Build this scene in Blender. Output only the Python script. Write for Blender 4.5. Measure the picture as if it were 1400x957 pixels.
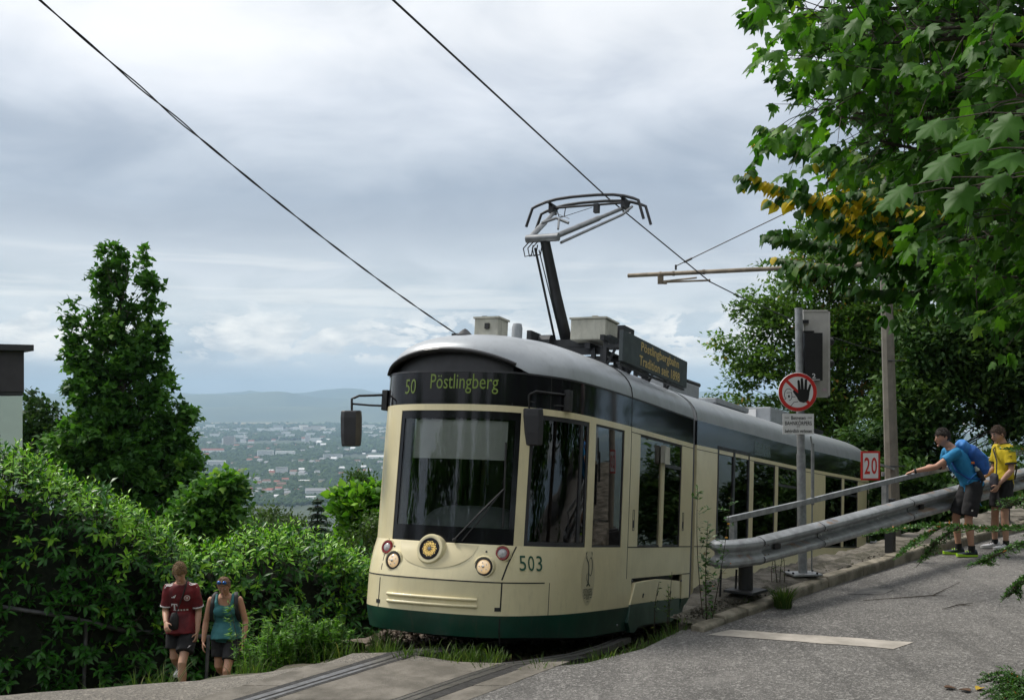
import bpy, bmesh, math, random
import numpy as np
from mathutils import Vector, Matrix, Euler, Quaternion, noise as mnoise
random.seed(7); rng = np.random.default_rng(7)
SC = bpy.context.scene
COL = SC.collection
for o in list(bpy.data.objects): bpy.data.objects.remove(o)
PI = math.pi
R = math.radians
# ------------------------------------------------------------------ camera
EYE = 2.3; FPX = 1550.0; HZ = 545.0
cd = bpy.data.cameras.new('camera'); cam = bpy.data.objects.new('camera', cd); COL.objects.link(cam)
cam.location = (0, 0, EYE); cam.rotation_euler = (R(90), 0, 0)
cd.sensor_fit = 'HORIZONTAL'; cd.sensor_width = 36.0; cd.lens = 36.0*FPX/1400.0
cd.shift_y = (HZ-478.5)/1400.0
cd.clip_start = 0.1; cd.clip_end = 60000
SC.camera = cam
# ------------------------------------------------------------------ light
SUN_EL, SUN_AZ = R(52), R(-62)          # azimuth from +Y towards +X
SKY_STRENGTH = 0.1
sd = Vector((math.sin(SUN_AZ)*math.cos(SUN_EL), math.cos(SUN_AZ)*math.cos(SUN_EL), math.sin(SUN_EL)))
sl = bpy.data.lights.new('sun', 'SUN'); sl.energy = 1.5; sl.angle = R(14); sl.color = (1.0, 0.95, 0.87)
so = bpy.data.objects.new('sun', sl); COL.objects.link(so)
so.rotation_euler = (-sd).to_track_quat('-Z', 'Y').to_euler(); so.location = (-20, 10, 40)
world = bpy.data.worlds.new('World'); SC.world = world; world.use_nodes = True
SC.view_settings.view_transform = 'Standard'; SC.view_settings.look = 'None'
SC.view_settings.exposure = 1.3; SC.view_settings.gamma = 1.0
try: SC.view_settings.use_curve_mapping = False
except Exception: pass
SC.render.engine = 'CYCLES'
SC.cycles.max_bounces = 7; SC.cycles.transparent_max_bounces = 16; SC.cycles.volume_bounces = 0
SC.cycles.caustics_reflective = False; SC.cycles.caustics_refractive = False
SC.cycles.use_denoising = True

class NT:
    """small helper round a node tree"""
    def __init__(s, tree):
        s.t = tree; s.n = tree.nodes; s.l = tree.links
    def new(s, typ, **kw):
        n = s.n.new(typ)
        for k, v in kw.items():
            if k.startswith('i_'):
                key = k[2:]
                key = int(key) if key.isdigit() else key.replace('_', ' ')
                s.set(n.inputs[key], v)
            else: setattr(n, k, v)
        return n
    def set(s, sock, v):
        if isinstance(v, bpy.types.NodeSocket): s.l.new(v, sock)
        elif isinstance(v, bpy.types.Node): s.l.new(v.outputs[0], sock)
        else:
            if isinstance(v, tuple) and len(v) == 3 and sock.type == 'RGBA': v = (*v, 1)
            sock.default_value = v
    def math(s, op, a, b=0.0, c=None, clamp=False):
        n = s.n.new('ShaderNodeMath'); n.operation = op; n.use_clamp = clamp
        s.set(n.inputs[0], a); s.set(n.inputs[1], b)
        if c is not None: s.set(n.inputs[2], c)
        return n.outputs[0]
    def mix(s, f, a, b, blend='MIX'):
        n = s.n.new('ShaderNodeMix'); n.data_type = 'RGBA'; n.blend_type = blend
        s.set(n.inputs[0], f); s.set(n.inputs[6], a); s.set(n.inputs[7], b)
        return n.outputs[2]
    def ramp(s, f, stops, interp='LINEAR'):
        n = s.n.new('ShaderNodeValToRGB'); cr = n.color_ramp; cr.interpolation = interp
        while len(cr.elements) > 1: cr.elements.remove(cr.elements[-1])
        for i, (p, c) in enumerate(stops):
            e = cr.elements[0] if i == 0 else cr.elements.new(p)
            e.position = p
            if isinstance(c, (int, float)): c = (c, c, c)
            e.color = (*c, 1)
        s.set(n.inputs[0], f)
        return n.outputs[0]
    def noise(s, vec, scale, detail=4, rough=.55, dist=0.0, lac=2.0):
        n = s.n.new('ShaderNodeTexNoise'); s.set(n.inputs['Vector'], vec)
        n.inputs['Scale'].default_value = scale; n.inputs['Detail'].default_value = detail
        n.inputs['Roughness'].default_value = rough; n.inputs['Distortion'].default_value = dist
        return n.outputs[0]
    def maprange(s, v, a, b, c=0.0, d=1.0, smooth=False):
        n = s.n.new('ShaderNodeMapRange'); n.clamp = True
        if smooth: n.interpolation_type = 'SMOOTHSTEP'
        s.set(n.inputs[0], v)
        for i, x in enumerate((a, b, c, d)): n.inputs[i+1].default_value = x
        return n.outputs[0]
    def mapping(s, vec, scale=(1, 1, 1), loc=(0, 0, 0), rot=(0, 0, 0)):
        n = s.n.new('ShaderNodeMapping'); s.set(n.inputs[0], vec)
        n.inputs[1].default_value = loc; n.inputs[2].default_value = rot; n.inputs[3].default_value = scale
        return n.outputs[0]

def lin(r, g, b):
    f = lambda c: (c/255/12.92) if c/255 <= .04045 else ((c/255+.055)/1.055)**2.4
    return (f(r), f(g), f(b))

def build_world():
    w = NT(world.node_tree); w.n.clear()
    out = w.new('ShaderNodeOutputWorld'); bg = w.new('ShaderNodeBackground'); w.l.new(bg.outputs[0], out.inputs[0])
    sky = w.new('ShaderNodeTexSky'); sky.sky_type = 'NISHITA'; sky.sun_disc = False
    sky.sun_elevation = SUN_EL; sky.sun_rotation = SUN_AZ; sky.air_density = 1.2; sky.dust_density = 1.5
    tc = w.new('ShaderNodeTexCoord'); d = tc.outputs['Generated']
    sp = w.new('ShaderNodeSeparateXYZ'); w.set(sp.inputs[0], d)
    x, y, z = sp.outputs
    # cloud deck: direction projected on a plane high above
    zz = w.math('MAXIMUM', z, 0.0)
    den = w.math('ADD', zz, 0.30)
    cb = w.new('ShaderNodeCombineXYZ'); w.set(cb.inputs[0], w.math('DIVIDE', x, den)); w.set(cb.inputs[1], w.math('DIVIDE', y, den)); w.set(cb.inputs[2], w.math('MULTIPLY', z, 2.0))
    deck = cb.outputs[0]
    n1 = w.noise(w.mapping(deck, (1.0, 1.0, 1), (3.6, 0.2, 0)), 1.15, 5, .5, .3)
    n2 = w.noise(w.mapping(deck, (1.0, 1.0, 1), (7.3, 2.2, 0)), 3.6, 6, .55, .6)
    # elevation shifted by the noise so that no level band shows
    el = w.math('ADD', z, w.math('MULTIPLY', w.math('SUBTRACT', n1, .5), 0.17))
    el = w.math('ADD', el, w.math('MULTIPLY', w.math('SUBTRACT', n2, .5), 0.05))
    k_ = 1/2**1.15
    lk = lambda r, g, b: tuple(c*k_ for c in lin(r, g, b))
    base = w.ramp(w.math('MULTIPLY', el, 2.0), [
        (0.0, lk(188, 205, 221)), (0.06, lk(186, 202, 218)), (0.115, lk(194, 207, 219)), (0.165, lk(206, 214, 222)),
        (0.21, lk(203, 210, 219)), (0.255, lk(183, 191, 203)), (0.33, lk(171, 181, 195)), (0.42, lk(185, 193, 204)),
        (0.52, lk(211, 216, 224)), (0.62, lk(232, 234, 237)), (0.75, lk(241, 242, 243)), (1.0, lk(238, 240, 242))])
    # soft structure
    t = w.maprange(w.math('ADD', w.math('MULTIPLY', n1, .6), w.math('MULTIPLY', n2, .4)), .35, .66, 0, 1, True)
    tint = w.ramp(t, [(0, (.78, .80, .83)), (.5, (1, 1, 1)), (1, (1.16, 1.14, 1.12))])
    cl = w.mix(1.0, base, tint, 'MULTIPLY')
    # bright fair-weather heaps low over the plain
    cm = w.mapping(d, (9, 9, 26), (0.4, 0.2, 0.1))
    c1 = w.noise(cm, 1.15, 7, .62, .35)
    win = w.math('MULTIPLY', w.maprange(z, .024, .040, 0, 1, True), w.maprange(z, .058, .092, 1, 0, True))
    thr = w.maprange(c1, .46, .495, 0, 1, True)
    heap = w.math('MULTIPLY', win, thr)
    shade = w.maprange(w.noise(cm, 3.0, 5, .6, .2), .35, .65, 0, 1)
    heapc = w.mix(shade, lk(200, 208, 217), lk(255, 254, 251))
    cl = w.mix(w.math('MULTIPLY', heap, .95), cl, heapc)
    # thin bright streaks above the heaps
    st = w.noise(w.mapping(d, (3.2, 3.2, 42), (1.7, .3, .6)), 1.6, 5, .55, .3)
    sw = w.math('MULTIPLY', w.maprange(z, .05, .085, 0, 1, True), w.maprange(z, .10, .145, 1, 0, True))
    cl = w.mix(w.math('MULTIPLY', sw, w.maprange(st, .46, .64, 0, .6, True)), cl, lk(232, 234, 235))
    clb = w.mix(1.0, cl, (1/SKY_STRENGTH, 1/SKY_STRENGTH, 1/SKY_STRENGTH), 'MULTIPLY')
    clear = w.mix(.92, sky.outputs[0], clb)
    w.set(bg.inputs[0], clear); bg.inputs[1].default_value = SKY_STRENGTH
build_world()

# ------------------------------------------------------------------ helpers
def P(px, py, Y):
    return Vector(((px-700)/FPX*Y, Y, EYE+(HZ-py)/FPX*Y))
WM = {}
def wm(o): return WM.get(o.name, Matrix.Identity(4)) if o is not None else Matrix.Identity(4)

class MB:
    def __init__(s): s.v = []; s.f = []; s.m = []; s.mi = 0
    def add(s, vs, fs):
        b = len(s.v); s.v += [tuple(v) for v in vs]; s.f += [tuple(b+i for i in f) for f in fs]; s.m += [s.mi]*len(fs)
        return s
    def quad(s, a, b, c, d): return s.add([a, b, c, d], [(0, 1, 2, 3)])
    def box(s, c, size, rot=None, taper=1.0):
        hx, hy, hz = size[0]/2, size[1]/2, size[2]/2
        vs = []
        for k, z in ((1, -hz), (taper, hz)):
            vs += [Vector((-hx*k, -hy*k, z)), Vector((hx*k, -hy*k, z)), Vector((hx*k, hy*k, z)), Vector((-hx*k, hy*k, z))]
        if rot is not None: vs = [rot @ v for v in vs]
        c = Vector(c); vs = [v+c for v in vs]
        return s.add(vs, [(3, 2, 1, 0), (4, 5, 6, 7), (0, 1, 5, 4), (1, 2, 6, 5), (2, 3, 7, 6), (3, 0, 4, 7)])
    def beam(s, a, b, w, h, up=(0, 0, 1)):
        a = Vector(a); b = Vector(b); d = (b-a); L = d.length; d.normalize()
        r = d.cross(Vector(up))
        if r.length < 1e-5: r = d.cross(Vector((1, 0, 0)))
        r.normalize(); u = r.cross(d)
        M = Matrix((r, d, u)).transposed()
        return s.box((a+b)/2, (w, L, h), M)
    def loft(s, rings, cap=True, closed=True):
        n = len(rings[0]); vs = [v for r in rings for v in r]; fs = []
        for k in range(len(rings)-1):
            for i in range(n if closed else n-1):
                j = (i+1) % n
                fs.append((k*n+i, k*n+j, (k+1)*n+j, (k+1)*n+i))
        if cap and closed:
            fs.append(tuple(range(n-1, -1, -1))); fs.append(tuple((len(rings)-1)*n+i for i in range(n)))
        return s.add(vs, fs)
    def tube(s, pts, rad, n=8, cap=True, ref=None):
        pts = [Vector(p) for p in pts]; N = len(pts)
        if not isinstance(rad, (list, tuple)): rad = [rad]*N
        rings = []; prev = None
        for i, p in enumerate(pts):
            d = (pts[min(i+1, N-1)]-pts[max(i-1, 0)])
            if d.length < 1e-9: d = Vector((0, 0, 1))
            d.normalize()
            if prev is None:
                r = d.cross(Vector(ref) if ref else (Vector((0, 0, 1)) if abs(d.z) < .9 else Vector((1, 0, 0))))
            else: r = prev-d*prev.dot(d)
            if r.length < 1e-6: r = d.orthogonal()
            r.normalize(); prev = r; u = d.cross(r)
            a, b = rad[i] if isinstance(rad[i], (list, tuple)) else (rad[i], rad[i])
            rings.append([p+r*(a*math.cos(2*PI*k/n))+u*(b*math.sin(2*PI*k/n)) for k in range(n)])
        return s.loft(rings, cap)
    def lathe(s, c, axis, prof, n=20, cap=False):
        c = Vector(c); axis = Vector(axis).normalized(); r = axis.orthogonal().normalized(); u = axis.cross(r)
        rings = [[c+axis*h+r*(q*math.cos(2*PI*k/n))+u*(q*math.sin(2*PI*k/n)) for k in range(n)] for q, h in prof]
        return s.loft(rings, cap)
    def sphere(s, c, rx, ry=None, rz=None, n=12, m=8, rot=None):
        ry = rx if ry is None else ry; rz = rx if rz is None else rz
        c = Vector(c); rings = []
        for j in range(m+1):
            th = PI*j/m; q = max(math.sin(th), .02)
            ring = [Vector((rx*q*math.cos(2*PI*i/n), ry*q*math.sin(2*PI*i/n), rz*math.cos(th))) for i in range(n)]
            if rot is not None: ring = [rot @ v for v in ring]
            rings.append([v+c for v in ring])
        return s.loft(rings[::-1], True)
    def prism(s, poly, ext):
        poly = [Vector(p) for p in poly]; ext = Vector(ext); n = len(poly)
        vs = poly+[p+ext for p in poly]
        return s.add(vs, [tuple(range(n-1, -1, -1)), tuple(range(n, 2*n))]+[(i, (i+1) % n, n+(i+1) % n, n+i) for i in range(n)])

def smooth_mesh(me, ang=40):
    me.polygons.foreach_set('use_smooth', [True]*len(me.polygons))
    try: me.set_sharp_from_angle(angle=R(ang))
    except Exception: pass

def obj(name, mb, mat, parent=None, smooth=None, recalc=True, bevel=0.0, mods=None):
    """links ONE mesh object; vertices are given in world coordinates"""
    if isinstance(mb, MB):
        me = bpy.data.meshes.new(name); me.from_pydata([tuple(v) for v in mb.v], [], mb.f)
        for m in (mat if isinstance(mat, (list, tuple)) else [mat]): me.materials.append(m)
        if any(mb.m): me.polygons.foreach_set('material_index', mb.m)
        if recalc or bevel:
            bm = bmesh.new(); bm.from_mesh(me)
            if bevel:
                bm.normal_update()
                es = [e for e in bm.edges if len(e.link_faces) == 2 and e.calc_face_angle(0) > .6]
                try: bmesh.ops.bevel(bm, geom=es, offset=bevel, segments=2, affect='EDGES', clamp_overlap=True, profile=.6)
                except Exception: pass
            if recalc: bmesh.ops.recalc_face_normals(bm, faces=bm.faces)
            bm.to_mesh(me); bm.free()
    else:
        me = mb
        me.materials.clear()
        for m in (mat if isinstance(mat, (list, tuple)) else [mat]): me.materials.append(m)
    o = bpy.data.objects.new(name, me); COL.objects.link(o)
    W = wm(parent)
    if parent is not None:
        me.transform(W.inverted()); o.parent = parent
    WM[o.name] = W
    if smooth is not None: smooth_mesh(me, smooth)
    me.update()
    return o

def inst(name, me, M, parent):
    """a part that shares its mesh; M is its world matrix"""
    o = bpy.data.objects.new(name, me); COL.objects.link(o); o.parent = parent
    o.matrix_local = wm(parent).inverted() @ M
    return o

def tag(o, label=None, cat=None, group=None, kind=None):
    if label: o['label'] = label
    if cat: o['category'] = cat
    if group: o['group'] = group
    if kind: o['kind'] = kind
    return o
def thing(name, label, cat, loc=(0, 0, 0), group=None, M=None):
    o = bpy.data.objects.new(name, None); COL.objects.link(o); o.empty_display_size = .2
    M = M if M is not None else Matrix.Translation(Vector(loc))
    o.matrix_world = M; WM[o.name] = M.copy()
    return tag(o, label, cat, group)

def fast_mesh(name, verts, faces, tone=None):
    """faces: (n,k) int array, all alike"""
    me = bpy.data.meshes.new(name)
    verts = np.asarray(verts, dtype=np.float32); faces = np.asarray(faces, dtype=np.int32)
    nf, k = faces.shape
    me.vertices.add(len(verts)); me.vertices.foreach_set('co', verts.ravel())
    me.loops.add(nf*k); me.loops.foreach_set('vertex_index', faces.ravel())
    me.polygons.add(nf); me.polygons.foreach_set('loop_start', np.arange(0, nf*k, k, dtype=np.int32))
    try: me.polygons.foreach_set('loop_total', np.full(nf, k, dtype=np.int32))
    except Exception: pass
    if tone is not None:
        at = me.attributes.new('tone', 'FLOAT', 'POINT'); at.data.foreach_set('value', np.asarray(tone, dtype=np.float32))
    me.update(calc_edges=True)
    return me

_txt = {}
def text_polys(body):
    if body in _txt: return _txt[body]
    cu = bpy.data.curves.new('lettering', 'FONT'); cu.body = body.lstrip('*'); cu.offset = .014 if body[0] == '*' else 0; cu.size = 1; cu.resolution_u = 3
    o = bpy.data.objects.new('lettering', cu); COL.objects.link(o)
    dg = bpy.context.evaluated_depsgraph_get(); dg.update()
    me = bpy.data.meshes.new_from_object(o.evaluated_get(dg))
    vs = [Vector(v.co) for v in me.vertices]; fs = [tuple(p.vertices) for p in me.polygons]
    bpy.data.objects.remove(o); bpy.data.meshes.remove(me); bpy.data.curves.remove(cu)
    x0 = min(v.x for v in vs); x1 = max(v.x for v in vs); y0 = min(v.y for v in vs); y1 = max(v.y for v in vs)
    _txt[body] = ([((v.x-x0)/(x1-x0)-.5, (v.y-y0)/(y1-y0)-.5) for v in vs], fs)
    return _txt[body]
def text_on(mb, body, c, ax, ay, w, h):
    """flat lettering w by h, centred at c, along ax and up ay"""
    vs, fs = text_polys(body); c = Vector(c); ax = Vector(ax); ay = Vector(ay)
    return mb.add([c+ax*(a*w)+ay*(b*h) for a, b in vs], fs)

# ------------------------------------------------------------------ materials
def mat(name, base, rough=.6, metal=0.0, var=0.0, vscale=6.0, bump=0.0, bscale=40.0, coat=0.0, spec=None, col2=None, dirt=0.0, emit=None, estr=0.0):
    m = bpy.data.materials.new(name); m.use_nodes = True
    t = NT(m.node_tree); b = t.n['Principled BSDF']
    b.inputs['Roughness'].default_value = rough; b.inputs['Metallic'].default_value = metal
    b.inputs['Base Color'].default_value = (*base, 1)
    if spec is not None: b.inputs['Specular IOR Level'].default_value = spec
    if coat: b.inputs['Coat Weight'].default_value = coat; b.inputs['Coat Roughness'].default_value = .08
    tc = t.new('ShaderNodeTexCoord'); oc = tc.outputs['Object']
    c = None
    if var or col2:
        n = t.noise(oc, vscale, 6, .6, .3)
        c2 = col2 if col2 else tuple(max(0, x*(1-var)) for x in base)
        c1 = base if col2 else tuple(min(1, x*(1+var*.6)) for x in base)
        c = t.mix(t.maprange(n, .35, .66, 0, 1, True), c2, c1)
        t.set(b.inputs['Roughness'], t.maprange(n, .3, .7, min(1, rough*1.2), rough*.88))
    if dirt:
        n = t.noise(t.mapping(oc, (3, 3, .6)), 5.0, 6, .65, .4)
        c = t.mix(t.maprange(n, .5, .75, 0, dirt, True), c if c is not None else base, (.07, .06, .045))
    if c is not None: t.set(b.inputs['Base Color'], c)
    if bump:
        bp = t.new('ShaderNodeBump'); bp.inputs['Strength'].default_value = bump; bp.inputs['Distance'].default_value = .02
        t.set(bp.inputs['Height'], t.noise(oc, bscale, 5, .65)); t.set(b.inputs['Normal'], bp.outputs[0])
    if emit:
        b.inputs['Emission Color'].default_value = (*emit, 1); b.inputs['Emission Strength'].default_value = estr
    return m

def leaf_mat(name, stops, rough=.45, trans=.3, spec=.5):
    m = bpy.data.materials.new(name); m.use_nodes = True
    t = NT(m.node_tree); b = t.n['Principled BSDF']; out = t.n['Material Output']
    at = t.new('ShaderNodeAttribute'); at.attribute_name = 'tone'
    oi = t.new('ShaderNodeObjectInfo')
    c = t.ramp(at.outputs['Fac'], stops)
    t.set(b.inputs['Base Color'], c); b.inputs['Roughness'].default_value = rough
    b.inputs['Specular IOR Level'].default_value = spec
    tr = t.new('ShaderNodeBsdfTranslucent'); t.set(tr.inputs[0], t.mix(1.0, c, (1.5, 1.7, .7), 'MULTIPLY'))
    mx = t.new('ShaderNodeMixShader'); mx.inputs[0].default_value = trans
    t.l.new(b.outputs[0], mx.inputs[1]); t.l.new(tr.outputs[0], mx.inputs[2]); t.l.new(mx.outputs[0], out.inputs[0])
    return m

def glass_mat(name, tint, refl=1.0, rough=.02):
    m = bpy.data.materials.new(name); m.use_nodes = True
    t = NT(m.node_tree); out = t.n['Material Output']; t.n.remove(t.n['Principled BSDF'])
    tr = t.new('ShaderNodeBsdfTransparent'); tr.inputs[0].default_value = (*tint, 1)
    gl = t.new('ShaderNodeBsdfGlossy'); gl.inputs['Roughness'].default_value = rough
    fr = t.new('ShaderNodeFresnel'); fr.inputs[0].default_value = 1.52
    mx = t.new('ShaderNodeMixShader'); t.set(mx.inputs[0], t.math('MULTIPLY', fr.outputs[0], 1.6*refl, clamp=True))
    t.l.new(tr.outputs[0], mx.inputs[1]); t.l.new(gl.outputs[0], mx.inputs[2]); t.l.new(mx.outputs[0], out.inputs[0])
    return m

M = {}
M['cream'] = mat('cream_paint', (.73, .65, .41), .32, var=.05, vscale=2.5, coat=.25, dirt=.12)
M['cream_shaded'] = mat('shaded_cream_paint', (.60, .53, .33), .4, var=.04, vscale=2.5)  # the body cream darkened for the shade in the dish
M['green'] = mat('dark_green_paint', (.008, .055, .036), .35, var=.2, vscale=3, coat=.2, dirt=.4)
M['black_gloss'] = mat('black_glazing', (.010, .010, .012), .08, spec=.3)
M['black'] = mat('black_plastic', (.016, .016, .017), .5, var=.2, vscale=8)
M['rubber'] = mat('black_rubber', (.02, .02, .02), .7, var=.3, vscale=9)
M['charcoal'] = mat('charcoal_plastic', (.035, .035, .04), .45, var=.15, vscale=8)
M['roof'] = mat('silver_roof_paint', (.36, .385, .41), .36, metal=.25, var=.07, vscale=3, dirt=.15)
M['roof_end'] = mat('roof_end_grey', (.30, .32, .34), .5, var=.1)
M['bellows'] = mat('bellows_grey', (.045, .045, .05), .6, var=.2, vscale=5)
M['slate'] = mat('slate_board', (.045, .06, .065), .5, var=.1)
M['gold'] = mat('gold_letter', (.55, .42, .16), .5)
M['roofbox'] = mat('weathered_roof_box', (.48, .47, .40), .6, var=.15, vscale=4, dirt=.35)
M['steel_dark'] = mat('dark_steel', (.03, .032, .036), .5, metal=.3, var=.2)
M['steel_grey'] = mat('grey_steel', (.22, .23, .24), .45, metal=.5, var=.2)
M['deepgreen_txt'] = mat('green_lettering', (.01, .08, .05), .4)
M['dash'] = mat('dashboard_grey', (.13, .14, .15), .6, var=.1)
M['blind'] = mat('grey_sun_blind', (.62, .62, .60), .8, var=.05)
M['interior'] = mat('interior_dark', (.05, .045, .04), .7, var=.2)
M['wood'] = mat('interior_wood', (.22, .13, .06), .5, var=.3)
M['seat'] = mat('seat_fabric', (.05, .04, .035), .8, var=.2)
M['glass'] = glass_mat('windscreen_glass', (.92, .94, .93), .6)
M['glass_dark'] = glass_mat('tinted_glass', (.24, .26, .25), 1.0)
M['chrome'] = mat('chrome', (.7, .7, .7), .12, metal=1.0)
M['lens'] = mat('headlight_glass', (.50, .45, .38), .1, col2=(.75, .62, .45), vscale=30, emit=(1.0, .66, .30), estr=.17, spec=.8)
M['led'] = mat('lit_led', (.8, .6, .2), .4, emit=(1.0, .70, .22), estr=.36)
M['red'] = mat('red_lens', (.22, .012, .015), .15)
M['lens_white'] = mat('clear_lens', (.45, .45, .46), .15, var=.2, vscale=60)
M['display_led'] = mat('green_display_dots', (.06, .09, .02), .5, emit=(.33, .50, .05), estr=.05)
M['galv'] = mat('galvanised_steel', (.33, .345, .36), .48, metal=.45, var=.25, vscale=9, dirt=.2)
M['mast'] = mat('mast_steel', (.185, .17, .14), .65, var=.18, vscale=5, dirt=.25)
M['white_sign'] = mat('white_sign', (.74, .74, .74), .4, var=.04)
M['red_sign'] = mat('red_sign', (.55, .03, .025), .4, var=.06)
M['black_sign'] = mat('black_sign', (.012, .012, .012), .45)
M['alu'] = mat('brushed_aluminium', (.58, .565, .54), .45, metal=.25, var=.12, vscale=4)
M['pole_rust'] = mat('bracket_tube', (.20, .165, .12), .6, metal=.2, var=.3)
M['wire'] = mat('wire', (.018, .018, .018), .6)
# ------------------------------------------------------------------ ground
def lerp(a, b, t): return a+(b-a)*t
def road_z(x, y): return -.10+.036*min(30.0, max(0.0, x))+.02*max(-30.0, min(30.0, y-10.5))
TS = Vector((.4258, .9048, 0)); TV = Vector((.9048, -.4258, 0)); TC = Vector((-.80, 11.34, EYE-1.427)); SLOPE = .1144
def bed_z(x, y):
    dx, dy = x-TC.x, y-TC.y
    s = dx*TS.x+dy*TS.y; v = dx*TV.x+dy*TV.y
    s = max(-8.0, min(80.0, s)); v = max(-60.0, min(60.0, v))
    z = TC.z-1.08-.13-SLOPE*s
    if v < -1.7: z -= min(.42*(-v-1.7), 1.15+.02*(-v))
    return z
CREST = [(-14, 9.2), (-6, 9.4), (-4.31, 9.58), (-2.6, 10.12), (-1.79, 10.62), (-1.15, 10.72), (-.35, 10.25), (.0, 10.08), (.66, 10.22), (1.24, 10.68), (1.70, 11.38), (2.1, 11.95)]
KERB = [(1.75, 11.05), (2.09, 11.48), (3.1, 12.62), (4.0, 13.62), (5.0, 14.62), (6.2, 15.78), (7.4, 16.85), (9.2, 18.3), (13, 21), (22, 26.5)]
def hill_z(x, y):
    dx, dy = x-TC.x, y-TC.y
    s = dx*TS.x+dy*TS.y
    z = bed_z(x, y); r = math.hypot(x, y)
    if y < 8: z = max(z, road_z(x, y)-.08)
    v = dx*TV.x+dy*TV.y
    if x < -.9 and r < 40:
        cy = 9.2
        for (xa, ya), (xb, yb) in zip(CREST[:5], CREST[1:6]):
            if xa <= x <= xb: cy = ya+(yb-ya)*(x-xa)/(xb-xa)
        if x > CREST[5][0]: cy = CREST[5][1]
        d = y-cy
        if d > 0: z = min(z, lerp(z, max(z-1.2, road_z(x, y)-.10-.62*d), max(0, min(1, (-v-.95)/.45))))
    if r > 24:
        q = r-24; fwd = max(0.0, min(1.0, (y/r+.25)/.6))
        drop = fwd*(.30*q if q < 700 else .30*700+.18*(q-700)**.93)
        z = min(z if s < 60 else -8, bed_z(x*24/r, y*24/r))-drop*1.0 if fwd > 0 else z
    return max(z, -250.0)
def terrain_z(x, y):
    return min(hill_z(x, y), road_z(x, y)-.07)

def mat_ground():
    m = bpy.data.materials.new('ground_soil'); m.use_nodes = True; t = NT(m.node_tree); b = t.n['Principled BSDF']
    g = t.new('ShaderNodeNewGeometry'); pos = g.outputs['Position']
    n = t.noise(pos, 2.2, 6, .65); n2 = t.noise(pos, 25, 4, .6)
    near = t.mix(t.maprange(n, .4, .62), (.030, .042, .016), (.07, .058, .04))
    near = t.mix(t.maprange(n2, .4, .7), near, (.10, .085, .06))
    # the plain: woods, meadows, stubble, built-up specks
    vo = t.new('ShaderNodeTexVoronoi'); t.set(vo.inputs['Vector'], t.mapping(pos, (.0011, .00050, .001))); vo.inputs['Scale'].default_value = 1.0
    fld = t.ramp(vo.outputs['Color'], [(0, (.07, .11, .035)), (.35, (.12, .16, .05)), (.5, (.26, .21, .10)), (.62, (.10, .14, .045)), (.8, (.30, .24, .13)), (1, (.08, .12, .04))], 'CONSTANT')
    w = t.noise(t.mapping(pos, (.00035, .00018, .0005), (.3, .1, 0)), 1.0, 6, .62, .3)
    sp = t.new('ShaderNodeSeparateXYZ'); t.set(sp.inputs[0], pos)
    far = t.maprange(sp.outputs[1], 6500, 11000, 0, .16)
    wood = t.maprange(t.math('ADD', w, far), .56, .60, 0, 1)
    tn = t.noise(t.mapping(pos, (.02, .008, .01)), 1.0, 4, .6)
    wd = t.mix(t.maprange(tn, .35, .65), (.020, .034, .016), (.045, .062, .028))
    val = t.mix(wood, wd, fld)
    d = t.new('ShaderNodeVectorMath', operation='LENGTH'); t.set(d.inputs[0], pos)
    c = t.mix(t.maprange(d.outputs['Value'], 60, 300), near, val)
    t.set(b.inputs['Base Color'], c); b.inputs['Roughness'].default_value = .95
    bp = t.new('ShaderNodeBump'); bp.inputs['Strength'].default_value = .6; bp.inputs['Distance'].default_value = .04
    t.set(bp.inputs['Height'], t.noise(pos, 14, 5, .7)); t.set(b.inputs['Normal'], bp.outputs[0])
    return m
def build_terrain():
    angs = sorted(set([R(a) for a in range(-180, 180, 6)]+[R(a*.75) for a in range(-60, 61)]))
    rad = [0.5]; 
    while rad[-1] < 16: rad.append(rad[-1]+.5)
    while rad[-1] < 20500: rad.append(rad[-1]*1.09)
    rad[-1] = 20600
    vs = [(0, 0, terrain_z(0, 0))]; n = len(angs)
    for r in rad:
        for a in angs:
            x, y = r*math.sin(a), r*math.cos(a)
            z = terrain_z(x, y)
            if r > 300: z += 3*mnoise.noise(Vector((x*.002, y*.002, 0)))
            vs.append((x, y, z))
    fs = [(0, 1+i, 1+(i+1) % n) for i in range(n)]
    for k in range(len(rad)-1):
        for i in range(n):
            j = (i+1) % n; a = 1+k*n
            fs.append((a+i, a+n+i, a+n+j, a+j))
    mb = MB(); mb.add(vs, fs)
    tag(obj('ground', mb, mat_ground(), smooth=60), kind='structure')
build_terrain()

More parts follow.
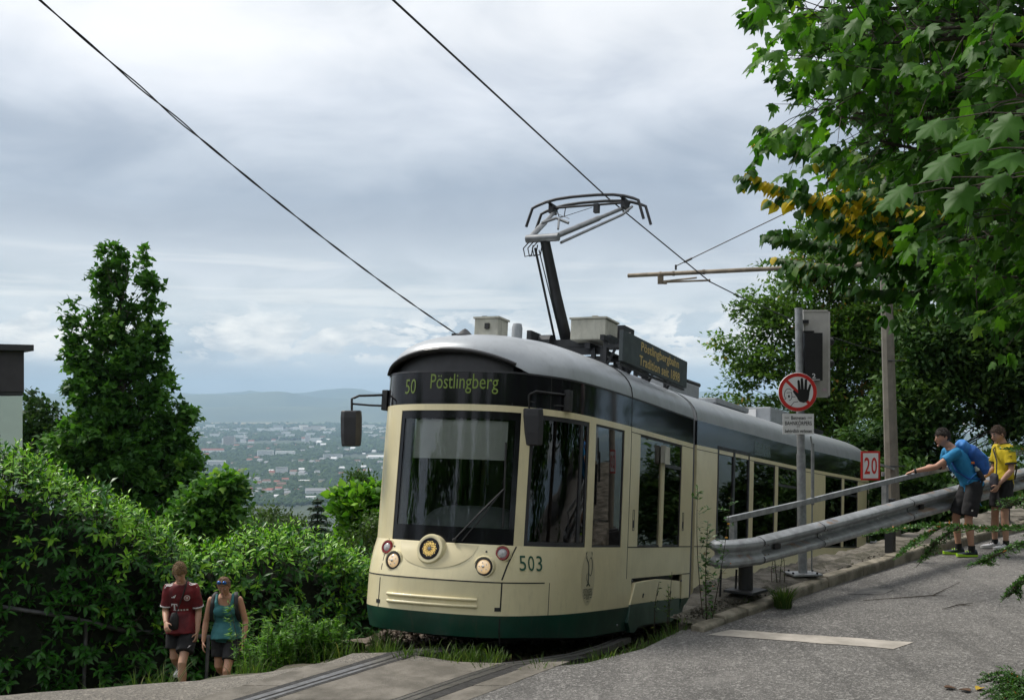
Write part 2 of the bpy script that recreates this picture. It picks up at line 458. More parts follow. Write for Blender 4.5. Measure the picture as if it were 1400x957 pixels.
def clip_sheet(poly, cell, zf, thick=.5, edge_noise=0.0):
    """a sheet over the outline poly, cut on a grid, with its rim folded down"""
    bm = bmesh.new()
    f = bm.faces.new([bm.verts.new((x, y, 0)) for x, y in poly])
    bmesh.ops.triangulate(bm, faces=bm.faces[:])
    xs = [p[0] for p in poly]; ys = [p[1] for p in poly]
    def cuts(a, b):
        v = a+cell
        while v < b: yield v; v += cell
    for v in cuts(min(xs), max(xs)):
        bmesh.ops.bisect_plane(bm, geom=bm.verts[:]+bm.edges[:]+bm.faces[:], plane_co=(v, 0, 0), plane_no=(1, 0, 0), dist=1e-5)
    for v in cuts(min(ys), max(ys)):
        bmesh.ops.bisect_plane(bm, geom=bm.verts[:]+bm.edges[:]+bm.faces[:], plane_co=(0, v, 0), plane_no=(0, 1, 0), dist=1e-5)
    for v in bm.verts: v.co.z = zf(v.co.x, v.co.y)
    rim = [e for e in bm.edges if e.is_boundary]
    r = bmesh.ops.extrude_edge_only(bm, edges=rim)
    for g in r['geom']:
        if isinstance(g, bmesh.types.BMVert): g.co.z -= thick
    bmesh.ops.recalc_face_normals(bm, faces=bm.faces[:])
    me = bpy.data.meshes.new('sheet'); bm.to_mesh(me); bm.free()
    return me

def mat_asphalt(name, c1, c2, spk, stain=.3):
    m = bpy.data.materials.new(name); m.use_nodes = True; t = NT(m.node_tree); b = t.n['Principled BSDF']
    g = t.new('ShaderNodeNewGeometry'); pos = g.outputs['Position']
    big = t.noise(pos, .55, 6, .6, .6); mid = t.noise(pos, 4.5, 5, .65, .2); fine = t.noise(pos, 60, 3, .7)
    vo = t.new('ShaderNodeTexVoronoi'); t.set(vo.inputs['Vector'], pos); vo.inputs['Scale'].default_value = 95
    vo2 = t.new('ShaderNodeTexVoronoi'); t.set(vo2.inputs['Vector'], pos); vo2.inputs['Scale'].default_value = 42
    c = t.mix(t.maprange(big, .38, .62, 0, 1, True), c1, c2)
    c = t.mix(t.maprange(mid, .42, .7, 0, .45), c, tuple(x*.6 for x in c1))
    s = t.new('ShaderNodeSeparateColor'); t.set(s.inputs[0], vo.outputs['Color'])
    c = t.mix(t.maprange(s.outputs[0], .72, .9, 0, .65), c, spk)
    s2 = t.new('ShaderNodeSeparateColor'); t.set(s2.inputs[0], vo2.outputs['Color'])
    c = t.mix(t.maprange(s2.outputs[1], .8, .95, 0, .55), c, tuple(x*1.1 for x in spk))
    c = t.mix(t.maprange(s.outputs[2], .75, .95, 0, .6), c, (.03, .029, .028))
    # long worn tracks and damp streaks along the road
    st = t.noise(t.mapping(pos, (.5, .5, .5), rot=(0, 0, R(-38))), 1.6, 5, .6, .4)
    ln = t.noise(t.mapping(pos, (2.4, .22, 1), rot=(0, 0, R(-52))), 1.3, 4, .6, .2)
    c = t.mix(t.maprange(ln, .50, .64, 0, stain, True), c, tuple(x*.48 for x in c1))
    c = t.mix(t.maprange(st, .58, .72, 0, .3, True), c, tuple(min(1, x*1.7) for x in c2))
    t.set(b.inputs['Base Color'], c); b.inputs['Roughness'].default_value = .88
    b.inputs['Specular IOR Level'].default_value = .3
    bp = t.new('ShaderNodeBump'); bp.inputs['Strength'].default_value = .55; bp.inputs['Distance'].default_value = .008
    h = t.math('ADD', vo.outputs['Distance'], t.math('MULTIPLY', vo2.outputs['Distance'], 1.0))
    t.set(bp.inputs['Height'], t.math('ADD', h, t.math('MULTIPLY', fine, .6))); t.set(b.inputs['Normal'], bp.outputs[0])
    return m
M['asphalt'] = mat_asphalt('asphalt', (.112, .108, .103), (.16, .153, .145), (.31, .30, .285))
M['apron'] = mat_asphalt('washed_concrete', (.125, .115, .10), (.165, .152, .13), (.26, .235, .20), .3)
M['concrete'] = mat('slab_concrete', (.185, .167, .14), .88, col2=(.105, .095, .078), vscale=2.6, bump=.6, bscale=60, dirt=.5)
M['oldconcrete'] = mat('old_concrete', (.19, .17, .14), .9, col2=(.05, .046, .034), vscale=3.4, bump=1.0, bscale=16, dirt=.5)
M['kerb'] = mat('kerb_granite', (.32, .285, .225), .9, col2=(.15, .135, .10), vscale=3.5, bump=.6, bscale=30)
M['paint'] = mat('road_paint', (.46, .42, .37), .75, col2=(.30, .275, .24), vscale=2.2, bump=.2, bscale=60)
M['rail'] = mat('rail_steel', (.16, .155, .15), .38, metal=.7, var=.3, vscale=12)
M['joint'] = mat('joint_bitumen', (.022, .021, .02), .8, var=.3, vscale=20, bump=.5, bscale=60)
M['ballast'] = mat('ballast_stone', (.17, .13, .095), .95, col2=(.07, .055, .042), vscale=14, bump=.8, bscale=60)

def build_road():
    # the left part is washed concrete, the right part asphalt; both meet at the tramway slabs
    right = [(-1.35, 8.2), (0.15, 10.0), (0, 10.06), (.66, 10.22), (1.24, 10.68), (1.70, 11.38)]+KERB[1:]+[(40, 34), (40, -25), (-14, -25), (-14, -3)]
    o = obj('road', clip_sheet(right, .5, road_z), M['asphalt'], smooth=50); tag(o, kind='structure')
    left = [(-14, -3), (-1.35, 8.2), (0.15, 10.0), (-.30, 10.26), (-1.12, 10.72), (-1.79, 10.66), (-2.6, 10.12), (-4.31, 9.58), (-6, 9.42), (-14, 9.2)]
    def lz(x, y):
        # the crest is rounded off
        best = 9
        for a, b in zip(CREST[:5], CREST[1:6]):
            pa, pb, p = Vector(a), Vector(b), Vector((x, y)); t = max(0, min(1, (p-pa).dot(pb-pa)/(pb-pa).length_squared)); best = min(best, (p-pa-(pb-pa)*t).length)
        k = max(0, 1-best/.45) if x < -1.5 else 0
        return road_z(x, y)-.10*k*k
    o = obj('pavement', clip_sheet(left, .25, lz), M['apron'], smooth=50); tag(o, kind='structure')
build_road()

def lerp(a, b, t): return a+(b-a)*t
RL = [(-7.2, 2.0), (-3.62, 7.0), (-2.19, 9.03), (-1.66, 9.78), (-1.13, 10.52), (-.72, 11.2), (-.3, 12.1), (.2, 13.2)]
RR = [(-5.9, 2.0), (-2.33, 7.0), (-.90, 9.03), (-.37, 9.76), (.20, 10.50), (.62, 11.2), (1.0, 12.1), (1.35, 13.2)]
def rail_z(x, y):
    return max(road_z(x, y), 0)-0 if False else (road_z(x, y)+.004 if y < 10.3 else min(road_z(x, y)+.004, bed_z(x, y)+.16))
def band(mb, path, o0, o1, dz, zf, n=40, down=0.06):
    """a strip between two sideways offsets of a path"""
    pts = []
    for a, b in zip(path[:-1], path[1:]):
        for k in range(6): pts.append((lerp(a[0], b[0], k/6), lerp(a[1], b[1], k/6)))
    pts.append(path[-1]); L, Rr = [], []
    for i, p in enumerate(pts):
        q0 = pts[max(0, i-2)]; q1 = pts[min(len(pts)-1, i+2)]
        d = Vector((q1[0]-q0[0], q1[1]-q0[1])).normalized(); nn = Vector((d.y, -d.x))
        for s, o in ((L, o0), (Rr, o1)):
            x, y = p[0]+nn.x*o, p[1]+nn.y*o
            s.append(Vector((x, y, zf(p[0], p[1])+dz)))
    rings = [[a, b, b-Vector((0, 0, down)), a-Vector((0, 0, down))] for a, b in zip(L, Rr)]
    mb.loft(rings)
def build_track():
    for k, (path, lab) in enumerate(((RL, 'grooved steel tram rail at the grass verge side of the crossing'), (RR, 'grooved steel tram rail nearest the open asphalt'))):
        t = thing('tram_rail', lab, 'rail', (path[2][0], path[2][1], -.1), 'rails of the tram track')
        sgn = 1 if k == 0 else -1
        mb = MB(); band(mb, path, -.035, .035, .004, rail_z); obj('rail_head', mb, M['rail'], t)
        mb = MB(); band(mb, path, sgn*.085-.02, sgn*.085+.02, .002, rail_z); obj('guard_rail', mb, M['rail'], t)
        mb = MB(); band(mb, path[:6], -.13, .15, .0005, rail_z); obj('joint_filler', mb, M['joint'], t)
    # concrete slabs between and beside the rails
    t = thing('track_slabs', 'pale concrete slabs laid between and beside the tram rails', 'paving', (-1, 9.5, -.1))
    def slab(a0, a1, f0, f1, end, name):
        mb = MB()
        def at(f, u):
            # f: 0 on the left rail, 1 on the right one ; u along
            def on(path):
                for (p, q) in zip(path[:-1], path[1:]):
                    if p[1] <= u <= q[1]:
                        w = (u-p[1])/(q[1]-p[1]); return lerp(p[0], q[0], w)
                return path[-1][0]
            return Vector((lerp(on(RL), on(RR), f), u, 0))
        rows = 10; ring = []
        for i in range(rows+1):
            u = lerp(a0, a1, i/rows); p, q = at(f0, u), at(f1, u)
            if end and i == rows: q.y -= .16
            for v in (p, q): v.z = road_z(v.x, v.y)+.0045+random.uniform(-.001, .001)
            d = Vector((0, 0, .2)); ring.append([p, q, q-d, p-d])
        mb.loft(ring); obj(name, mb, M['concrete'], t, bevel=.006)
    for a, b, e in ((6.2, 7.9, 0), (7.912, 9.15, 0), (9.162, 10.42, 1)):
        slab(a, b, .115, .885, e, 'concrete_slab')
    for a, b in ((6.2, 8.3), (8.312, 9.55), (9.562, 10.30)):
        slab(a, b, 1.11, 1.36, 0, 'concrete_slab')
        slab(a, b, -.36, -.11, 0, 'concrete_slab')
build_track()

def strip_quad(name, pts, matr, lab, cat):
    mb = MB(); vs = [Vector((x, y, road_z(x, y)+.005)) for x, y in pts]; n = 14
    # fine grid so that it follows the road
    g = [[(lerp(lerp(pts[0][0], pts[1][0], i/n), lerp(pts[3][0], pts[2][0], i/n), j/3), lerp(lerp(pts[0][1], pts[1][1], i/n), lerp(pts[3][1], pts[2][1], i/n), j/3)) for i in range(n+1)] for j in range(4)]
    for j in range(4):
        for i in range(n+1):
            x, y = g[j][i]
            if j in (0, 3): x += random.uniform(-.012, .012); y += random.uniform(-.012, .012)
            mb.v.append((x, y, road_z(x, y)+.005))
    for j in range(3):
        for i in range(n): mb.f.append((j*(n+1)+i, j*(n+1)+i+1, (j+1)*(n+1)+i+1, (j+1)*(n+1)+i)); mb.m.append(0)
    o = obj(name, mb, matr); 
    return tag(o, lab, cat)
def road_pt(px, py):
    Y = 11.0
    for _ in range(30):
        x = (px-700)/FPX*Y; z = road_z(x, Y); Y = .5*Y+.5*(EYE-z)*FPX/(py-HZ)
    return ((px-700)/FPX*Y, Y)
strip_quad('stop_line', [road_pt(967, 868), road_pt(1222, 887), road_pt(1251, 878), road_pt(998, 861)], M['paint'], 'wide faded white stop line painted across the asphalt', 'road marking')
strip_quad('faded_marking', [road_pt(1158, 812), road_pt(1205, 813), road_pt(1222, 806), road_pt(1186, 804)], mat('worn_paint', (.21, .2, .185), .85, col2=(.13, .125, .12), vscale=5), 'small worn pale paint patch on the road near the kerb', 'road marking')

# kerb of single stones
def along(path, s):
    for a, b in zip(path[:-1], path[1:]):
        L = math.hypot(b[0]-a[0], b[1]-a[1])
        if s <= L: return Vector((lerp(a[0], b[0], s/L), lerp(a[1], b[1], s/L))), Vector((b[0]-a[0], b[1]-a[1])).normalized()
        s -= L
    return Vector(path[-1]), Vector((path[-1][0]-path[-2][0], path[-1][1]-path[-2][1])).normalized()
def build_kerb():
    t = thing('kerb', 'row of weathered kerb stones along the asphalt beneath the guardrail', 'kerb', (2.1, 11.5, 0))
    s = .25; i = 0
    while s < 20:
        L = .93+random.uniform(-.12, .12)
        if i < 2: L = .45
        p0, d0 = along(KERB, s); p1, d1 = along(KERB, s+L-.014)
        mb = MB(); ring = []
        top = .05+min(.07, s*.03)
        jz = random.uniform(-.008, .008); jx = random.uniform(-.012, .012)
        for k in range(4):
            p = p0.lerp(p1, k/3); d = d0.lerp(d1, k/3); n = Vector((-d.y, d.x))
            z = road_z(p.x, p.y); q = p+n*jx; w = .15
            pr = [(0, -.15), (0, top-.025), (.02, top), (w, top+.005), (w, -.15)]
            ring.append([Vector((q.x+n.x*a, q.y+n.y*a, z+h+jz+random.uniform(-.004, .004))) for a, h in pr])
        mb.loft(ring); obj('kerb_stone', mb, M['kerb'], t, bevel=.012)
        s += L; i += 1
build_kerb()

# gravel shoulder left of the track and stones between the rails
def stone_mesh(name, pts, sizes, matr, kind='stuff', label=None):
    base = np.array([(-.5, -.4, -.3), (.5, -.45, -.3), (.45, .5, -.3), (-.45, .4, -.3), (-.3, -.3, .35), (.35, -.25, .3), (.3, .3, .38), (-.32, .28, .3)])
    fa = np.array([(0, 1, 5), (0, 5, 4), (1, 2, 6), (1, 6, 5), (2, 3, 7), (2, 7, 6), (3, 0, 4), (3, 4, 7), (4, 5, 6), (4, 6, 7)])
    n = len(pts); V = np.zeros((n, 8, 3)); 
    for i in range(n):
        E = np.array(Euler((random.uniform(0, 6), random.uniform(0, 6), random.uniform(0, 6))).to_matrix())
        V[i] = (base*sizes[i]*rng.uniform(.7, 1.3, (8, 3))) @ E.T+np.array(pts[i])
    F = (fa[None]+(np.arange(n)*8)[:, None, None]).reshape(-1, 3)
    o = obj(name, fast_mesh(name, V.reshape(-1, 3), F), matr)
    return tag(o, label, None, None, kind)
# plinth wall under the guardrail
GR = [(2.05, 11.62, .02), (2.66, 12.3, 0), (5.08, 14.6, 0), (7.68, 17.0, 0), (10.2, 19.1, 0), (16, 23.4, 0)]
def plinth_z(x, y):   # its top rises slowly uphill
    return .20+.030*(x-2.5)+.044*max(0, x-4.6)
def build_plinth():
    t = thing('plinth_wall', 'low crumbling concrete wall that carries the guardrail and sign pole', 'wall', (2.6, 12.3, 0))
    path = [(1.74, 11.74), (2.0, 12.13), (2.33, 12.51), (4.91, 15.04), (7.46, 17.39), (9.9, 19.4), (13.9, 22.5)]
    segs = [(0.0, .48), (.49, 1.16), (1.17, 2.4), (2.42, 4.3), (4.32, 6.1), (6.13, 8.4), (8.44, 11.2), (11.22, 15)]
    for k, (a, b) in enumerate(segs):
        mb = MB(); ring = []; n = max(6, int((b-a)/.055))
        for i in range(n+1):
            s = lerp(a, b, i/n); p, d = along(path, s); nn = Vector((d.y, -d.x))
            zt = plinth_z(p.x, p.y)
            if s < 1.0: zt = lerp(road_z(p.x, p.y)-.02, zt-.02, s/1.0)
            z0 = road_z(p.x, p.y)
            f = .31+.03*mnoise.noise(Vector((s*2.3, 0, 1)))+.02*mnoise.noise(Vector((s*9, 0, 2)))
            bk = -.42 if s > 1.1 else lerp(.0, -.42, s/1.1)
            w_ = (f-bk)
            def r(q):
                u = mnoise.noise(Vector((s*5, q*1.7, 3))); c_ = mnoise.cell(Vector((s*7+q*3.1, q*2.3, 5)))-.5
                return (.030*round(u*3)/3+.016*c_+.020*mnoise.noise(Vector((s*23, q*5, 8))))*min(1, .25+s)
            pr = [(f+.03, z0-.3), (f+.02+r(1), lerp(z0, zt, .45)), (f+r(2), zt-.05+r(3)), (f-.02-.02*abs(r(4))-.04*w_, zt-.008+r(5)), (f-.18*w_, zt+r(5.5)*.7), (f-.35*w_, zt+r(6)*.7), (f-.65*w_, zt+r(7)*.7+.005), (bk, zt+r(8)), (bk-.02, zt-.06), (bk-.05, z0-1.6)]
            ring.append([Vector((p.x+nn.x*o, p.y+nn.y*o, h)) for o, h in pr])
        mb.loft(ring); obj('concrete_block', mb, M['oldconcrete'], t, smooth=16)
build_plinth()
def build_ledge():
    mb = MB(); ring = []
    for i in range(150):
        p, d = along(KERB, .35+i*.13); n = Vector((-d.y, d.x)); z = road_z(p.x, p.y)+.03+min(.06, i*.004)
        ring.append([Vector((p.x+n.x*o, p.y+n.y*o, z+h+.02*mnoise.noise(Vector((i*.5, o*9, 2))))) for o, h in ((.13, .0), (.2, .012), (.28, .02), (.36, .035), (.45, .05))])
    mb.loft(ring, False, False); o = obj('gravel_ledge', mb, M['ledge'], smooth=60); tag(o, kind='structure')
    pts, sz = [], []
    for _ in range(1400):
        p, d = along(KERB, random.uniform(.3, 9)); n = Vector((-d.y, d.x)); q = p+n*random.uniform(.15, .42); pts.append((q.x, q.y, road_z(q.x, q.y)+.10+random.uniform(-.01, .015))); sz.append(random.uniform(.010, .03))
    stone_mesh('grit', pts, sz, M['oldconcrete'])
M['ledge'] = mat('ledge_grit', (.16, .145, .115), .95, col2=(.07, .065, .045), vscale=9, bump=.9, bscale=50)
build_ledge()
def build_ballast():
    pts = []; sz = []
    while len(pts) < 6500:
        s = random.uniform(-1.0, 5.5) if random.random() < .8 else random.uniform(5, 14); v = random.uniform(-2.4, 1.5)
        p = TC+TS*s+TV*v
        z = bed_z(p.x, p.y)
        if v < -1.6: continue
        if v < -.7: z = bed_z(p.x, p.y)+.07*math.exp(-((v+1.25)/.35)**2)
        if p.y < 10.75 and -1.2 < p.x: continue
        if p.x < -1.55 and p.y < 13.5: continue
        if terrain_z(p.x, p.y) < z-.4: pass
        pts.append((p.x, p.y, z+random.uniform(-.015, .03))); sz.append(random.uniform(.03, .065))
    stone_mesh('gravel', pts, sz, M['ballast'])
    # small heap of earth and bark on the outer side
    mb = MB(); ring = []
    for i in range(41):
        s = lerp(.45, 12, i/40); row = []
        for k, v in enumerate((-2.1, -1.75, -1.5, -1.25, -.95, -.6)):
            p = TC+TS*s+TV*v; h = (-.8, -.25, .03, .07, .05, -.03)[k]
            row.append(Vector((p.x, p.y, bed_z(p.x, p.y)+h+.03*mnoise.noise(Vector((s*3, v*3, 0))))))
        ring.append(row)
    mb.loft(ring, False, False)
    tag(obj('gravel_bank', mb, M['ballast'], smooth=60), kind='structure')
build_ballast()

# hills at the end of the plain
def build_hills():
    m = mat('hill_woods', (.035, .058, .035), .95, col2=(.09, .11, .06), vscale=.0011)
    def ridge(Y0, prof, depth, seed):
        N = 150; vs = []
        x0, x1 = -.62*Y0, .62*Y0; J = 7
        for i in range(N+1):
            x = lerp(x0, x1, i/N); px = 700+x/Y0*FPX
            py = prof(px); top = (HZ-py)/FPX*Y0+EYE
            for j in range(J):
                f = (0, .25, .55, .85, 1.0, .8, 0)[j]; yy = Y0+(-1, -.72, -.45, -.18, 0, .3, 1)[j]*depth
                h = -255+(top+255)*f
                if 0 < j < 6: h += 40*(mnoise.noise(Vector((x*.0012, yy*.0012, seed)))+.5*mnoise.noise(Vector((x*.004, yy*.004, seed))))*(.25 if j == 4 else 1)
                vs.append((x, yy, h))
        fs = [(i*J+j, (i+1)*J+j, (i+1)*J+j+1, i*J+j+1) for i in range(N) for j in range(J-1)]
        mb = MB(); mb.add(vs, fs)
        tag(obj('hills', mb, m, smooth=70), kind='structure')
    nz = lambda px, s, k: mnoise.noise(Vector((px*s, k, 0)))
    ridge(13200, lambda p: 556+3*nz(p, .013, 1)+1.5*nz(p, .05, 2), 1200, 1)
    ridge(15300, lambda p: 544-9*math.exp(-((p-377)/38)**2)-4*math.exp(-((p-290)/60)**2)+3.5*nz(p, .02, 3)+1.2*nz(p, .07, 4), 1300, 5)
    ridge(18600, lambda p: 537-5*math.exp(-((p-470)/50)**2)+3.5*nz(p, .016, 7)+1.5*nz(p, .06, 8), 1500, 9)
build_hills()

# the town and woods of the plain
VZ = -249.0
def build_town():
    walls = {'white': mat('town_white', (.86, .85, .82), .8, var=.06, vscale=.05), 'cream': mat('town_cream', (.62, .53, .36), .8), 'grey': mat('town_grey', (.42, .42, .42), .8), 'beige': mat('town_beige', (.50, .42, .35), .8), 'yellow': mat('town_yellow', (.58, .42, .17), .8)}
    roofs = {'red': mat('roof_red', (.24, .07, .045), .8), 'brown': mat('roof_brown', (.15, .075, .05), .8), 'grey': mat('roof_grey', (.20, .20, .21), .7), 'white': mat('roof_pale', (.68, .68, .67), .7)}
    win = mat('town_windows', (.05, .06, .075), .3)
    spots = []
    def house(px, py, wpx, hpx, wall, roof, flat, label, group, name='house', cat='house', tower=False, wins=False):
        Y = (EYE-VZ)*FPX/(py-HZ); k = Y/FPX
        c = P(px, py, Y); w = wpx*k; h = hpx*k; dp = max(9, min(w, 22)*random.uniform(.8, 1.1))
        spots.append((c.x, Y, max(w, dp)*.75))
        t = thing(name, label, cat, (c.x, Y, VZ), group)
        rz = random.uniform(-.5, .5) if w < 40 else random.uniform(-.12, .12)
        Rm = Matrix.Rotation(rz, 3, 'Z')
        hw = h if flat else h*.62
        mb = MB(); mb.box((c.x, Y, VZ+hw/2), (w, dp, hw), Rm); obj('wall', mb, walls[wall], t)
        mb = MB()
        if flat: mb.box((c.x, Y, VZ+hw+.5), (w+.8, dp+.8, 1.0), Rm)
        else:
            pr = [(-w/2-.5, -dp/2-.6, hw), (-w/2-.5, dp/2+.6, hw), (-w/2-.5, 0, h)]
            poly = [Rm @ Vector(q)+Vector((c.x, Y, VZ)) for q in pr]; mb.prism(poly, Rm @ Vector((w+1, 0, 0)))
        obj('roof', mb, roofs[roof], t)
        if wins:
            mb = None
            nx = max(2, int(w/6)); nz = max(1, int(hw/3.4))
            for iz in range(nz):
                m2 = MB(); m2.box(Rm @ Vector((0, -dp/2-.05, 0))+Vector((c.x, Y, VZ+(iz+.55)*hw/nz)), (w*.9, .3, hw/nz*.34), Rm)
                obj('window', m2, win, t)
        if tower:
            m2 = MB(); m2.box((c.x+w*.15, Y, VZ+h*.9), (w*.18, w*.18, h*1.8), Rm); obj('tower', m2, walls['white'], t)
            m2 = MB(); m2.box((c.x+w*.15, Y, VZ+h*1.8+h*.25), (w*.2, w*.2, h*.5), Rm, .1); obj('spire', m2, roofs['red'], t)
    G = None
    house(313.5, 610, 15, 13, 'beige', 'grey', 1, 'tall beige slab tower block standing alone among the woods of the plain', G, 'tower_block', 'building', wins=True)
    house(305, 610, 2.5, 11, 'white', 'grey', 1, 'slim pale stair tower beside the tall beige slab block', G, 'tower_block', 'building')
    house(420.5, 604, 7, 9, 'white', 'white', 1, 'white high-rise block above the middle of the plain, taller than its neighbours', G, 'tower_block', 'building', wins=True)
    house(431, 604, 14, 5, 'white', 'white', 1, 'long low white block adjoining the white high-rise', G, 'apartment_block', 'building')
    house(296, 637, 24, 7, 'white', 'white', 1, 'long flat white warehouse near the foot of the maple tree', G, 'warehouse', 'building', wins=True)
    house(291, 619, 30, 6, 'white', 'red', 0, 'long industrial hall with red roof sections close to the maple crown', G, 'warehouse', 'building')
    house(363, 624, 22, 8, 'white', 'white', 1, 'big white works hall in the middle of the valley woods', G, 'warehouse', 'building', wins=True)
    house(390, 622, 26, 5, 'white', 'white', 1, 'low white row of sheds extending from the big works hall', G, 'warehouse', 'building')
    house(514, 628, 22, 6, 'white', 'white', 0, 'large white hall with pale vaulted roof beside the tram windscreen edge', G, 'warehouse', 'building')
    house(455, 627, 26, 6, 'white', 'grey', 1, 'white terrace of flat blocks below the hanging door mirror', G, 'apartment_block', 'building', wins=True)
    house(487, 660, 20, 9, 'white', 'grey', 0, 'white church with a slim red-topped tower on the near valley slope', G, 'church', 'church', tower=True)
    house(351.5, 660, 8, 8, 'white', 'grey', 0, 'small white gabled house with steep front gable among dark trees', G)
    house(385, 647, 16, 8, 'white', 'grey', 1, 'broad white villa with flat roof on the nearer slope', G, 'villa', 'house', wins=True)
    house(372, 650, 7, 7, 'cream', 'red', 0, 'cream cottage with red roof just below the broad villa', G)
    house(414, 651, 9, 8, 'white', 'grey', 0, 'white house with one pointed gable east of the villa', G)
    house(402, 648, 10, 6, 'white', 'brown', 0, 'white house with brown roof squeezed between villa and pointed gable', G)
    house(364, 661, 10, 6, 'white', 'brown', 0, 'brown roofed house touching the small steep gabled one', G)
    house(390, 658, 9, 5, 'grey', 'red', 0, 'grey walled house with a plain red roof in the slope suburb', G)
    house(385, 665, 12, 6, 'yellow', 'brown', 0, 'ochre yellow house under brown roof at mid slope', G, wins=True)
    house(340, 674, 10, 8, 'white', 'red', 0, 'white house with bright red roof nearest the maple foliage', G)
    house(370, 674, 10, 7, 'white', 'red', 0, 'white and red double house at the lower edge of the suburb', G)
    house(393, 678, 8, 7, 'cream', 'grey', 0, 'round-looking cream house low in the suburb', G)
    house(406, 672, 6, 4, 'grey', 'red', 0, 'tiny red roofed house in front of the long grey roof', G)
    house(433, 676, 30, 9, 'white', 'grey', 0, 'long white apartment house with a grey pitched roof', G, 'apartment_block', 'building', wins=True)
    house(467, 670, 11, 8, 'white', 'red', 0, 'tall white house with small red roof beside the long apartment house', G)
    house(340, 682, 11, 7, 'white', 'grey', 1, 'flat bluish white house lowest in the suburb', G)
    house(381, 670, 9, 5, 'white', 'red', 0, 'low white house with orange red roof behind the cream one', G)
    house(425, 682, 14, 3, 'white', 'white', 1, 'low white garage row beneath the long apartment house', G, 'garage', 'building')
    house(452, 672, 9, 5, 'cream', 'brown', 0, 'cream house with brown roof between the long and the tall white houses', G)
    house(440, 660, 8, 4, 'cream', 'grey', 1, 'flat cream pavilion on the slope under the church wood', G)
    house(416, 659, 14, 2.5, 'yellow', 'white', 1, 'narrow yellow row building among slope trees', G)
    marks = [('tall beige slab', 313, 605), ('white high-rise', 420, 600), ('foot-of-maple warehouse', 296, 634), ('big works hall', 363, 620), ('vaulted hall', 514, 626), ('church', 487, 655), ('broad villa', 385, 645), ('ochre house', 385, 664), ('long apartment house', 433, 672), ('near spruce top', 434, 684)]
    ws = ['white']*8+['cream', 'grey']; rs = ['red', 'brown', 'grey', 'grey', 'white']; L = []; tries = 0
    while len(L) < 215 and tries < 4000:
        tries += 1
        py = random.choice([random.uniform(586, 592)]*4+[random.uniform(586, 612)]*3+[random.uniform(612, 640), random.uniform(612, 640), random.uniform(640, 684), random.uniform(640, 684)])
        px = random.uniform(262, 530) if random.random() < .88 else random.choice([random.uniform(60, 262), random.uniform(1280, 1400)])
        Y = (EYE-VZ)*FPX/(py-HZ); x = (px-700)/FPX*Y
        if any(abs(x-q_)+abs(Y-b_)*.35 < c_+8 for q_, b_, c_ in spots): continue
        if any(abs(px-q_[0]) < 5 and abs(py-q_[1]) < 3 for q_ in L): continue
        L.append((px, py, random.choice(ws), random.choice(rs)))
    seen = {}; order = ('nearest', 'second nearest', 'third nearest', 'fourth nearest', 'fifth nearest', 'sixth nearest', 'seventh nearest', 'eighth nearest', 'ninth nearest', 'tenth nearest', 'eleventh nearest', 'twelfth nearest', 'thirteenth nearest', 'fourteenth nearest', 'fifteenth nearest', 'sixteenth nearest', 'seventeenth nearest', 'eighteenth nearest', 'nineteenth nearest', 'twentieth nearest')
    def key(q):
        px, py, wl, rf = q
        mk = min(marks, key=lambda m: (m[1]-px)**2+4*(m[2]-py)**2)
        dx, dy = px-mk[1], 2*(py-mk[2])
        side = ('right of' if dx > 0 else 'left of') if abs(dx) > abs(dy) else ('in front of' if dy > 0 else 'behind')
        return (wl, rf, py < 600, mk[0], side), dx*dx+dy*dy
    for q in sorted(L, key=lambda q: key(q)[1]):
        px, py, wl, rf = q; kk, _ = key(q); n_ = seen.get(kk, 0); seen[kk] = n_+1
        big = py < 600
        w = random.uniform(5, 14) if big else random.uniform(4, 8); h = w*random.uniform(.28, .5) if big else w*random.uniform(.55, .8)
        house(px, py, w, h, wl, rf, big, f"{order[min(n_, 19)]} {wl} {'block' if big else 'house'} with {rf} {'flat' if big else 'pitched'} roof {kk[4]} the {kk[3]}", 'apartment blocks far across the plain' if big else 'houses of the valley town')
    # tree crowns of the plain, one mass
    N = 26000
    u = rng.random(N); py = 690-(690-582)*u**.9
    py = np.clip(py+rng.normal(0, 1.2, N), 578, 705)
    px = np.where(rng.random(N) < .88, rng.uniform(220, 560, N), rng.uniform(-60, 1480, N))
    Y = (EYE-VZ)*FPX/(py-HZ)
    X = (px-700)/FPX*Y
    keep = np.ones(N, bool)
    for a, b, c in spots:
        keep &= ~((np.abs(X-a) < c) & (Y < b+c) & (Y > b-c-.045*b/4))
    # leave clearings
    cl = np.array([mnoise.noise(Vector((x*.0016, y*.0007, 4))) for x, y in zip(X, Y)])
    keep &= cl < .33
    X, Y = X[keep], Y[keep]; n = len(X)
    size = rng.uniform(5, 9.5, n)*np.clip(Y/4200, .8, 2.4)
    ico = bmesh.new(); bmesh.ops.create_icosphere(ico, subdivisions=1, radius=1); bv = np.array([v.co for v in ico.verts]); bf = np.array([[v.index for v in f.verts] for f in ico.faces]); ico.free()
    V = bv[None]*np.stack([size*rng.uniform(.8, 1.3, n), size, size*rng.uniform(.7, 1.1, n)], 1)[:, None, :]*rng.uniform(.75, 1.25, (n, len(bv), 1))
    V += np.stack([X, Y, np.full(n, VZ)+size*.55], 1)[:, None, :]
    F = (bf[None]+(np.arange(n)*len(bv))[:, None, None]).reshape(-1, 3)
    tone = np.repeat(np.clip(rng.normal(.5, .25, n), 0, 1), len(bv))
    m = leaf_mat('valley_wood', [(0, (.014, .034, .012)), (.5, (.028, .058, .018)), (1, (.06, .10, .03))], .9, .1, .2)
    tag(obj('valley_woods', fast_mesh('valley_woods', V.reshape(-1, 3), F, tone), m), kind='stuff')
build_town()
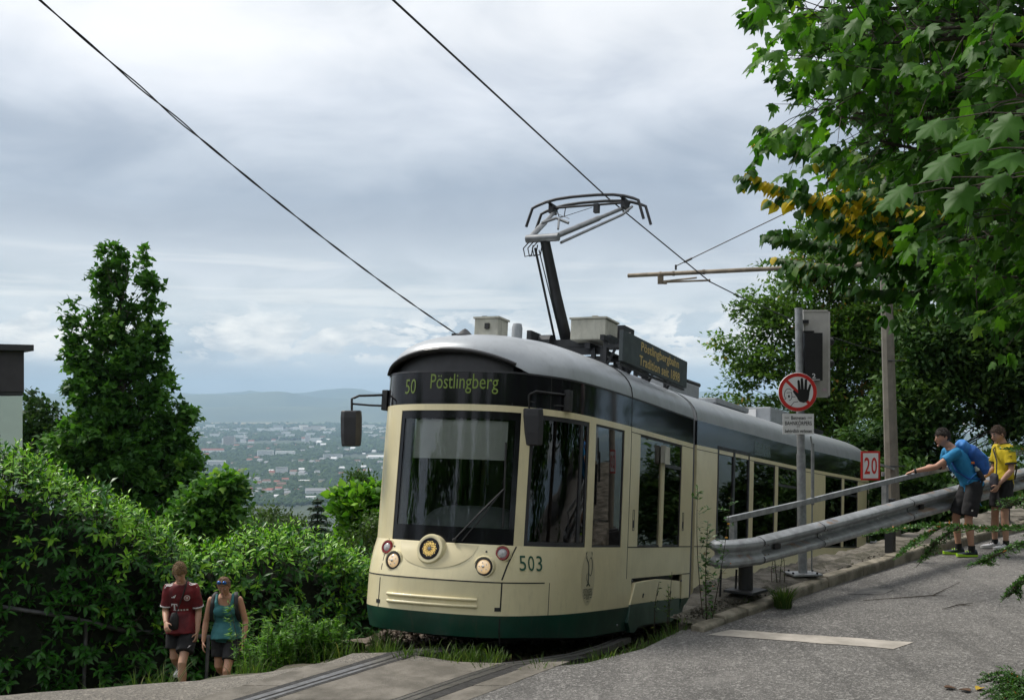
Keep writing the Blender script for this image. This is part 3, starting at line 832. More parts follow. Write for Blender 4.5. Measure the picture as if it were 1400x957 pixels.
# ------------------------------------------------------------------ vegetation
def leaf_shape(kind):
    """vertices (x across, y along, z up) and triangles of one leaf of unit length"""
    if kind == 'laurel':
        v = [(0, 0, 0), (-.13, .28, .05), (.13, .28, .05), (0, .3, 0), (-.17, .6, .05), (.17, .6, .05), (0, .62, -.02), (0, 1, -.09)]
        f = [(0, 3, 1), (0, 2, 3), (1, 3, 6), (1, 6, 4), (3, 2, 5), (3, 5, 6), (4, 6, 7), (6, 5, 7)]
    elif kind == 'maple':
        rim = [(0, .0), (.16, -.10), (.28, -.04), (.50, .10), (.36, .21), (.50, .36), (.55, .55), (.36, .52), (.25, .50), (.24, .68), (.10, .80), (0, 1.0)]
        rim = rim+[(-x, y) for x, y in rim[-2:0:-1]]
        v = [(0, .25, 0)]+[(x, y, -.45*(abs(x)**1.3)-.30*max(0, y-.35)**1.2+(.012 if i % 2 else -.012)) for i, (x, y) in enumerate(rim)]
        n = len(rim); f = [(0, 1+i, 1+(i+1) % n) for i in range(n)]
    elif kind == 'heart':
        rim = [(0, 0), (.25, -.08), (.42, .12), (.40, .40), (.22, .72), (0, 1.05)]
        rim = rim+[(-x, y) for x, y in rim[-2:0:-1]]
        v = [(0, .3, .02)]+[(x, y, -.22*abs(x)-.1*y*y) for x, y in rim]
        n = len(rim); f = [(0, 1+i, 1+(i+1) % n) for i in range(n)]
    elif kind == 'small':
        v = [(0, 0, 0), (-.25, .45, .06), (.25, .45, .06), (0, 1, -.05)]; f = [(0, 2, 1), (1, 2, 3)]
    elif kind == 'star':     # a little maple leaf seen from far
        v = [(0, 0, 0), (.5, .25, -.1), (.24, .5, 0), (0, 1, -.08), (-.24, .5, 0), (-.5, .25, -.1)]; f = [(0, 1, 2), (0, 2, 4), (2, 3, 4), (0, 4, 5)]
    elif kind == 'needle':
        v = [(-.12, 0, 0), (.12, 0, 0), (0, 1, 0)]; f = [(0, 1, 2)]
    return np.array(v, float), np.array(f, int)

def frames(yv, zv):
    """rotation matrices whose y goes along yv and z near zv"""
    y = yv/np.maximum(np.linalg.norm(yv, axis=1, keepdims=True), 1e-9)
    x = np.cross(y, zv); ln = np.linalg.norm(x, axis=1, keepdims=True)
    bad = (ln < 1e-6)[:, 0]
    if bad.any(): x[bad] = np.cross(y[bad], np.array([.3, .9, .1])); ln = np.linalg.norm(x, axis=1, keepdims=True)
    x = x/np.maximum(ln, 1e-9); z = np.cross(x, y)
    return np.stack([x, y, z], 2)

def leaves_mesh(name, kind, pos, Rm, size, tone, jitter=.0):
    v, f = leaf_shape(kind); n = len(pos)
    V = np.einsum('nij,kj->nki', Rm, v)*size[:, None, None]
    if jitter: V = V+rng.normal(0, jitter, V.shape)*size[:, None, None]
    V = V+pos[:, None, :]
    F = (f[None]+(np.arange(n)*len(v))[:, None, None]).reshape(-1, 3)
    me = fast_mesh(name, V.reshape(-1, 3), F, np.repeat(tone, len(v)))
    return me

_leafproto = {}
def leaf_parts(parent, kind, matr, pos, Rm, size, tone, idx):
    """the leaves idx as single parts sharing a few meshes"""
    key = (kind, matr.name)
    if key not in _leafproto:
        L = []
        for q in range(5):
            me = leaves_mesh('leaf', kind, np.zeros((1, 3)), np.eye(3)[None], np.ones(1), np.array([.1+.2*q]), .02); me.materials.append(matr); smooth_mesh(me, 80); L.append(me)
        _leafproto[key] = L
    for i in idx:
        q = int(np.clip(round((tone[i]-.1)/.2), 0, 4))
        Mx = Matrix.Translation(Vector(pos[i])) @ Matrix(Rm[i].tolist()).to_4x4() @ Matrix.Scale(float(size[i]), 4)
        inst('leaf', _leafproto[key][q], Mx, parent)

def foliage(parent, kind, matr, pos, Rm, size, tone, n_parts=0, name='foliage', smooth=True):
    pos = np.asarray(pos, float); n = len(pos)
    rest = np.arange(n)
    if n_parts:
        d = np.linalg.norm(pos-np.array([0, 0, EYE]), axis=1)
        px = 700+pos[:, 0]/np.maximum(pos[:, 1], .1)*FPX; py = HZ-(pos[:, 2]-EYE)/np.maximum(pos[:, 1], .1)*FPX
        vis = (px > -20) & (px < 1420) & (py > -20) & (py < 970) & (pos[:, 1] > .5)
        score = np.where(vis, size/d, 0)
        order = np.argsort(-score)[:n_parts]; order = order[score[order] > 0]
        leaf_parts(parent, kind, matr, pos, Rm, size, tone, order)
        rest = np.setdiff1d(rest, order)
    if len(rest):
        me = leaves_mesh(name, kind, pos[rest], Rm[rest], size[rest], tone[rest], .02)
        o = obj(name, me, matr, parent)
        if smooth: me.polygons.foreach_set('use_smooth', [True]*len(me.polygons))
        o['kind'] = 'stuff'
        return o

LM = {}
LM['laurel'] = leaf_mat('laurel_leaf', [(0, (0.00976, 0.0488, 0.00488)), (.35, (0.0183, 0.0915, 0.00854)), (.6, (0.03904, 0.1525, 0.0122)), (.8, (0.122, 0.3172, 0.01952)), (1, (0.2562, 0.488, 0.0366))], .38, .22, .32)
LM['maple'] = leaf_mat('maple_leaf', [(0, (0.0161, 0.05368, 0.008052)), (.5, (0.04294, 0.1275, 0.01342)), (.85, (0.09394, 0.2281, 0.02013)), (1, (0.1745, 0.3087, 0.02684))], .5, .42, .22)
LM['maple_far'] = leaf_mat('far_maple_leaf', [(0, (0.01786, 0.05954, 0.01191)), (.5, (0.05061, 0.1414, 0.02084)), (.85, (0.09675, 0.2233, 0.02977)), (1, (0.1935, 0.3274, 0.04465))], .5, .34, .22)
LM['linden'] = leaf_mat('linden_leaf', [(0, (0.01464, 0.0549, 0.00854)), (.6, (0.0427, 0.1342, 0.01464)), (.72, (0.0976, 0.1952, 0.01464)), (.86, (0.5124, 0.3782, 0.01464)), (1, (0.6, 0.4392, 0.0122))], .5, .42, .25)
LM['cherry'] = leaf_mat('cherry_leaf', [(0, (0.02684, 0.06344, 0.0122)), (.5, (0.07564, 0.1525, 0.02684)), (.85, (0.1342, 0.2318, 0.0427)), (.95, (0.2074, 0.2562, 0.0488)), (1, (0.3294, 0.183, 0.0488))], .5, .38, .25)
LM['dark'] = leaf_mat('dark_bush_leaf', [(0, (0.01269, 0.03489, 0.009516)), (.5, (0.03172, 0.0793, 0.01745)), (1, (0.0793, 0.1427, 0.03172))], .6, .22, .22)
LM['olive'] = leaf_mat('olive_bush_leaf', [(0, (0.0244, 0.04636, 0.01464)), (.5, (0.05124, 0.0915, 0.0244)), (1, (0.0976, 0.1525, 0.0427))], .6, .25, .25)
LM['lime'] = leaf_mat('lime_bush_leaf', [(0, (0.02928, 0.0854, 0.00976)), (.5, (0.0793, 0.2074, 0.01952)), (1, (0.244, 0.4392, 0.0427))], .45, .38, .3)
LM['needle'] = leaf_mat('needle_leaf', [(0, (0.00732, 0.02196, 0.00976)), (.6, (0.0183, 0.04636, 0.01708)), (1, (0.0366, 0.0732, 0.0244))], .6, .12, .25)
LM['cotoneaster'] = leaf_mat('cotoneaster_leaf', [(0, (0.01952, 0.05612, 0.01464)), (.6, (0.0549, 0.1403, 0.02684)), (.93, (0.0976, 0.2074, 0.0366)), (.96, (0.3416, 0.122, 0.0244)), (1, (0.4148, 0.1342, 0.0244))], .4, .25, .4)
LM['grass'] = leaf_mat('grass_blade', [(0, (.03, .055, .012)), (.5, (.06, .115, .022)), (.8, (.12, .16, .04)), (1, (.26, .22, .10))], .6, .35, .25)
M['bark'] = mat('bark', (0.0915, 0.0732, 0.0549), .9, col2=(0.0366, 0.0305, 0.0244), vscale=9, bump=.8, bscale=30)
M['hedge_core'] = mat('hedge_shade', (.008, .016, .005), .95, col2=(.004, .007, .003), vscale=14)  # inner shade of the hedge put into the colour
M['twig'] = mat('twig', (.05, .038, .026), .9, var=.3, vscale=12)

def limb(mb, a, b, r0, r1, n=5, sag=.12, seg=5):
    a, b = Vector(a), Vector(b); L = (b-a).length; pts = []
    j1 = Vector((random.uniform(-1, 1), random.uniform(-1, 1), random.uniform(-.3, 1)))*L*sag
    for i in range(seg+1):
        t = i/seg; pts.append(a.lerp(b, t)+j1*math.sin(PI*t))
    mb.tube(pts, [lerp(r0, r1, i/seg) for i in range(seg+1)], n)
    return pts

def tree(name, label, cat, base, height, trunk_r, blobs, n_clump, per, lsize, kind, matr, group=None, clump_r=.5, droop=.4, tone_mu=.45, tone_sd=.2, shell=.55, leaders=None, n_parts=0, flat=1.0, top_tone=.0, outer=0.0):
    """tapered trunk, limbs to leaf clumps spread through blobs [(cx,cy,cz,rx,ry,rz,weight)]"""
    base = Vector(base); t = thing(name, label, cat, base, group)
    wood = MB()
    top = base+Vector((0, 0, height))
    trunk = [base+Vector((.06*height*.3*mnoise.noise(Vector((i*.7, base.x, 0))), .02*height*mnoise.noise(Vector((i*.7, base.y, 3))), height*i/8)) for i in range(9)]
    trunk[0] = base-Vector((0, 0, .4))
    wood.tube(trunk, [trunk_r*(1.25-1.05*i/8) for i in range(9)], 8)
    tot = sum(b[6] for b in blobs); C = []
    for b in blobs:
        for _ in range(max(1, int(n_clump*b[6]/tot))):
            d = Vector((random.gauss(0, 1), random.gauss(0, 1), random.gauss(0, 1))).normalized()
            r = (shell+(1-shell)*random.random()) if random.random() < .75 else random.random()
            C.append(Vector((b[0]+d.x*b[3]*r, b[1]+d.y*b[4]*r, b[2]+d.z*b[5]*r)))
    zmin = min(c.z for c in C); zmax = max(c.z for c in C)
    tips = []
    for c in C:
        k = max(.3, min(.97, (c.z-base.z)/height-.06-.14*random.random()*min(1, (c-Vector((base.x, base.y, c.z))).length/max(.1, height*.3))))
        i = k*8; a = trunk[int(i)].lerp(trunk[min(8, int(i)+1)], i-int(i))
        if (c-a).length > .15 and random.random() < (.2 if kind == 'small' else .45):
            pts = limb(wood, a, c, max(.010, trunk_r*.14*(1.1-k)), .005, 4, .12, 4)
        tips.append(a)
    obj('trunk', wood, M['bark'], t, smooth=60)
    nC = len(C); A = np.array([tuple(c) for c in C]); T = np.array([tuple(x) for x in tips])
    outd = A-T; outd /= np.maximum(np.linalg.norm(outd, axis=1, keepdims=True), 1e-6)
    csz = rng.uniform(.6, 1.25, nC)*clump_r
    pos = np.repeat(A, per, 0)+rng.normal(0, 1, (nC*per, 3))*np.repeat(csz, per)[:, None]*np.array([.55, .55, .42*flat])
    yd = np.repeat(outd, per, 0)*.8+rng.normal(0, .65, (nC*per, 3)); yd[:, 2] -= droop
    zd = np.array([0, 0, 1.0])+rng.normal(0, .45, (nC*per, 3))
    size = lsize*rng.uniform(.65, 1.25, nC*per)
    ct = np.repeat(rng.normal(tone_mu, tone_sd, nC), per)
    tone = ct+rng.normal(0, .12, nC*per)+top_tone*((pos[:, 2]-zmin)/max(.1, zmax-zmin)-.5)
    tone = np.clip(tone, 0, 1)
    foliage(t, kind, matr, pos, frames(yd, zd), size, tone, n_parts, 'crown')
    return t

def bl(px, py, Y, rx, rz, ry=None, w=None):
    """a crown blob by its outline in metres"""
    c = P(px, py, Y); k = Y/FPX
    return (c.x, Y, c.z, rx*k, (ry if ry else rx)*k, rz*k, w if w else rx*rz*(ry if ry else rx))

def gz(x, y): return terrain_z(x, y)

def build_trees():
    # tall maple with three leaders
    Y = 32; S_ = [(150, 334, 7), (148, 350, 10), (149, 368, 14), (146, 388, 18), (148, 410, 22), (160, 338, 6), (165, 352, 10), (164, 372, 13), (196, 338, 6), (195, 354, 9), (200, 374, 13), (203, 398, 17), (206, 424, 19), (207, 452, 19), (99, 412, 6), (96, 436, 8), (103, 446, 13), (104, 470, 18), (212, 478, 17), (177, 425, 15), (172, 405, 10)]
    B = [bl(x, y, Y, r, r*1.25, w=r*r*26) for x, y, r in S_]+[bl(150, 450, Y, 36, 40), bl(125, 500, Y, 38, 40), bl(180, 480, Y, 40, 42), bl(145, 540, Y, 52, 40), bl(205, 530, Y, 34, 40), bl(150, 590, Y, 62, 46), bl(225, 580, Y, 36, 40), bl(255, 572, Y, 14, 22, w=12000), bl(110, 620, Y, 50, 50), bl(180, 640, Y, 70, 54), bl(240, 640, Y, 40, 50), bl(170, 700, Y, 85, 44)]
    c = P(170, 545, Y)
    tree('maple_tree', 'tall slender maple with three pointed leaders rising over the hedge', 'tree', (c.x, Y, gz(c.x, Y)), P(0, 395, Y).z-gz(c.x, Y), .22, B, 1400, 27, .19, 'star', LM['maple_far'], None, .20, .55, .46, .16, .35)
    # lower maple at its right
    Y = 27; B = [bl(295, 690, Y, 38, 42), bl(270, 720, Y, 40, 40), bl(315, 665, Y, 18, 20, w=12000), bl(250, 750, Y, 40, 40)]
    c = P(285, 720, Y)
    tree('maple_tree', 'low bushy young maple below the tall one, in front of the town', 'tree', (c.x, Y, gz(c.x, Y)), max(2, P(0, 680, Y).z-gz(c.x, Y)), .12, B, 240, 40, .18, 'star', LM['maple_far'], None, .30, .45, .55, .17, .35)
    Y = 36; B = [bl(60, 600, Y, 38, 40), bl(50, 560, Y, 20, 26, w=9000), bl(80, 640, Y, 40, 40), bl(30, 640, Y, 40, 50)]
    c = P(60, 620, Y)
    tree('broadleaf_tree', 'dark dense tree between the glass wall and the tall maple', 'tree', (c.x, Y, gz(c.x, Y)), P(0, 570, Y).z-gz(c.x, Y), .2, B, 200, 55, .17, 'star', LM['dark'], None, .4, .4, .5, .2, .4)
    # rounded dark pines and bushes below the hill crest
    for (px, py, Y, rx, rz, mt, lab, tn) in (
        (365, 722, 44, 42, 32, 'olive', 'dull olive bushy tree below the town, left of the dark spruce', .45),
        (395, 735, 40, 30, 30, 'olive', 'grey green rounded tree crown touching the dark spruce', .4),
        (325, 735, 38, 40, 34, 'dark', 'dark rounded bush at the feet of the low maple', .6),
        (492, 668, 46, 22, 22, 'dark', 'dark round treetop standing above the lime bush by the tram', .6),
        (470, 770, 30, 50, 60, 'dark', 'dark shady bush behind the lime bush and the hedge', .4)):
        c = P(px, py, Y); g = gz(c.x, Y)
        B = [bl(px, py, Y, rx, rz), bl(px-rx*.5, py+rz*.6, Y, rx*.8, rz*.8), bl(px+rx*.5, py+rz*.7, Y, rx*.8, rz*.8), bl(px, py+rz*1.5, Y, rx*1.1, rz)]
        tree('round_tree', lab, 'tree', (c.x, Y, g), max(1.5, c.z-g), .14, B, 170, 48, .17, 'small', LM[mt], None, .38, .1, tn, .2, .5)
    # lime-coloured bush
    Y = 24; B = [bl(490, 690, Y, 28, 26), bl(484, 704, Y, 18, 22), bl(508, 720, Y, 26, 36), bl(492, 745, Y, 26, 40), bl(515, 680, Y, 14, 20)]
    c = P(490, 720, Y)
    tree('lime_bush', 'bright lime green bush with broad leaves next to the tram nose', 'bush', (c.x, Y, gz(c.x, Y)), max(1.2, P(0, 700, Y).z-gz(c.x, Y)), .06, B, 190, 30, .17, 'heart', LM['lime'], None, .22, .3, .52, .2, .5)
    Y = 22; B = [bl(500, 770, Y, 26, 60), bl(480, 790, Y, 24, 46), bl(520, 760, Y, 20, 60)]
    c = P(500, 780, Y)
    tree('fine_bush', 'fine leaved mid green bush filling the gap between hedge and tram', 'bush', (c.x, Y, gz(c.x, Y)), max(1.2, P(0, 760, Y).z-gz(c.x, Y)), .05, B, 120, 70, .09, 'small', LM['olive'], None, .26, .2, .5, .2, .4)
    # conifers: whorls of boughs
    def conifer(px, top, bot, Y, halfw, label, name='spruce_tree'):
        c = P(px, bot, Y); g = gz(c.x, Y); zt = P(px, top, Y).z; H = zt-g
        t = thing(name, label, 'tree', (c.x, Y, g))
        wood = MB(); wood.tube([(c.x, Y, g-.3), (c.x, Y, g+H*.5), (c.x, Y, zt-.1)], [.16, .09, .015], 7)
        wmax = halfw*Y/FPX; pos = []; yd = []; 
        zlow = max(g+.4, c.z-1.0); lv = int((zt-zlow)/.24)
        for i in range(lv):
            z = zt-.15-i*.24; w = wmax*min(1.25, ((zt-z)/(zt-c.z))**.85)
            nb = 9
            for q in range(nb):
                a = 2*PI*(q+random.random()*.7)/nb+i; L = w*random.uniform(.7, 1.15)
                e = Vector((math.cos(a)*L, math.sin(a)*L, -.22*L+.1*L))
                wood.tube([(c.x, Y, z), Vector((c.x, Y, z))+e], [.014, .004], 3)
                m = int(14+L*40)
                for k in range(m):
                    f = (k+random.random())/m; p = Vector((c.x, Y, z))+e*f
                    pos.append(tuple(p+Vector((random.gauss(0, .03), random.gauss(0, .03), -.02-.10*random.random()))))
                    yd.append((math.cos(a+random.uniform(-1, 1)), math.sin(a+random.uniform(-1, 1)), -.5+random.random()*.4))
        obj('trunk', wood, M['bark'], t)
        n = len(pos); yd = np.array(yd)
        foliage(t, 'small', LM['needle'], np.array(pos), frames(yd, np.array([0, 0, 1.])+rng.normal(0, .4, (n, 3))), rng.uniform(.10, .19, n), np.clip(rng.normal(.5, .25, n), 0, 1), 0, 'crown', False)
    conifer(434, 676, 760, 38, 34, 'dark pointed spruce standing against the valley beside the tram')
    conifer(272, 610, 720, 48, 24, 'dark spruce half hidden behind the right flank of the tall maple')
    conifer(44, 528, 640, 44, 34, 'thin dark spruce peeping out beside the flat roofed house')
    # the two trees behind the tram
    Y = 30
    B = [bl(1040, 500, Y, 62, 40), bl(1010, 560, Y, 40, 40, w=60000), bl(1060, 430, Y, 58, 44), bl(1130, 470, Y, 75, 60), bl(1100, 380, Y, 70, 44), bl(1000, 470, Y, 34, 16, 40, w=26000), bl(1150, 340, Y, 70, 50), bl(1180, 420, Y, 80, 60), bl(1120, 560, Y, 80, 60), bl(1220, 500, Y, 90, 80)]
    c = P(1150, 720, Y)
    tree('cherry_tree', 'wide fine leaved cherry tree spreading over the back of the tram', 'tree', (c.x, Y, gz(c.x, Y)), P(0, 420, Y).z-gz(c.x, Y), .3, B, 900, 56, .15, 'small', LM['cherry'], None, .40, .25, .50, .2, .3, flat=.5)
    Y = 26
    B = [bl(1260, 560, Y, 60, 70), bl(1250, 660, Y, 60, 60), bl(1200, 620, Y, 50, 60, w=120000), bl(1330, 500, Y, 80, 60), bl(1400, 480, Y, 80, 80), bl(1380, 570, Y, 60, 34), bl(1290, 460, Y, 70, 60), bl(1170, 680, Y, 50, 50)]
    c = P(1290, 700, Y)
    tree('ash_tree', 'dark shady tree behind the two hikers at the railing', 'tree', (c.x, Y, gz(c.x, Y)), P(0, 480, Y).z-gz(c.x, Y), .28, B, 950, 60, .17, 'small', LM['dark'], None, .42, .3, .62, .24, .3, flat=.7)
    Y = 24
    B = [bl(1260, 690, Y, 50, 40), bl(1330, 680, Y, 40, 30, w=30000), bl(1200, 710, Y, 40, 30), bl(1390, 690, Y, 40, 40), bl(1280, 730, Y, 60, 30), bl(1350, 730, Y, 60, 34), bl(1420, 720, Y, 50, 50), bl(1230, 660, Y, 40, 40), bl(1360, 640, Y, 50, 22, w=30000)]
    c = P(1290, 730, Y)
    tree('wild_shrub', 'dark wild shrub growing on the slope just beyond the guardrail', 'bush', (c.x, Y, gz(c.x, Y)), max(1.5, P(0, 690, Y).z-gz(c.x, Y)), .08, B, 420, 56, .16, 'small', LM['dark'], None, .36, .2, .6, .22, .4)
build_trees()

def build_hedge(name, label, pts, group, n_parts, seed, dens=1.0):
    """a leafy wall: pts = [(x, y, ground z, top z, half depth)]"""
    random.seed(seed)
    t = thing(name, label, 'hedge', (pts[0][0], pts[0][1], pts[0][2]), group)
    segs = []; 
    for a, b in zip(pts[:-1], pts[1:]):
        segs.append((a, b, math.hypot(b[0]-a[0], b[1]-a[1])))
    tot = sum(s[2] for s in segs)
    N = int(tot*2600*dens)
    stems = MB(); pos, yd, zd, sz, tn = [], [], [], [], []
    def at(u):
        for a, b, L in segs:
            if u <= L: 
                f = u/L; return [lerp(a[k], b[k], f) for k in range(5)], Vector((b[0]-a[0], b[1]-a[1], 0)).normalized()
            u -= L
        a, b, L = segs[-1]; return list(b), Vector((b[0]-a[0], b[1]-a[1], 0)).normalized()
    # shoots: short twigs on the hull, each with a whorl of leaves
    ns = N//9
    for i in range(ns):
        u = random.random()*tot; (x, y, g, top, hd), d = at(u); nrm = Vector((d.y, -d.x, 0))   # towards the camera
        top += .16*mnoise.noise(Vector((x*1.1, y*1.1, seed)))+.10*mnoise.noise(Vector((x*3.1, y*3.1, seed)))
        if random.random() < .40:       # top shoots
            w = random.uniform(-1, 1); c = Vector((x, y, 0))+nrm*(w*hd*1.0); c.z = top-.25*w*w-random.random()**2*.35
            ax = Vector((random.gauss(0, .3), random.gauss(0, .3), 1))+nrm*w*.5; young = random.random() < .78; L = random.uniform(.12, .38)
        else:
            h = random.random(); c = Vector((x, y, 0))+nrm*(hd*(1.0-.10*abs(h-.5))+.14*mnoise.noise(Vector((x*2, h*3, seed)))-random.random()**2*.3); c.z = lerp(g, top-.12, h)
            ax = nrm+Vector((random.gauss(0, .45), random.gauss(0, .45), random.uniform(-.25, .7))); young = random.random() < .08+.7*max(0, h-.72)/.28; L = random.uniform(.1, .3)
        ax.normalize(); k = random.randint(6, 10)
        stems.tube([c-ax*.25, c+ax*L], [.006, .003], 3, False)
        side = ax.orthogonal().normalized(); sd2 = ax.cross(side)
        for q in range(k):
            f = q/k; a = q*2.4+random.random(); o = side*math.cos(a)+sd2*math.sin(a)
            dirv = o*(1-.35*f)+ax*(.35+.7*f)-Vector((0, 0, .22))
            pos.append(tuple(c+ax*(L*(f*1.1-.1)))); yd.append(tuple(dirv)); zd.append(tuple(ax*.9+Vector((0, 0, .7))))
            sz.append(random.uniform(.10, .165)*(.62 if young and f > .55 else 1)); tn.append(min(1, max(0, random.gauss(.82+.15*f if young else .42, .09))))
    # inner dark filling so that one cannot look through
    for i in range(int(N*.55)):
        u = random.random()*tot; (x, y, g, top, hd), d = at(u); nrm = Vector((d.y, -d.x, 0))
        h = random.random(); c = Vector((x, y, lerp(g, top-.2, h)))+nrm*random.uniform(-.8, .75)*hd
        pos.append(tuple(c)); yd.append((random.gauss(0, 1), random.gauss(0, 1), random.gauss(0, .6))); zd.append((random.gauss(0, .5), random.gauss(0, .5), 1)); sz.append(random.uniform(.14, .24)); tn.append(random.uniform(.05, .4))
    # added opaque core, near-black to stand for the shade between the leaves
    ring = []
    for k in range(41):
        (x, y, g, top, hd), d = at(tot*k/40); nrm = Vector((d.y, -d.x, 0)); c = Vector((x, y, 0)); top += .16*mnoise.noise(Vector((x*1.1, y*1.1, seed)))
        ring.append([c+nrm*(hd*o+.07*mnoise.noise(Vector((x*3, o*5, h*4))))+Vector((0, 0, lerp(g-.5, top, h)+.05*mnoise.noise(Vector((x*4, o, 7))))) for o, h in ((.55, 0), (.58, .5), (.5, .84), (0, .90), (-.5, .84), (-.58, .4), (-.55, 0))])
    core = MB(); core.loft(ring); obj('shade_core', core, M['hedge_core'], t)
    obj('stem', stems, M['twig'], t)
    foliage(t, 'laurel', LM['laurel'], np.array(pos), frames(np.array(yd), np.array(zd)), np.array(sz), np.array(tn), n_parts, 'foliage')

def hp(px, Y, top, hd):
    c = P(px, top, Y); return (c.x, Y, gz(c.x, Y)-.1, c.z, hd)
build_hedge('laurel_hedge', 'tall dense cherry laurel hedge climbing towards the glass walled house', [hp(-190, 15.2, 560, .7), hp(-60, 15.3, 600, .7), hp(30, 15.5, 630, .7), hp(110, 15.8, 665, .7), hp(190, 16.2, 715, .7), hp(255, 16.5, 752, .65)], 'cherry laurel hedges beside the footpath', 300, 3)
build_hedge('laurel_hedge', 'lower cherry laurel hedge with lime shoots between the walkers and the tram', [hp(250, 16.9, 755, .65), hp(330, 17.2, 745, .75), hp(400, 17.6, 728, .8), hp(440, 18.0, 745, .75), hp(500, 18.4, 775, .7), hp(560, 18.9, 800, .7), hp(650, 19.8, 830, .7)], 'cherry laurel hedges beside the footpath', 300, 5)

def grass_tuft(parent, c, n, h, spread, pos, tone):
    pass
def grass_mesh(name, spots, matr, label=None, cat=None, parent=None):
    """blades: two-quad bent strips; spots = [(x,y,z,n,height,spread)]"""
    vs, fs, tn = [], [], []
    for (x, y, z, n, h, sp) in spots:
        for _ in range(n):
            a = random.uniform(0, 2*PI); r = sp*math.sqrt(random.random()); b = Vector((x+r*math.cos(a), y+r*math.sin(a), z))
            L = h*random.uniform(.45, 1.15); le = Vector((math.cos(a), math.sin(a), 0))*L*random.uniform(.1, .65); w = random.uniform(.003, .007)
            sd = Vector((-math.sin(a+random.uniform(-1, 1)), math.cos(a), 0))*w; t = random.random()*.75+(.2 if random.random() < .12 else 0)
            k = len(vs)
            for f, ww in ((0, 1), (.4, .9), (.75, .6)):
                p = b+le*f*f+Vector((0, 0, L*f*(1-.18*f))); vs += [tuple(p-sd*ww), tuple(p+sd*ww)]
            vs.append(tuple(b+le+Vector((0, 0, L*.8)))); tn += [min(1, t)]*7
            fs += [(k, k+1, k+3), (k, k+3, k+2), (k+2, k+3, k+5), (k+2, k+5, k+4), (k+4, k+5, k+6)]
    o = obj(name, fast_mesh(name, np.array(vs), np.array(fs), np.array(tn)), matr, parent)
    return tag(o, label, cat)
def build_grass():
    S = []
    for _ in range(150):
        # fringe along the asphalt edge below the tram
        k = random.uniform(0, 1); path = CREST[5:12]
        p, d = along(path, k*3.6); n = Vector((-d.y, d.x))
        o_ = random.random()**1.6*.4; q = p+n*o_; z = road_z(q.x, q.y)-.05-o_*.5
        S.append((q.x, q.y, z-.02, random.randint(3, 18), random.uniform(.07, .24), .09))
    for _ in range(45):
        f_ = random.random(); q = Vector((lerp(-1.05, -.05, f_), lerp(10.5, 10.42, f_)+random.uniform(-.03, .35))); S.append((q.x, q.y, road_z(q.x, q.y)-.05, random.randint(4, 16), random.uniform(.07, .2), .07))
    for _ in range(230):
        p, d = along(CREST[2:6], random.uniform(.6, 3.9)); n = Vector((-d.y, d.x)); q = p+n*random.uniform(.15, 2.6)
        S.append((q.x, q.y, terrain_z(q.x, q.y)-.02, random.randint(8, 24), random.uniform(.12, .42), .12))
    for _ in range(160):
        s = random.uniform(-.5, 12); v = random.uniform(-3.4, -2.1); p = TC+TS*s+TV*v
        S.append((p.x, p.y, terrain_z(p.x, p.y), random.randint(6, 20), random.uniform(.12, .45), .15))
    for _ in range(60):
        p, d = along(KERB, random.uniform(.1, 6)); n = Vector((-d.y, d.x)); q = p+n*random.uniform(.16, .3)
        S.append((q.x, q.y, road_z(q.x, q.y)+.06, random.randint(2, 9), random.uniform(.03, .1), .05))
    tag(grass_mesh('grass', S, LM['grass']), kind='stuff')
    # single tuft by the kerb
    x, y = road_pt(1075, 833)
    t = thing('grass_tuft', 'thick green grass tuft growing by the kerb near the sign pole', 'grass tuft', (x, y, road_z(x, y)))
    grass_mesh('blades', [(x-.02, y+.06, road_z(x, y)+.01, 260, .26, .09)], LM['grass'], parent=t)['kind'] = 'stuff'
build_grass()

def weed(name, label, cat, base, H, n_stem, lean, leaf, matr, nleaf, lsize, spread=.1, flowers=None, group=None, sides=7):
    base = Vector(base); t = thing(name, label, cat, base, group); st = MB(); pos, yd, zd = [], [], []; fl = MB()
    for i in range(n_stem):
        a = random.uniform(0, 2*PI); b = base+Vector((math.cos(a), math.sin(a), 0))*spread*random.random()
        h = H*random.uniform(.55, 1); tip = b+Vector((random.gauss(0, lean), random.gauss(0, lean), 1))*h
        pts = limb(st, b-Vector((0, 0, .05)), tip, .006, .002, 4, .04, 6)
        for k in range(sides):
            f = random.uniform(.3, .95); p = b.lerp(tip, f); e = p+Vector((random.gauss(0, 1), random.gauss(0, 1), random.uniform(.5, 1.3)))*h*.13*(1.1-f)
            st.tube([p, e], [.0025, .001], 3)
            for q in range(int(nleaf/sides)):
                pos.append(tuple(p.lerp(e, random.random()))); yd.append((random.gauss(0, 1), random.gauss(0, 1), random.uniform(-.2, .8))); zd.append((random.gauss(0, .4), random.gauss(0, .4), 1))
        for k in range(nleaf):
            f = random.random()**1.3; pos.append(tuple(b.lerp(tip, f))); yd.append((random.gauss(0, 1), random.gauss(0, 1), random.uniform(-.3, .5))); zd.append((random.gauss(0, .4), random.gauss(0, .4), 1))
        if flowers and i == 0:
            for k in range(2): fl.sphere(b.lerp(tip, .78-.1*k)+Vector((.02, -.02, 0)), .016, .016, .01, 8, 4)
    obj('stem', st, M['twig'], t)
    n = len(pos); foliage(t, leaf, matr, np.array(pos), frames(np.array(yd), np.array(zd)), lsize*rng.uniform(.5, 1.3, n), np.clip(rng.normal(.5, .2, n), 0, 1), 0, 'foliage')
    if flowers: obj('flower', fl, flowers, t)
M['flower'] = mat('yellow_flower', (.6, .28, .02), .6)
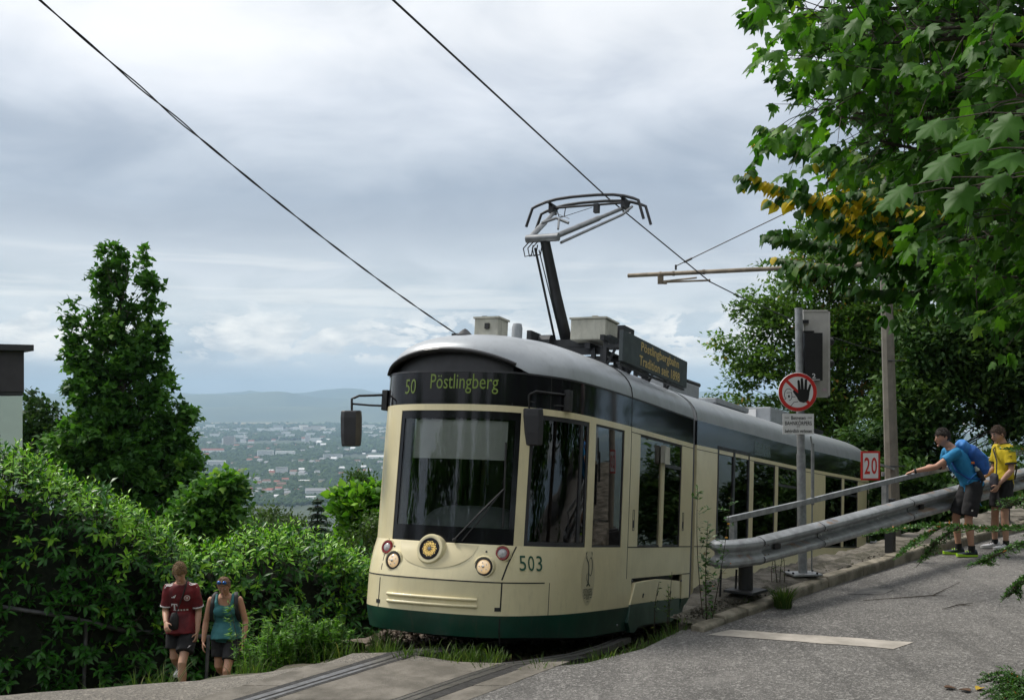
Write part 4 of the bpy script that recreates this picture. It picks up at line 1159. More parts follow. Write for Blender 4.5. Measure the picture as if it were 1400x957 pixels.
def build_weeds():
    weed('tall_weed', 'tall straggly weed with one yellow flower before the tram bellows', 'weed', P(968, 862, 11.6), 1.5, 4, .06, 'small', LM['cotoneaster'], 60, .055, .06, M['flower'], sides=10)
    weed('dry_weed', 'dry brown weed stalk sprouting under the tram bogie cover', 'weed', P(905, 858, 12.2), .8, 3, .08, 'small', LM['cherry'], 14, .04, .1)
    weed('reed_weed', 'slender seed stalks standing on the plinth before the sign pole', 'weed', P(1062, 800, 12.9), .55, 4, .08, 'needle', LM['grass'], 10, .05, .1)
    k = 0
    labs = ['feathery green weed right beside the woman in the teal top', 'bushy feathery weed between the walkers and the tram', 'low feathery weed close to the gravel bank', 'tall thin feathery weed behind the woman', 'pale feathery weed at the crest of the path']
    labs += ['leafy feathery weed at the tip of the gravel beside the rails', 'short feathery weed in the middle of the weed row', 'frontmost feathery weed of the row beside the woman']
    for px, Y, vis in ((352, 11.4, 62), (372, 11.2, 45), (395, 11.3, 58), (418, 11.3, 46), (440, 11.5, 40), (462, 11.7, 34), (408, 11.9, 60), (384, 11.0, 34)):
        x = (px-700)/FPX*Y; g = gz(x, Y); top = EYE-(898-vis-HZ)/FPX*Y
        weed('mugwort_weed', labs[k], 'weed', (x, Y, g), max(.5, top-g)*1.12, 12, .10, 'needle', LM['lime'], 130, .06, .20, sides=12); k += 1
build_weeds()

# ---- the overhanging maple, its trunk off the frame on the verge
def spray(parent_pts, wood, tips, n, L, down=.2):
    pass
def build_overhang():
    random.seed(21)
    base = Vector((7.6, 6.6, road_z(7.6, 6.6)-.1))
    t = thing('maple_tree', 'large leaved maple overhanging the road from the verge, nearest the camera', 'tree', base)
    wood = MB()
    wood.tube([base-Vector((0, 0, .3)), base+Vector((.05, 0, 1.8)), base+Vector((-.05, .1, 3.6)), base+Vector((.1, .2, 6.5)), base+Vector((.2, .2, 9))], [.26, .21, .17, .10, .03], 10)
    # boughs reach out over the road
    boughs = []
    for (px, py, Y, z0) in ((1075, 45, 7.6, 3.6), (1110, 100, 7.2, 3.3), (1120, 10, 7.0, 4.0), (1110, 150, 7.9, 3.0), (1200, 60, 6.2, 3.4), (1190, 190, 7.0, 2.9), (1270, 120, 5.8, 3.2), (1340, 60, 5.4, 3.6), (1330, 200, 5.9, 2.9), (1320, 300, 7.5, 2.5), (1390, 290, 6.4, 2.4), (1390, 130, 5.2, 3.1), (1150, -60, 7.0, 4.4), (1250, -80, 6.2, 4.3), (1100, -40, 7.8, 4.4), (1380, -60, 6.0, 4.2), (1330, 380, 8.4, 2.2), (1410, 400, 7.6, 2.0), (1085, 20, 7.3, 3.9), (1090, 80, 7.9, 3.3), (1125, 60, 6.9, 3.5), (1115, 135, 8.2, 3.0), (1140, 40, 7.6, 3.8), (1140, 90, 6.8, 3.4), (1150, 160, 7.4, 3.0), (1165, 30, 6.5, 3.8), (1180, 120, 6.6, 3.2), (1230, 180, 6.9, 3.0), (1240, 40, 6.0, 3.6), (1230, 110, 7.5, 3.2), (1290, 200, 6.6, 2.9), (1300, 20, 6.3, 3.8), (1350, 130, 6.2, 3.1), (1390, 60, 6.0, 3.5), (1290, 360, 8.8, 2.3), (1370, 340, 8.0, 2.3), (1300, 330, 8.4, 2.6)):
        tip = P(px, py, Y); a = base+Vector((0, .1, z0))
        pts = limb(wood, a, tip, .045, .008, 5, .08, 7); boughs.append(pts)
    pos, yd, zd, sz, tn = [], [], [], [], []
    for pts in boughs:
        bt = random.gauss(.5, .14)
        for i in range(76):
            f = 1-random.random()**1.4*.8; k = f*7; p = pts[int(min(6, k))].lerp(pts[min(7, int(k)+1)], k-int(k))
            dirn = (pts[-1]-pts[0]).normalized()
            e = p+Vector((random.gauss(0, 1), random.gauss(0, 1), random.gauss(.1, .75)))*.30*(1.25-.5*f)+dirn*random.random()*.10
            if 700+e.x/e.y*FPX < 1012+max(0, HZ-(e.z-EYE)/e.y*FPX-150)*.15: continue
            wood.tube([p, p.lerp(e, .5)+Vector((0, 0, .02)), e], [.004, .003, .0018], 3, False)
            for q in range(random.randint(3, 5)):
                o = Vector((random.gauss(0, .7), random.gauss(0, .7), random.gauss(-.1, .5))).normalized()
                pos.append(tuple(e+o*random.uniform(.02, .09))); d = o*.7+dirn*.45+Vector((0, 0, -.75)); yd.append(tuple(d))
                zd.append((random.gauss(-.1, .5), random.gauss(-.25, .5), .9)); sz.append(random.uniform(.065, .125)); tn.append(min(1, max(0, random.gauss(bt, .18))))
    # a few big leaves close to the lens
    for (px, py, Y, s) in ((1300, 215, 4.6, .19), (1345, 190, 4.5, .18), (1325, 255, 4.6, .19), (1385, 160, 4.4, .17), (1240, 255, 5.0, .17), (1375, 240, 4.5, .16), (1285, 165, 4.9, .17), (1395, 210, 4.4, .18), (1225, 270, 5.2, .15)):
        p = P(px, py, Y); pos.append(tuple(p)); yd.append((-.75+random.gauss(0, .15), .1, -.45+random.gauss(0, .2))); zd.append((.1, -.55, .8)); sz.append(s*.85); tn.append(random.uniform(.35, .65))
        wood.tube([p, p+Vector((.25, .1, .06)), p+Vector((.6, .3, .1))], [.002, .003, .005], 4)
    obj('trunk', wood, M['bark'], t, smooth=60)
    n = len(pos); foliage(t, 'maple', LM['maple'], np.array(pos), frames(np.array(yd), np.array(zd)), np.array(sz), np.array(tn), 300, 'crown')

    # linden-like tree behind it with rows of hanging leaves, partly yellow
    base = Vector((9.6, 10.6, road_z(9.6, 10.6)-.1))
    t = thing('linden_tree', 'overhanging tree with long leaf-hung boughs turning yellow', 'tree', base)
    wood = MB(); wood.tube([base-Vector((0, 0, .3)), base+Vector((-.1, 0, 2)), base+Vector((.05, .1, 4.2)), base+Vector((0, .2, 8))], [.24, .19, .15, .04], 10)
    rows = [((1005, 240, 9.6), (1130, 275, 9.6), (1290, 330, 10.2), .95), ((1035, 172, 9.4), (1130, 205, 9.5), (1290, 250, 10), .35), ((1045, 322, 9.6), (1150, 335, 9.8), (1300, 350, 10.2), .2), ((1055, 352, 10), (1170, 368, 10.2), (1320, 380, 10.5), .15),
            ((1120, 220, 9.9), (1190, 250, 10), (1300, 300, 10.3), .8), ((1085, 262, 9.2), (1160, 280, 9.3), (1260, 300, 9.6), .9), ((1130, 300, 9.1), (1200, 318, 9.2), (1290, 330, 9.6), .85), ((1160, 262, 9.0), (1210, 275, 9.1), (1290, 290, 9.5), .85), ((1140, 290, 10), (1210, 310, 10), (1330, 330, 10.4), .72), ((1160, 395, 10.2), (1240, 400, 10.3), (1350, 390, 10.6), .2), ((1180, 345, 9.6), (1260, 360, 9.8), (1380, 370, 10), .25)]
    for _ in range(64):
        px, py = random.uniform(1150, 1390), random.uniform(150, 440); Y = random.uniform(9.0, 12)
        if py > 330+.45*(px-1150)*.6+40 and px < 1250: continue
        rows.append(((px, py, Y), (px+70, py-6, Y+.2), (px+190, py-25, Y+.5), random.choice([.1, .2, .2, .3, .3])))
    pos, yd, zd, sz, tn = [], [], [], [], []
    for a, b, c, tone in rows:
        A, B_, C_ = P(*a), P(*b), P(*c); root = base+Vector((0, 0, max(1.6, min(6.5, C_.z-base.z-.4))))
        pts = [A.lerp(B_, i/6) for i in range(6)]+[B_.lerp(C_, i/5) for i in range(6)]
        wood.tube(pts+[root], [.002+.0009*i for i in range(12)]+[.03], 4)
        dirn = (A-C_).normalized(); L = 0
        m = 46
        for i in range(m):
            f = i/m*10.99; p = pts[int(f)].lerp(pts[min(11, int(f)+1)], f-int(f))
            for sgn in (-1, 1):
                sd = Vector((random.gauss(0, .2), sgn, 0))*.5
                pos.append(tuple(p+sd*.05+Vector((0, 0, -.005)))); yd.append(tuple(dirn*.45+sd+Vector((0, 0, -1.0+random.gauss(0, .15))))); zd.append(tuple(dirn*.8+Vector((random.gauss(0, .25), -.35, .8))))
                sz.append(random.uniform(.075, .125)*(.7 if i < 4 else 1))
                yl = tone > .6 and 6 < i < 44
                tn.append(min(1, max(0, random.gauss(.93 if yl and random.random() < .75 else (.62 if yl else .42), .05 if yl else .16))))
            if random.random() < .5:
                e = p+Vector((random.gauss(0, .5), random.gauss(0, .5), random.gauss(-.2, .4)))*.28
                wood.tube([p, e], [.003, .0015], 3, False)
                for q in range(5):
                    pos.append(tuple(p.lerp(e, random.uniform(.3, 1)))); yd.append((random.gauss(-.3, .5), random.gauss(0, .5), -.9)); zd.append((random.gauss(-.3, .4), random.gauss(-.4, .4), .8)); sz.append(random.uniform(.07, .12)); tn.append(min(1, max(0, random.gauss(.88 if tone > .7 and random.random() < .4 else .42, .14))))
    obj('trunk', wood, M['bark'], t, smooth=60)
    foliage(t, 'heart', LM['linden'], np.array(pos), frames(np.array(yd), np.array(zd)), np.array(sz), np.array(tn), 300, 'crown')
build_overhang()

# ---- cotoneaster: arching twigs from the verge
def build_cotoneaster():
    random.seed(33)
    def shrub(label, base, arcs, ln=.022, name='cotoneaster_shrub'):
        t = thing(name, label, 'shrub', base); wood = MB(); pos, yd, zd, tn, sz = [], [], [], [], []
        for pts in arcs:
            pts = [Vector(p) for p in pts]
            fine = []
            for i in range(len(pts)-1):
                p0 = pts[max(0, i-1)]; p1 = pts[i]; p2 = pts[i+1]; p3 = pts[min(len(pts)-1, i+2)]
                for k in range(8):
                    u = k/8; fine.append(.5*((2*p1)+(p2-p0)*u+(2*p0-5*p1+4*p2-p3)*u*u+(3*p1-p0-3*p2+p3)*u*u*u))
            fine.append(pts[-1]); m = len(fine)
            wood.tube(fine, [.010-.008*i/m for i in range(m)], 5)
            for i in range(1, m):
                a, b = fine[i-1], fine[i]; d = (b-a); L = d.length; d.normalize(); s = d.cross(Vector((0, 0, 1))).normalized()
                nsub = max(1, int(L/.009))
                for k in range(nsub):
                    p = a.lerp(b, k/nsub)
                    for sg in (-1, 1, 0, 0):
                        o = s*sg*.8+Vector((0, 0, random.uniform(.1, .9)))+Vector((random.gauss(0, .3), random.gauss(0, .3), random.gauss(0, .3)))
                        pos.append(tuple(p)); yd.append(tuple(o+d*.4)); zd.append((random.gauss(0, .4), random.gauss(0, .4), 1)); sz.append(ln*random.uniform(.8, 1.5)); tn.append(min(.92, max(0, random.gauss(.5, .18))) if random.random() < .93 else .97)
                if i > 2:
                    for sg in (-1, 1):
                        Ls = random.uniform(.06, .26)*(1-.55*i/m); e = b+(s*sg*.8+d*.7+Vector((0, 0, -.15)))*Ls
                        wood.tube([b, e], [.003, .0012], 3)
                        for k in range(int(Ls/.0055)):
                            f = random.random(); p = b.lerp(e, f); pos.append(tuple(p)); yd.append((random.gauss(0, 1), random.gauss(0, 1), random.uniform(-.2, 1))); zd.append((random.gauss(0, .4), random.gauss(0, .4), 1)); sz.append(ln*random.uniform(.6, 1.2)); tn.append(min(.92, max(0, random.gauss(.5, .18))))
        obj('stem', wood, M['twig'], t)
        foliage(t, 'small', LM['cotoneaster'], np.array(pos), frames(np.array(yd), np.array(zd)), np.array(sz), np.array(tn), 0, 'foliage')
    b = Vector((4.1, 6.3, .0))
    far = lambda px, py, Y: P(px, py, Y)
    shrub('arching cotoneaster twigs reaching over the road before the hikers', b, [
        [b, far(1500, 790, 6.6), far(1430, 728, 6.9), far(1340, 722, 7.2), far(1270, 718, 7.4), far(1200, 728, 7.7)],
        [b, far(1490, 800, 6.3), far(1440, 745, 6.5), far(1395, 745, 6.7), far(1350, 765, 7.0), far(1345, 768, 7.0)],
        [b, far(1500, 700, 6.4), far(1450, 660, 6.7), far(1415, 622, 7.2), far(1388, 612, 7.5)],
        [b, far(1500, 780, 6.2), far(1440, 770, 6.3), far(1400, 790, 6.4), far(1388, 808, 6.45)],
        [b, far(1500, 720, 6.4), far(1430, 690, 6.7), far(1400, 680, 7.0), far(1385, 690, 7.2)],
        [far(1290, 719, 7.3), far(1260, 735, 7.35), far(1235, 752, 7.4)], [far(1310, 720, 7.2), far(1285, 738, 7.3), far(1268, 757, 7.35)]], .026)
    b2 = road_pt(1398, 985); b2 = Vector((b2[0]+.12, b2[1], road_z(*b2)))
    arcs = []
    for i in range(60):
        a = random.uniform(PI*.55, PI*1.5); L = random.uniform(.2, .5); d = Vector((math.cos(a)*.8+.1, math.sin(a)*.6, 0)); s = b2+Vector((random.uniform(-.05, .5), random.uniform(-.4, .5), 0))
        arcs.append([s, s+d*L*.45+Vector((0, 0, L*.42)), s+d*L+Vector((0, 0, L*.36))])
    shrub('low spreading cotoneaster shrub at the edge of the asphalt in the near corner', b2, arcs, .024)
    # fallen leaves and twigs on the road
    k = 0
    lf = mat('fallen_leaf', (.50, .34, .03), .7); lb = mat('brown_leaf', (.10, .055, .03), .8)
    for px, py, mt, lab in ((1338, 943, lf, 'fallen yellow leaf on the asphalt near the low shrub'), (1300, 942, lb, 'brown fallen leaf left of the yellow one'), (1318, 945, lb, 'brown curled leaf between the yellow leaf and the other brown one')):
        x, y = road_pt(px, py); v, f = leaf_shape('heart'); s = .085; a = random.uniform(0, 6)
        mb = MB(); rot = Matrix.Rotation(a, 3, 'Z'); top = [rot @ Vector((q[0]*s, (q[1]-.5)*s, .012+abs(q[0])*.03)) + Vector((x, y, road_z(x, y))) for q in v]
        mb.add(top, [tuple(q) for q in f]); mb.add([q-Vector((0, 0, .003)) for q in top], [tuple(q[::-1]) for q in f])
        tag(obj('fallen_leaf', mb, mt), lab, 'leaf')
    for (a, b_, c, lab) in (((1180, 822), (1275, 815), (1312, 797), 'long crooked twig lying on the road below the hikers'), ((1288, 834), (1310, 828), (1330, 826), 'short dark twig lying on the open asphalt')):
        pts = []
        for q in (a, b_, c): x, y = road_pt(*q); pts.append(Vector((x, y, road_z(x, y)+.012)))
        mb = MB(); mb.tube(pts, [.003, .006, .002], 5); mb.tube([pts[1], pts[1]+Vector((.12, -.1, .01))], [.004, .0015], 4)
        tag(obj('fallen_twig', mb, M['twig']), lab, 'twig')
build_cotoneaster()

# the wooded roadside behind the camera, which the tram's panes mirror
def build_roadside():
    random.seed(44); pos = []; A = []
    for (x, y, h, r) in ((-7, -9, 8, 3.2), (-1, -12, 10, 3.6), (5, -10, 9, 3.4), (11, -7, 10, 3.8), (15, -1, 9, 3.4), (18, 6, 10, 3.6), (-13, -7, 8, 3.4), (-19, -3, 9, 3.6), (-26, 4, 9, 4), (21, 13, 10, 3.6), (9, -14, 12, 4), (-9, -15, 11, 4), (15, 14, 9, 3.6), (18, 20, 14, 4.2), (23, 27, 15, 4.6), (30, 30, 15, 5), (21.5, 35, 16, 4.2), (26, 20, 14, 4.4), (2, -17, 12, 4.5), (-16, -12, 11, 4)):
        for _ in range(190):
            d = Vector((random.gauss(0, 1), random.gauss(0, 1), random.gauss(0, 1))).normalized()*random.uniform(.45, 1)
            A.append((x+d.x*r, y+d.y*r, max(.3, h*.52+d.z*h*.50)))
    A = np.array(A); n = len(A)*22; P0 = np.repeat(A, 22, 0)+rng.normal(0, .38, (n, 3))
    foliage_o = leaves_mesh('roadside_woods', 'star', P0, frames(rng.normal(0, 1, (n, 3))+np.array([0, 0, -.4]), np.array([0, 0, 1.])+rng.normal(0, .5, (n, 3))), rng.uniform(.26, .52, n), np.clip(rng.normal(.4, .2, n), 0, 1))
    tag(obj('roadside_woods', foliage_o, LM['maple_far']), kind='stuff')
build_roadside()
# ------------------------------------------------------------------ the tram
_p = math.atan(SLOPE)
_S = Vector((TS.x*math.cos(_p), TS.y*math.cos(_p), -math.sin(_p)))
_W = TV.cross(_S)
TM = Matrix((TV, _S, _W)).transposed().to_4x4(); TM.translation = TC
TRAM = thing('tram', 'cream and dark green articulated tram climbing the hill with its pantograph raised', 'tram', M=TM @ Matrix.Translation((0, 0, -1.08)))

def catmull(pts, per=24):
    pts = [Vector(p) for p in pts]; out = []
    for i in range(len(pts)-1):
        p0 = pts[max(0, i-1)]; p1 = pts[i]; p2 = pts[i+1]; p3 = pts[min(len(pts)-1, i+2)]
        for k in range(per):
            u = k/per; out.append(.5*((2*p1)+(p2-p0)*u+(2*p0-5*p1+4*p2-p3)*u*u+(3*p1-p0-3*p2+p3)*u*u*u))
    out.append(pts[-1]); return out
def interp(tab, h):
    if h <= tab[0][0]: return tab[0][1]
    for (a, x), (b, y) in zip(tab[:-1], tab[1:]):
        if h <= b: return lerp(x, y, (h-a)/(b-a))
    return tab[-1][1]
def sstep(a, b, x):
    t = max(0, min(1, (x-a)/(b-a))); return t*t*(3-2*t)
def proj(w): return (700+w.x/w.y*FPX, HZ-(w.z-EYE)/w.y*FPX)

NOFF = [(-.95, -.07), (-.84, -.12), (-.68, -.145), (-.36, -.135), (-.2, -.10), (-.1, -.055), (-.02, -.008), (0, 0), (.7, .025), (1.39, .05), (1.73, .06), (2.3, .10)]
EAVE = 1.73
class Section:
    def __init__(s, half, frame, nose, rise=.52, flip=False):
        """half: (x, y) from the joint end along the near side to the nose centre (or to the other joint)"""
        s.half = [Vector(p) for p in half]; s.frame = frame; s.nose = nose; s.rise = rise
        s.acc = [0.0]
        for a, b in zip(s.half[:-1], s.half[1:]): s.acc.append(s.acc[-1]+(b-a).length)
        s.T = s.acc[-1]
    def xy(s, t):
        m = 1
        if t > s.T and s.nose: t = 2*s.T-t; m = -1
        t = max(0, min(s.T, t))
        lo, hi = 0, len(s.acc)-1
        while hi-lo > 1:
            k = (lo+hi)//2
            if s.acc[k] <= t: lo = k
            else: hi = k
        f = (t-s.acc[lo])/max(1e-9, s.acc[hi]-s.acc[lo]); p = s.half[lo].lerp(s.half[hi], f)
        return p.x*m, p.y
    def surf(s, t, h, mir=False):
        x, y = s.xy(t)
        if s.nose:
            yn = y if s.nose == 1 else s.nose_y-y
            k = (1-sstep(.18, 1.15, yn))*interp(NOFF, h)
            y = y+k if s.nose == 1 else y-k
        if h < -.68: x *= 1-.03*(-.68-h)/.27
        if h > 1.0: x *= 1-.012*(h-1.0)
        if mir: x = -x
        return Vector((x, y, h))
    def pt(s, t, h, off=0.0, mir=False):
        p = s.surf(t, h, mir)
        if off:
            e = .004; dt = s.surf(t+e, h, mir)-s.surf(t-e, h, mir); dh = s.surf(t, h+e, mir)-s.surf(t, h-e, mir)
            n = dt.cross(dh).normalized()
            c = Vector((0, s.cy, p.z)) 
            if n.dot(p-c) < 0: n = -n
            p = p+n*off
        return s.frame @ p
    @property
    def cy(s):
        return 2.6
    def normal(s, t, h):
        return (s.pt(t, h, .01)-s.pt(t, h)).normalized()
    def vis(s, h):
        """where the outline turns away from the camera"""
        if not hasattr(s, '_vis'): s._vis = {}
        k = round(h, 1)
        if k not in s._vis: s._vis[k] = min((proj(s.frame @ s.surf(s.T*(.9+.3*i/300), k))[0], s.T*(.9+.3*i/300)) for i in range(301))[1]
        return s._vis[k]
    def t_at(s, px, h=0.0):
        best = (1e9, 0)
        for i in range(1501):
            t = (s.vis(h) if s.nose == 1 else s.T)*i/1500
            q = abs(proj(s.frame @ s.surf(t, h))[0]-px)
            if q < best[0]: best = (q, t)
        return best[1]
    def locate(s, px, py):
        best = (1e9, 0, 0)
        for j in range(57):
            h = lerp(-.95, 1.75, j/56); tb = s.vis(h) if s.nose == 1 else s.T
            for i in range(181):
                t = lerp(0, tb, i/180); q = proj(s.frame @ s.surf(t, h)); d = (q[0]-px)**2+(q[1]-py)**2
                if d < best[0]: best = (d, t, h)
        _, t, h = best; dt, dh = .05, .05
        for _ in range(7):
            for i in range(-4, 5):
                for j in range(-4, 5):
                    hh = h+dh*j/4; tt = t+dt*i/4
                    if s.nose == 1 and tt > s.vis(hh): continue
                    q = proj(s.frame @ s.surf(tt, hh)); d = (q[0]-px)**2+(q[1]-py)**2
                    if d < best[0]: best = (d, tt, hh)
            _, t, h = best; dt *= .5; dh *= .5
        return t, h
    def patch(s, mb, t0, t1, h0, h1, off=0.0, th=.035, mir=False, step=.07, hstep=.14, h0f=None, h1f=None):
        nt = max(1, int(abs(t1-t0)/step+.99)); nh = max(1, int(abs(h1-h0)/hstep+.99))
        fr, bk = [], []
        for i in range(nt+1):
            t = lerp(t0, t1, i/nt)
            a = h0f(t) if h0f else h0; b = h1f(t) if h1f else h1
            fr.append([s.pt(t, lerp(a, b, j/nh), off, mir) for j in range(nh+1)])
            if th: bk.append([s.pt(t, lerp(a, b, j/nh), off-th, mir) for j in range(nh+1)])
        n = nh+1; base = len(mb.v); W = (nt+1)*n
        vs = [v for r in fr for v in r]+[v for r in bk for v in r]; fs = []
        for i in range(nt):
            for j in range(nh):
                q = (i*n+j, (i+1)*n+j, (i+1)*n+j+1, i*n+j+1); fs.append(q)
                if th: fs.append(tuple(W+k for k in q[::-1]))
        if th:
            for i in range(nt):
                for j in (0, nh): a, b = i*n+j, (i+1)*n+j; fs.append((a, b, W+b, W+a))
            for j in range(nh):
                for i in (0, nt): a, b = i*n+j, i*n+j+1; fs.append((a, b, W+b, W+a))
        mb.add(vs, fs)
    def text(s, mb, body, tc, hc, w, h, off=.003, th_dir=-1):
        vs, fs = text_polys(body)
        rgt = s.pt(tc+th_dir*.03, hc)-s.pt(tc-th_dir*.03, hc); rgt.z -= 0; rgt.normalize()
        # columns upright in the tram, laid on the skin
        n = s.normal(tc, hc); up = (_W-n*n.dot(_W)).normalized(); rg = up.cross(n); rg = rg if rg.dot(rgt) > 0 else -rg
        c = s.pt(tc, hc, off)
        if w < .3: mb.add([c+rg*(a*w)+up*(b*h) for a, b in vs], fs)
        else: mb.add([s.pt(tc+th_dir*a*w, hc+b*h, off) for a, b in vs], fs)
    def curve(s, mb, pts, wd, off=.003):
        """a flat line through (t, h) points"""
        L, Rr = [], []
        for i, p in enumerate(pts):
            a = pts[max(0, i-1)]; b = pts[min(len(pts)-1, i+1)]; d = Vector((b[0]-a[0], b[1]-a[1])).normalized(); n = Vector((-d.y, d.x))*wd*(p[2] if len(p) > 2 else 1)/2
            L.append(s.pt(p[0]+n.x, p[1]+n.y, off)); Rr.append(s.pt(p[0]-n.x, p[1]-n.y, off))
        k = len(pts); mb.add(L+Rr, [(i, i+1, k+i+1, k+i) for i in range(k-1)])
    def roof(s, mb, t0, t1, spine, edge=None, mir=False, N=14, step=.06, a0=0.0, a1=1.0):
        nt = max(2, int((t1-t0)/step)); g = []
        for i in range(nt+1):
            t = lerp(t0, t1, i/nt); e = edge(t) if edge else EAVE
            b = s.surf(t, e, mir); sp = spine(b); row = []
            for j in range(N+1):
                a = lerp(a0, a1, j/N)**1.6; q = 1-a
                hh = e+(EAVE+s.rise-e)*max(0, 1-q**2.5)**(1/2.1)
                row.append(s.frame @ Vector((lerp(b.x, sp[0], a), lerp(b.y, sp[1], a), hh)))
            g.append(row)
        n = N+1; mb.add([v for r in g for v in r], [(i*n+j, (i+1)*n+j, (i+1)*n+j+1, i*n+j+1) for i in range(nt) for j in range(N)])

NOSE_HALF = [(0, 0), (.25, .012), (.45, .055), (.62, .125), (.75, .22), (.86, .355), (.955, .52), (1.03, .69), (1.09, .86), (1.145, 1.2), (1.18, 1.7), (1.205, 2.4), (1.205, 3.6), (1.205, 5.02)]
def frame_at(hx, hy, dl):
    f = Matrix(((math.cos(dl), math.sin(dl), 0, hx), (-math.sin(dl), math.cos(dl), 0, hy), (0, 0, 1, 0), (0, 0, 0, 1)))
    return TM @ f
half1 = [Vector(p) for p in catmull(NOSE_HALF)][::-1]
S1 = Section(half1, TM.copy(), 1)
D2, D3 = R(5.1), R(8.2)
G1 = Vector((0, 5.16)); dir2 = Vector((math.sin(D2), math.cos(D2)))
O2 = G1+dir2*.13; L2 = 5.0
S2 = Section([(1.205, L2*k/40) for k in range(41)], frame_at(O2.x, O2.y, D2), 0)
G2 = O2+dir2*(L2+.14); dir3 = Vector((math.sin(D3), math.cos(D3))); O3 = G2+dir3*.14
L3 = 5.3
half3 = [Vector((p.x, L3-p.y)) for p in half1[::1]]
half3 = [p for p in half3 if p.y >= 0.25]; half3 = [Vector((1.205, 0))]+half3
S3 = Section(half3, frame_at(O3.x, O3.y, D3), 2); S3.nose_y = L3

def build_tram():
    T = TRAM; s = S1
    tx = {px: s.t_at(px) for px in (536, 541, 547, 693, 697, 702, 716, 800, 809, 849, 858, 871, 901, 905, 929, 863, 931, 751, 686, 938)}
    T2 = 2*s.T
    Lw = lambda x, y, h: TM @ Vector((x, y, h))
    # --- cream body
    mb = MB(); full = (0, T2)
    tb0, tb1 = s.t_at(863, -.5), s.t_at(932, -.5)          # bogie opening (tb1 < tb0)
    for mir in (0,):
        s.patch(mb, 0, T2, -.36, 0)
        s.patch(mb, 0, tb1, -.68, -.36); s.patch(mb, tb0, T2-tb0, -.68, -.36); s.patch(mb, T2-tb1, T2, -.68, -.36)
        s.patch(mb, 0, T2, 1.325, 1.39)
        wins = [(tx[702], tx[536])]                        # screen
        side = [(tx[800], tx[716]), (tx[849], tx[809]), (tx[929], tx[871])]
        wins_all = sorted([(a, b) for a, b in side]+wins+[(T2-b, T2-a) for a, b in side])
        c = 0
        for a, b in wins_all:
            s.patch(mb, c, a, 0, 1.325); c = b
        s.patch(mb, c, T2, 0, 1.325)
    obj('body_panel', mb, M['cream'], T, smooth=35)
    hb_ = lambda t: -.95+.055*(1-sstep(.3, 1.6, s.xy(t)[1]))
    for a, b in ((0, tb1), (tb0, T2-tb0), (T2-tb1, T2)):
        mb = MB(); s.patch(mb, a, b, -.95, -.68, h0f=hb_); obj('skirt', mb, M['green'], T, smooth=35)
    # belly below the nose: dark pan
    mb = MB(); ring = []
    for i in range(25):
        t = lerp(tb0, T2-tb0, i/24); a = s.pt(t, hb_(t), -.02); ring.append([a, TM @ (TM.inverted() @ a + Vector((-.12 if i < 12 else .12, .3 if 3 < i < 21 else 0, -.06)))])
    n = len(ring); mb.add([v for r in ring for v in r], [(2*i, 2*i+1, 2*i+3, 2*i+2) for i in range(n-1)]); mb.f.append(tuple(2*i+1 for i in range(n))); mb.m.append(0)
    obj('underbody', mb, M['black'], T)
    # --- black upper band with the destination display
    mb = MB(); s.patch(mb, 0, T2, 1.39, EAVE, th=.03); obj('upper_band', mb, M['black_gloss'], T, smooth=35)
    mb = MB()
    t0, t1 = tx[697], tx[536]+.02
    s.patch(mb, t0, t1, 1.42, 1.71, off=.006, th=.004); dsp = obj('destination_display', mb, M['black_gloss'], T, smooth=35)
    mb = MB(); tc, hc = s.locate(562.5, 528.5); s.text(mb, '50', tc, hc, .15, .155, .011)
    tc, hc = s.locate(633, 524.5); s.text(mb, 'Pöstlingberg', tc, hc, .74, .20, .011)
    obj('lettering', mb, M['display_led'], dsp)
    # --- windscreen and windows
    mb = MB(); s.patch(mb, tx[702], tx[536], 0, 1.325, off=-.012, th=.006, hstep=.1); ws = obj('windscreen', mb, M['glass'], T, smooth=35)
    mb = MB(); a, b = tx[702], tx[536]
    s.patch(mb, a, b, 1.245, 1.325, off=-.006, th=.004); s.patch(mb, a, b, 0, .16, off=-.006, th=.004); s.patch(mb, a, a+.06, .16, 1.245, off=-.006, th=.004); s.patch(mb, b-.05, b, .16, 1.245, off=-.006, th=.004)
    obj('screen_border', mb, M['black_gloss'], ws, smooth=35)
    def window(sec, t0, t1, h0, h1, bw=.03, name='side_window', mir=False, split=None, top=None):
        mb = MB(); sec.patch(mb, t0, t1, h0, h1, off=-.016, th=.006, mir=mir); w = obj(name, mb, M['glass_dark'], T, smooth=35)
        mb = MB()
        for q in ((t0, t0+bw, h0, h1), (t1-bw, t1, h0, h1), (t0+bw, t1-bw, h0, h0+bw), (t0+bw, t1-bw, h1-bw, h1)):
            sec.patch(mb, q[0], q[1], q[2], q[3], off=-.008, th=.010, mir=mir)
        if top: sec.patch(mb, t0+bw if top[1] is None else top[1], t1-bw if top[2] is None else top[2], top[0]-.02, top[0]+.02, off=-.008, th=.01, mir=mir)
        if split: sec.patch(mb, split-.025, split+.025, h0+bw, h1-bw, off=-.006, th=.012, mir=mir)
        obj('window_frame', mb, M['charcoal'], w, smooth=35); return w
    for mir in (False, True):
        window(s, tx[800], tx[716], 0, 1.325, .045, mir=mir, split=tx[800]+.16*(1 if True else 0))
        window(s, tx[849], tx[809], 0, 1.325, .022, mir=mir)
        w = window(s, tx[929], tx[871], 0, 1.325, .022, mir=mir, top=(1.02, tx[929]+.02, tx[905]))
        mb = MB(); s.patch(mb, tx[905], tx[901], 0, 1.10, off=.004, th=.02, mir=mir); obj('mullion', mb, M['cream'], w)
        mb = MB(); s.patch(mb, tx[905]-.06, tx[901]+.03, 1.04, 1.25, off=.05, th=.05, mir=mir); obj('door_lamp', mb, M['roofbox'], T, bevel=.01)
    # panel shut lines
    w = .012
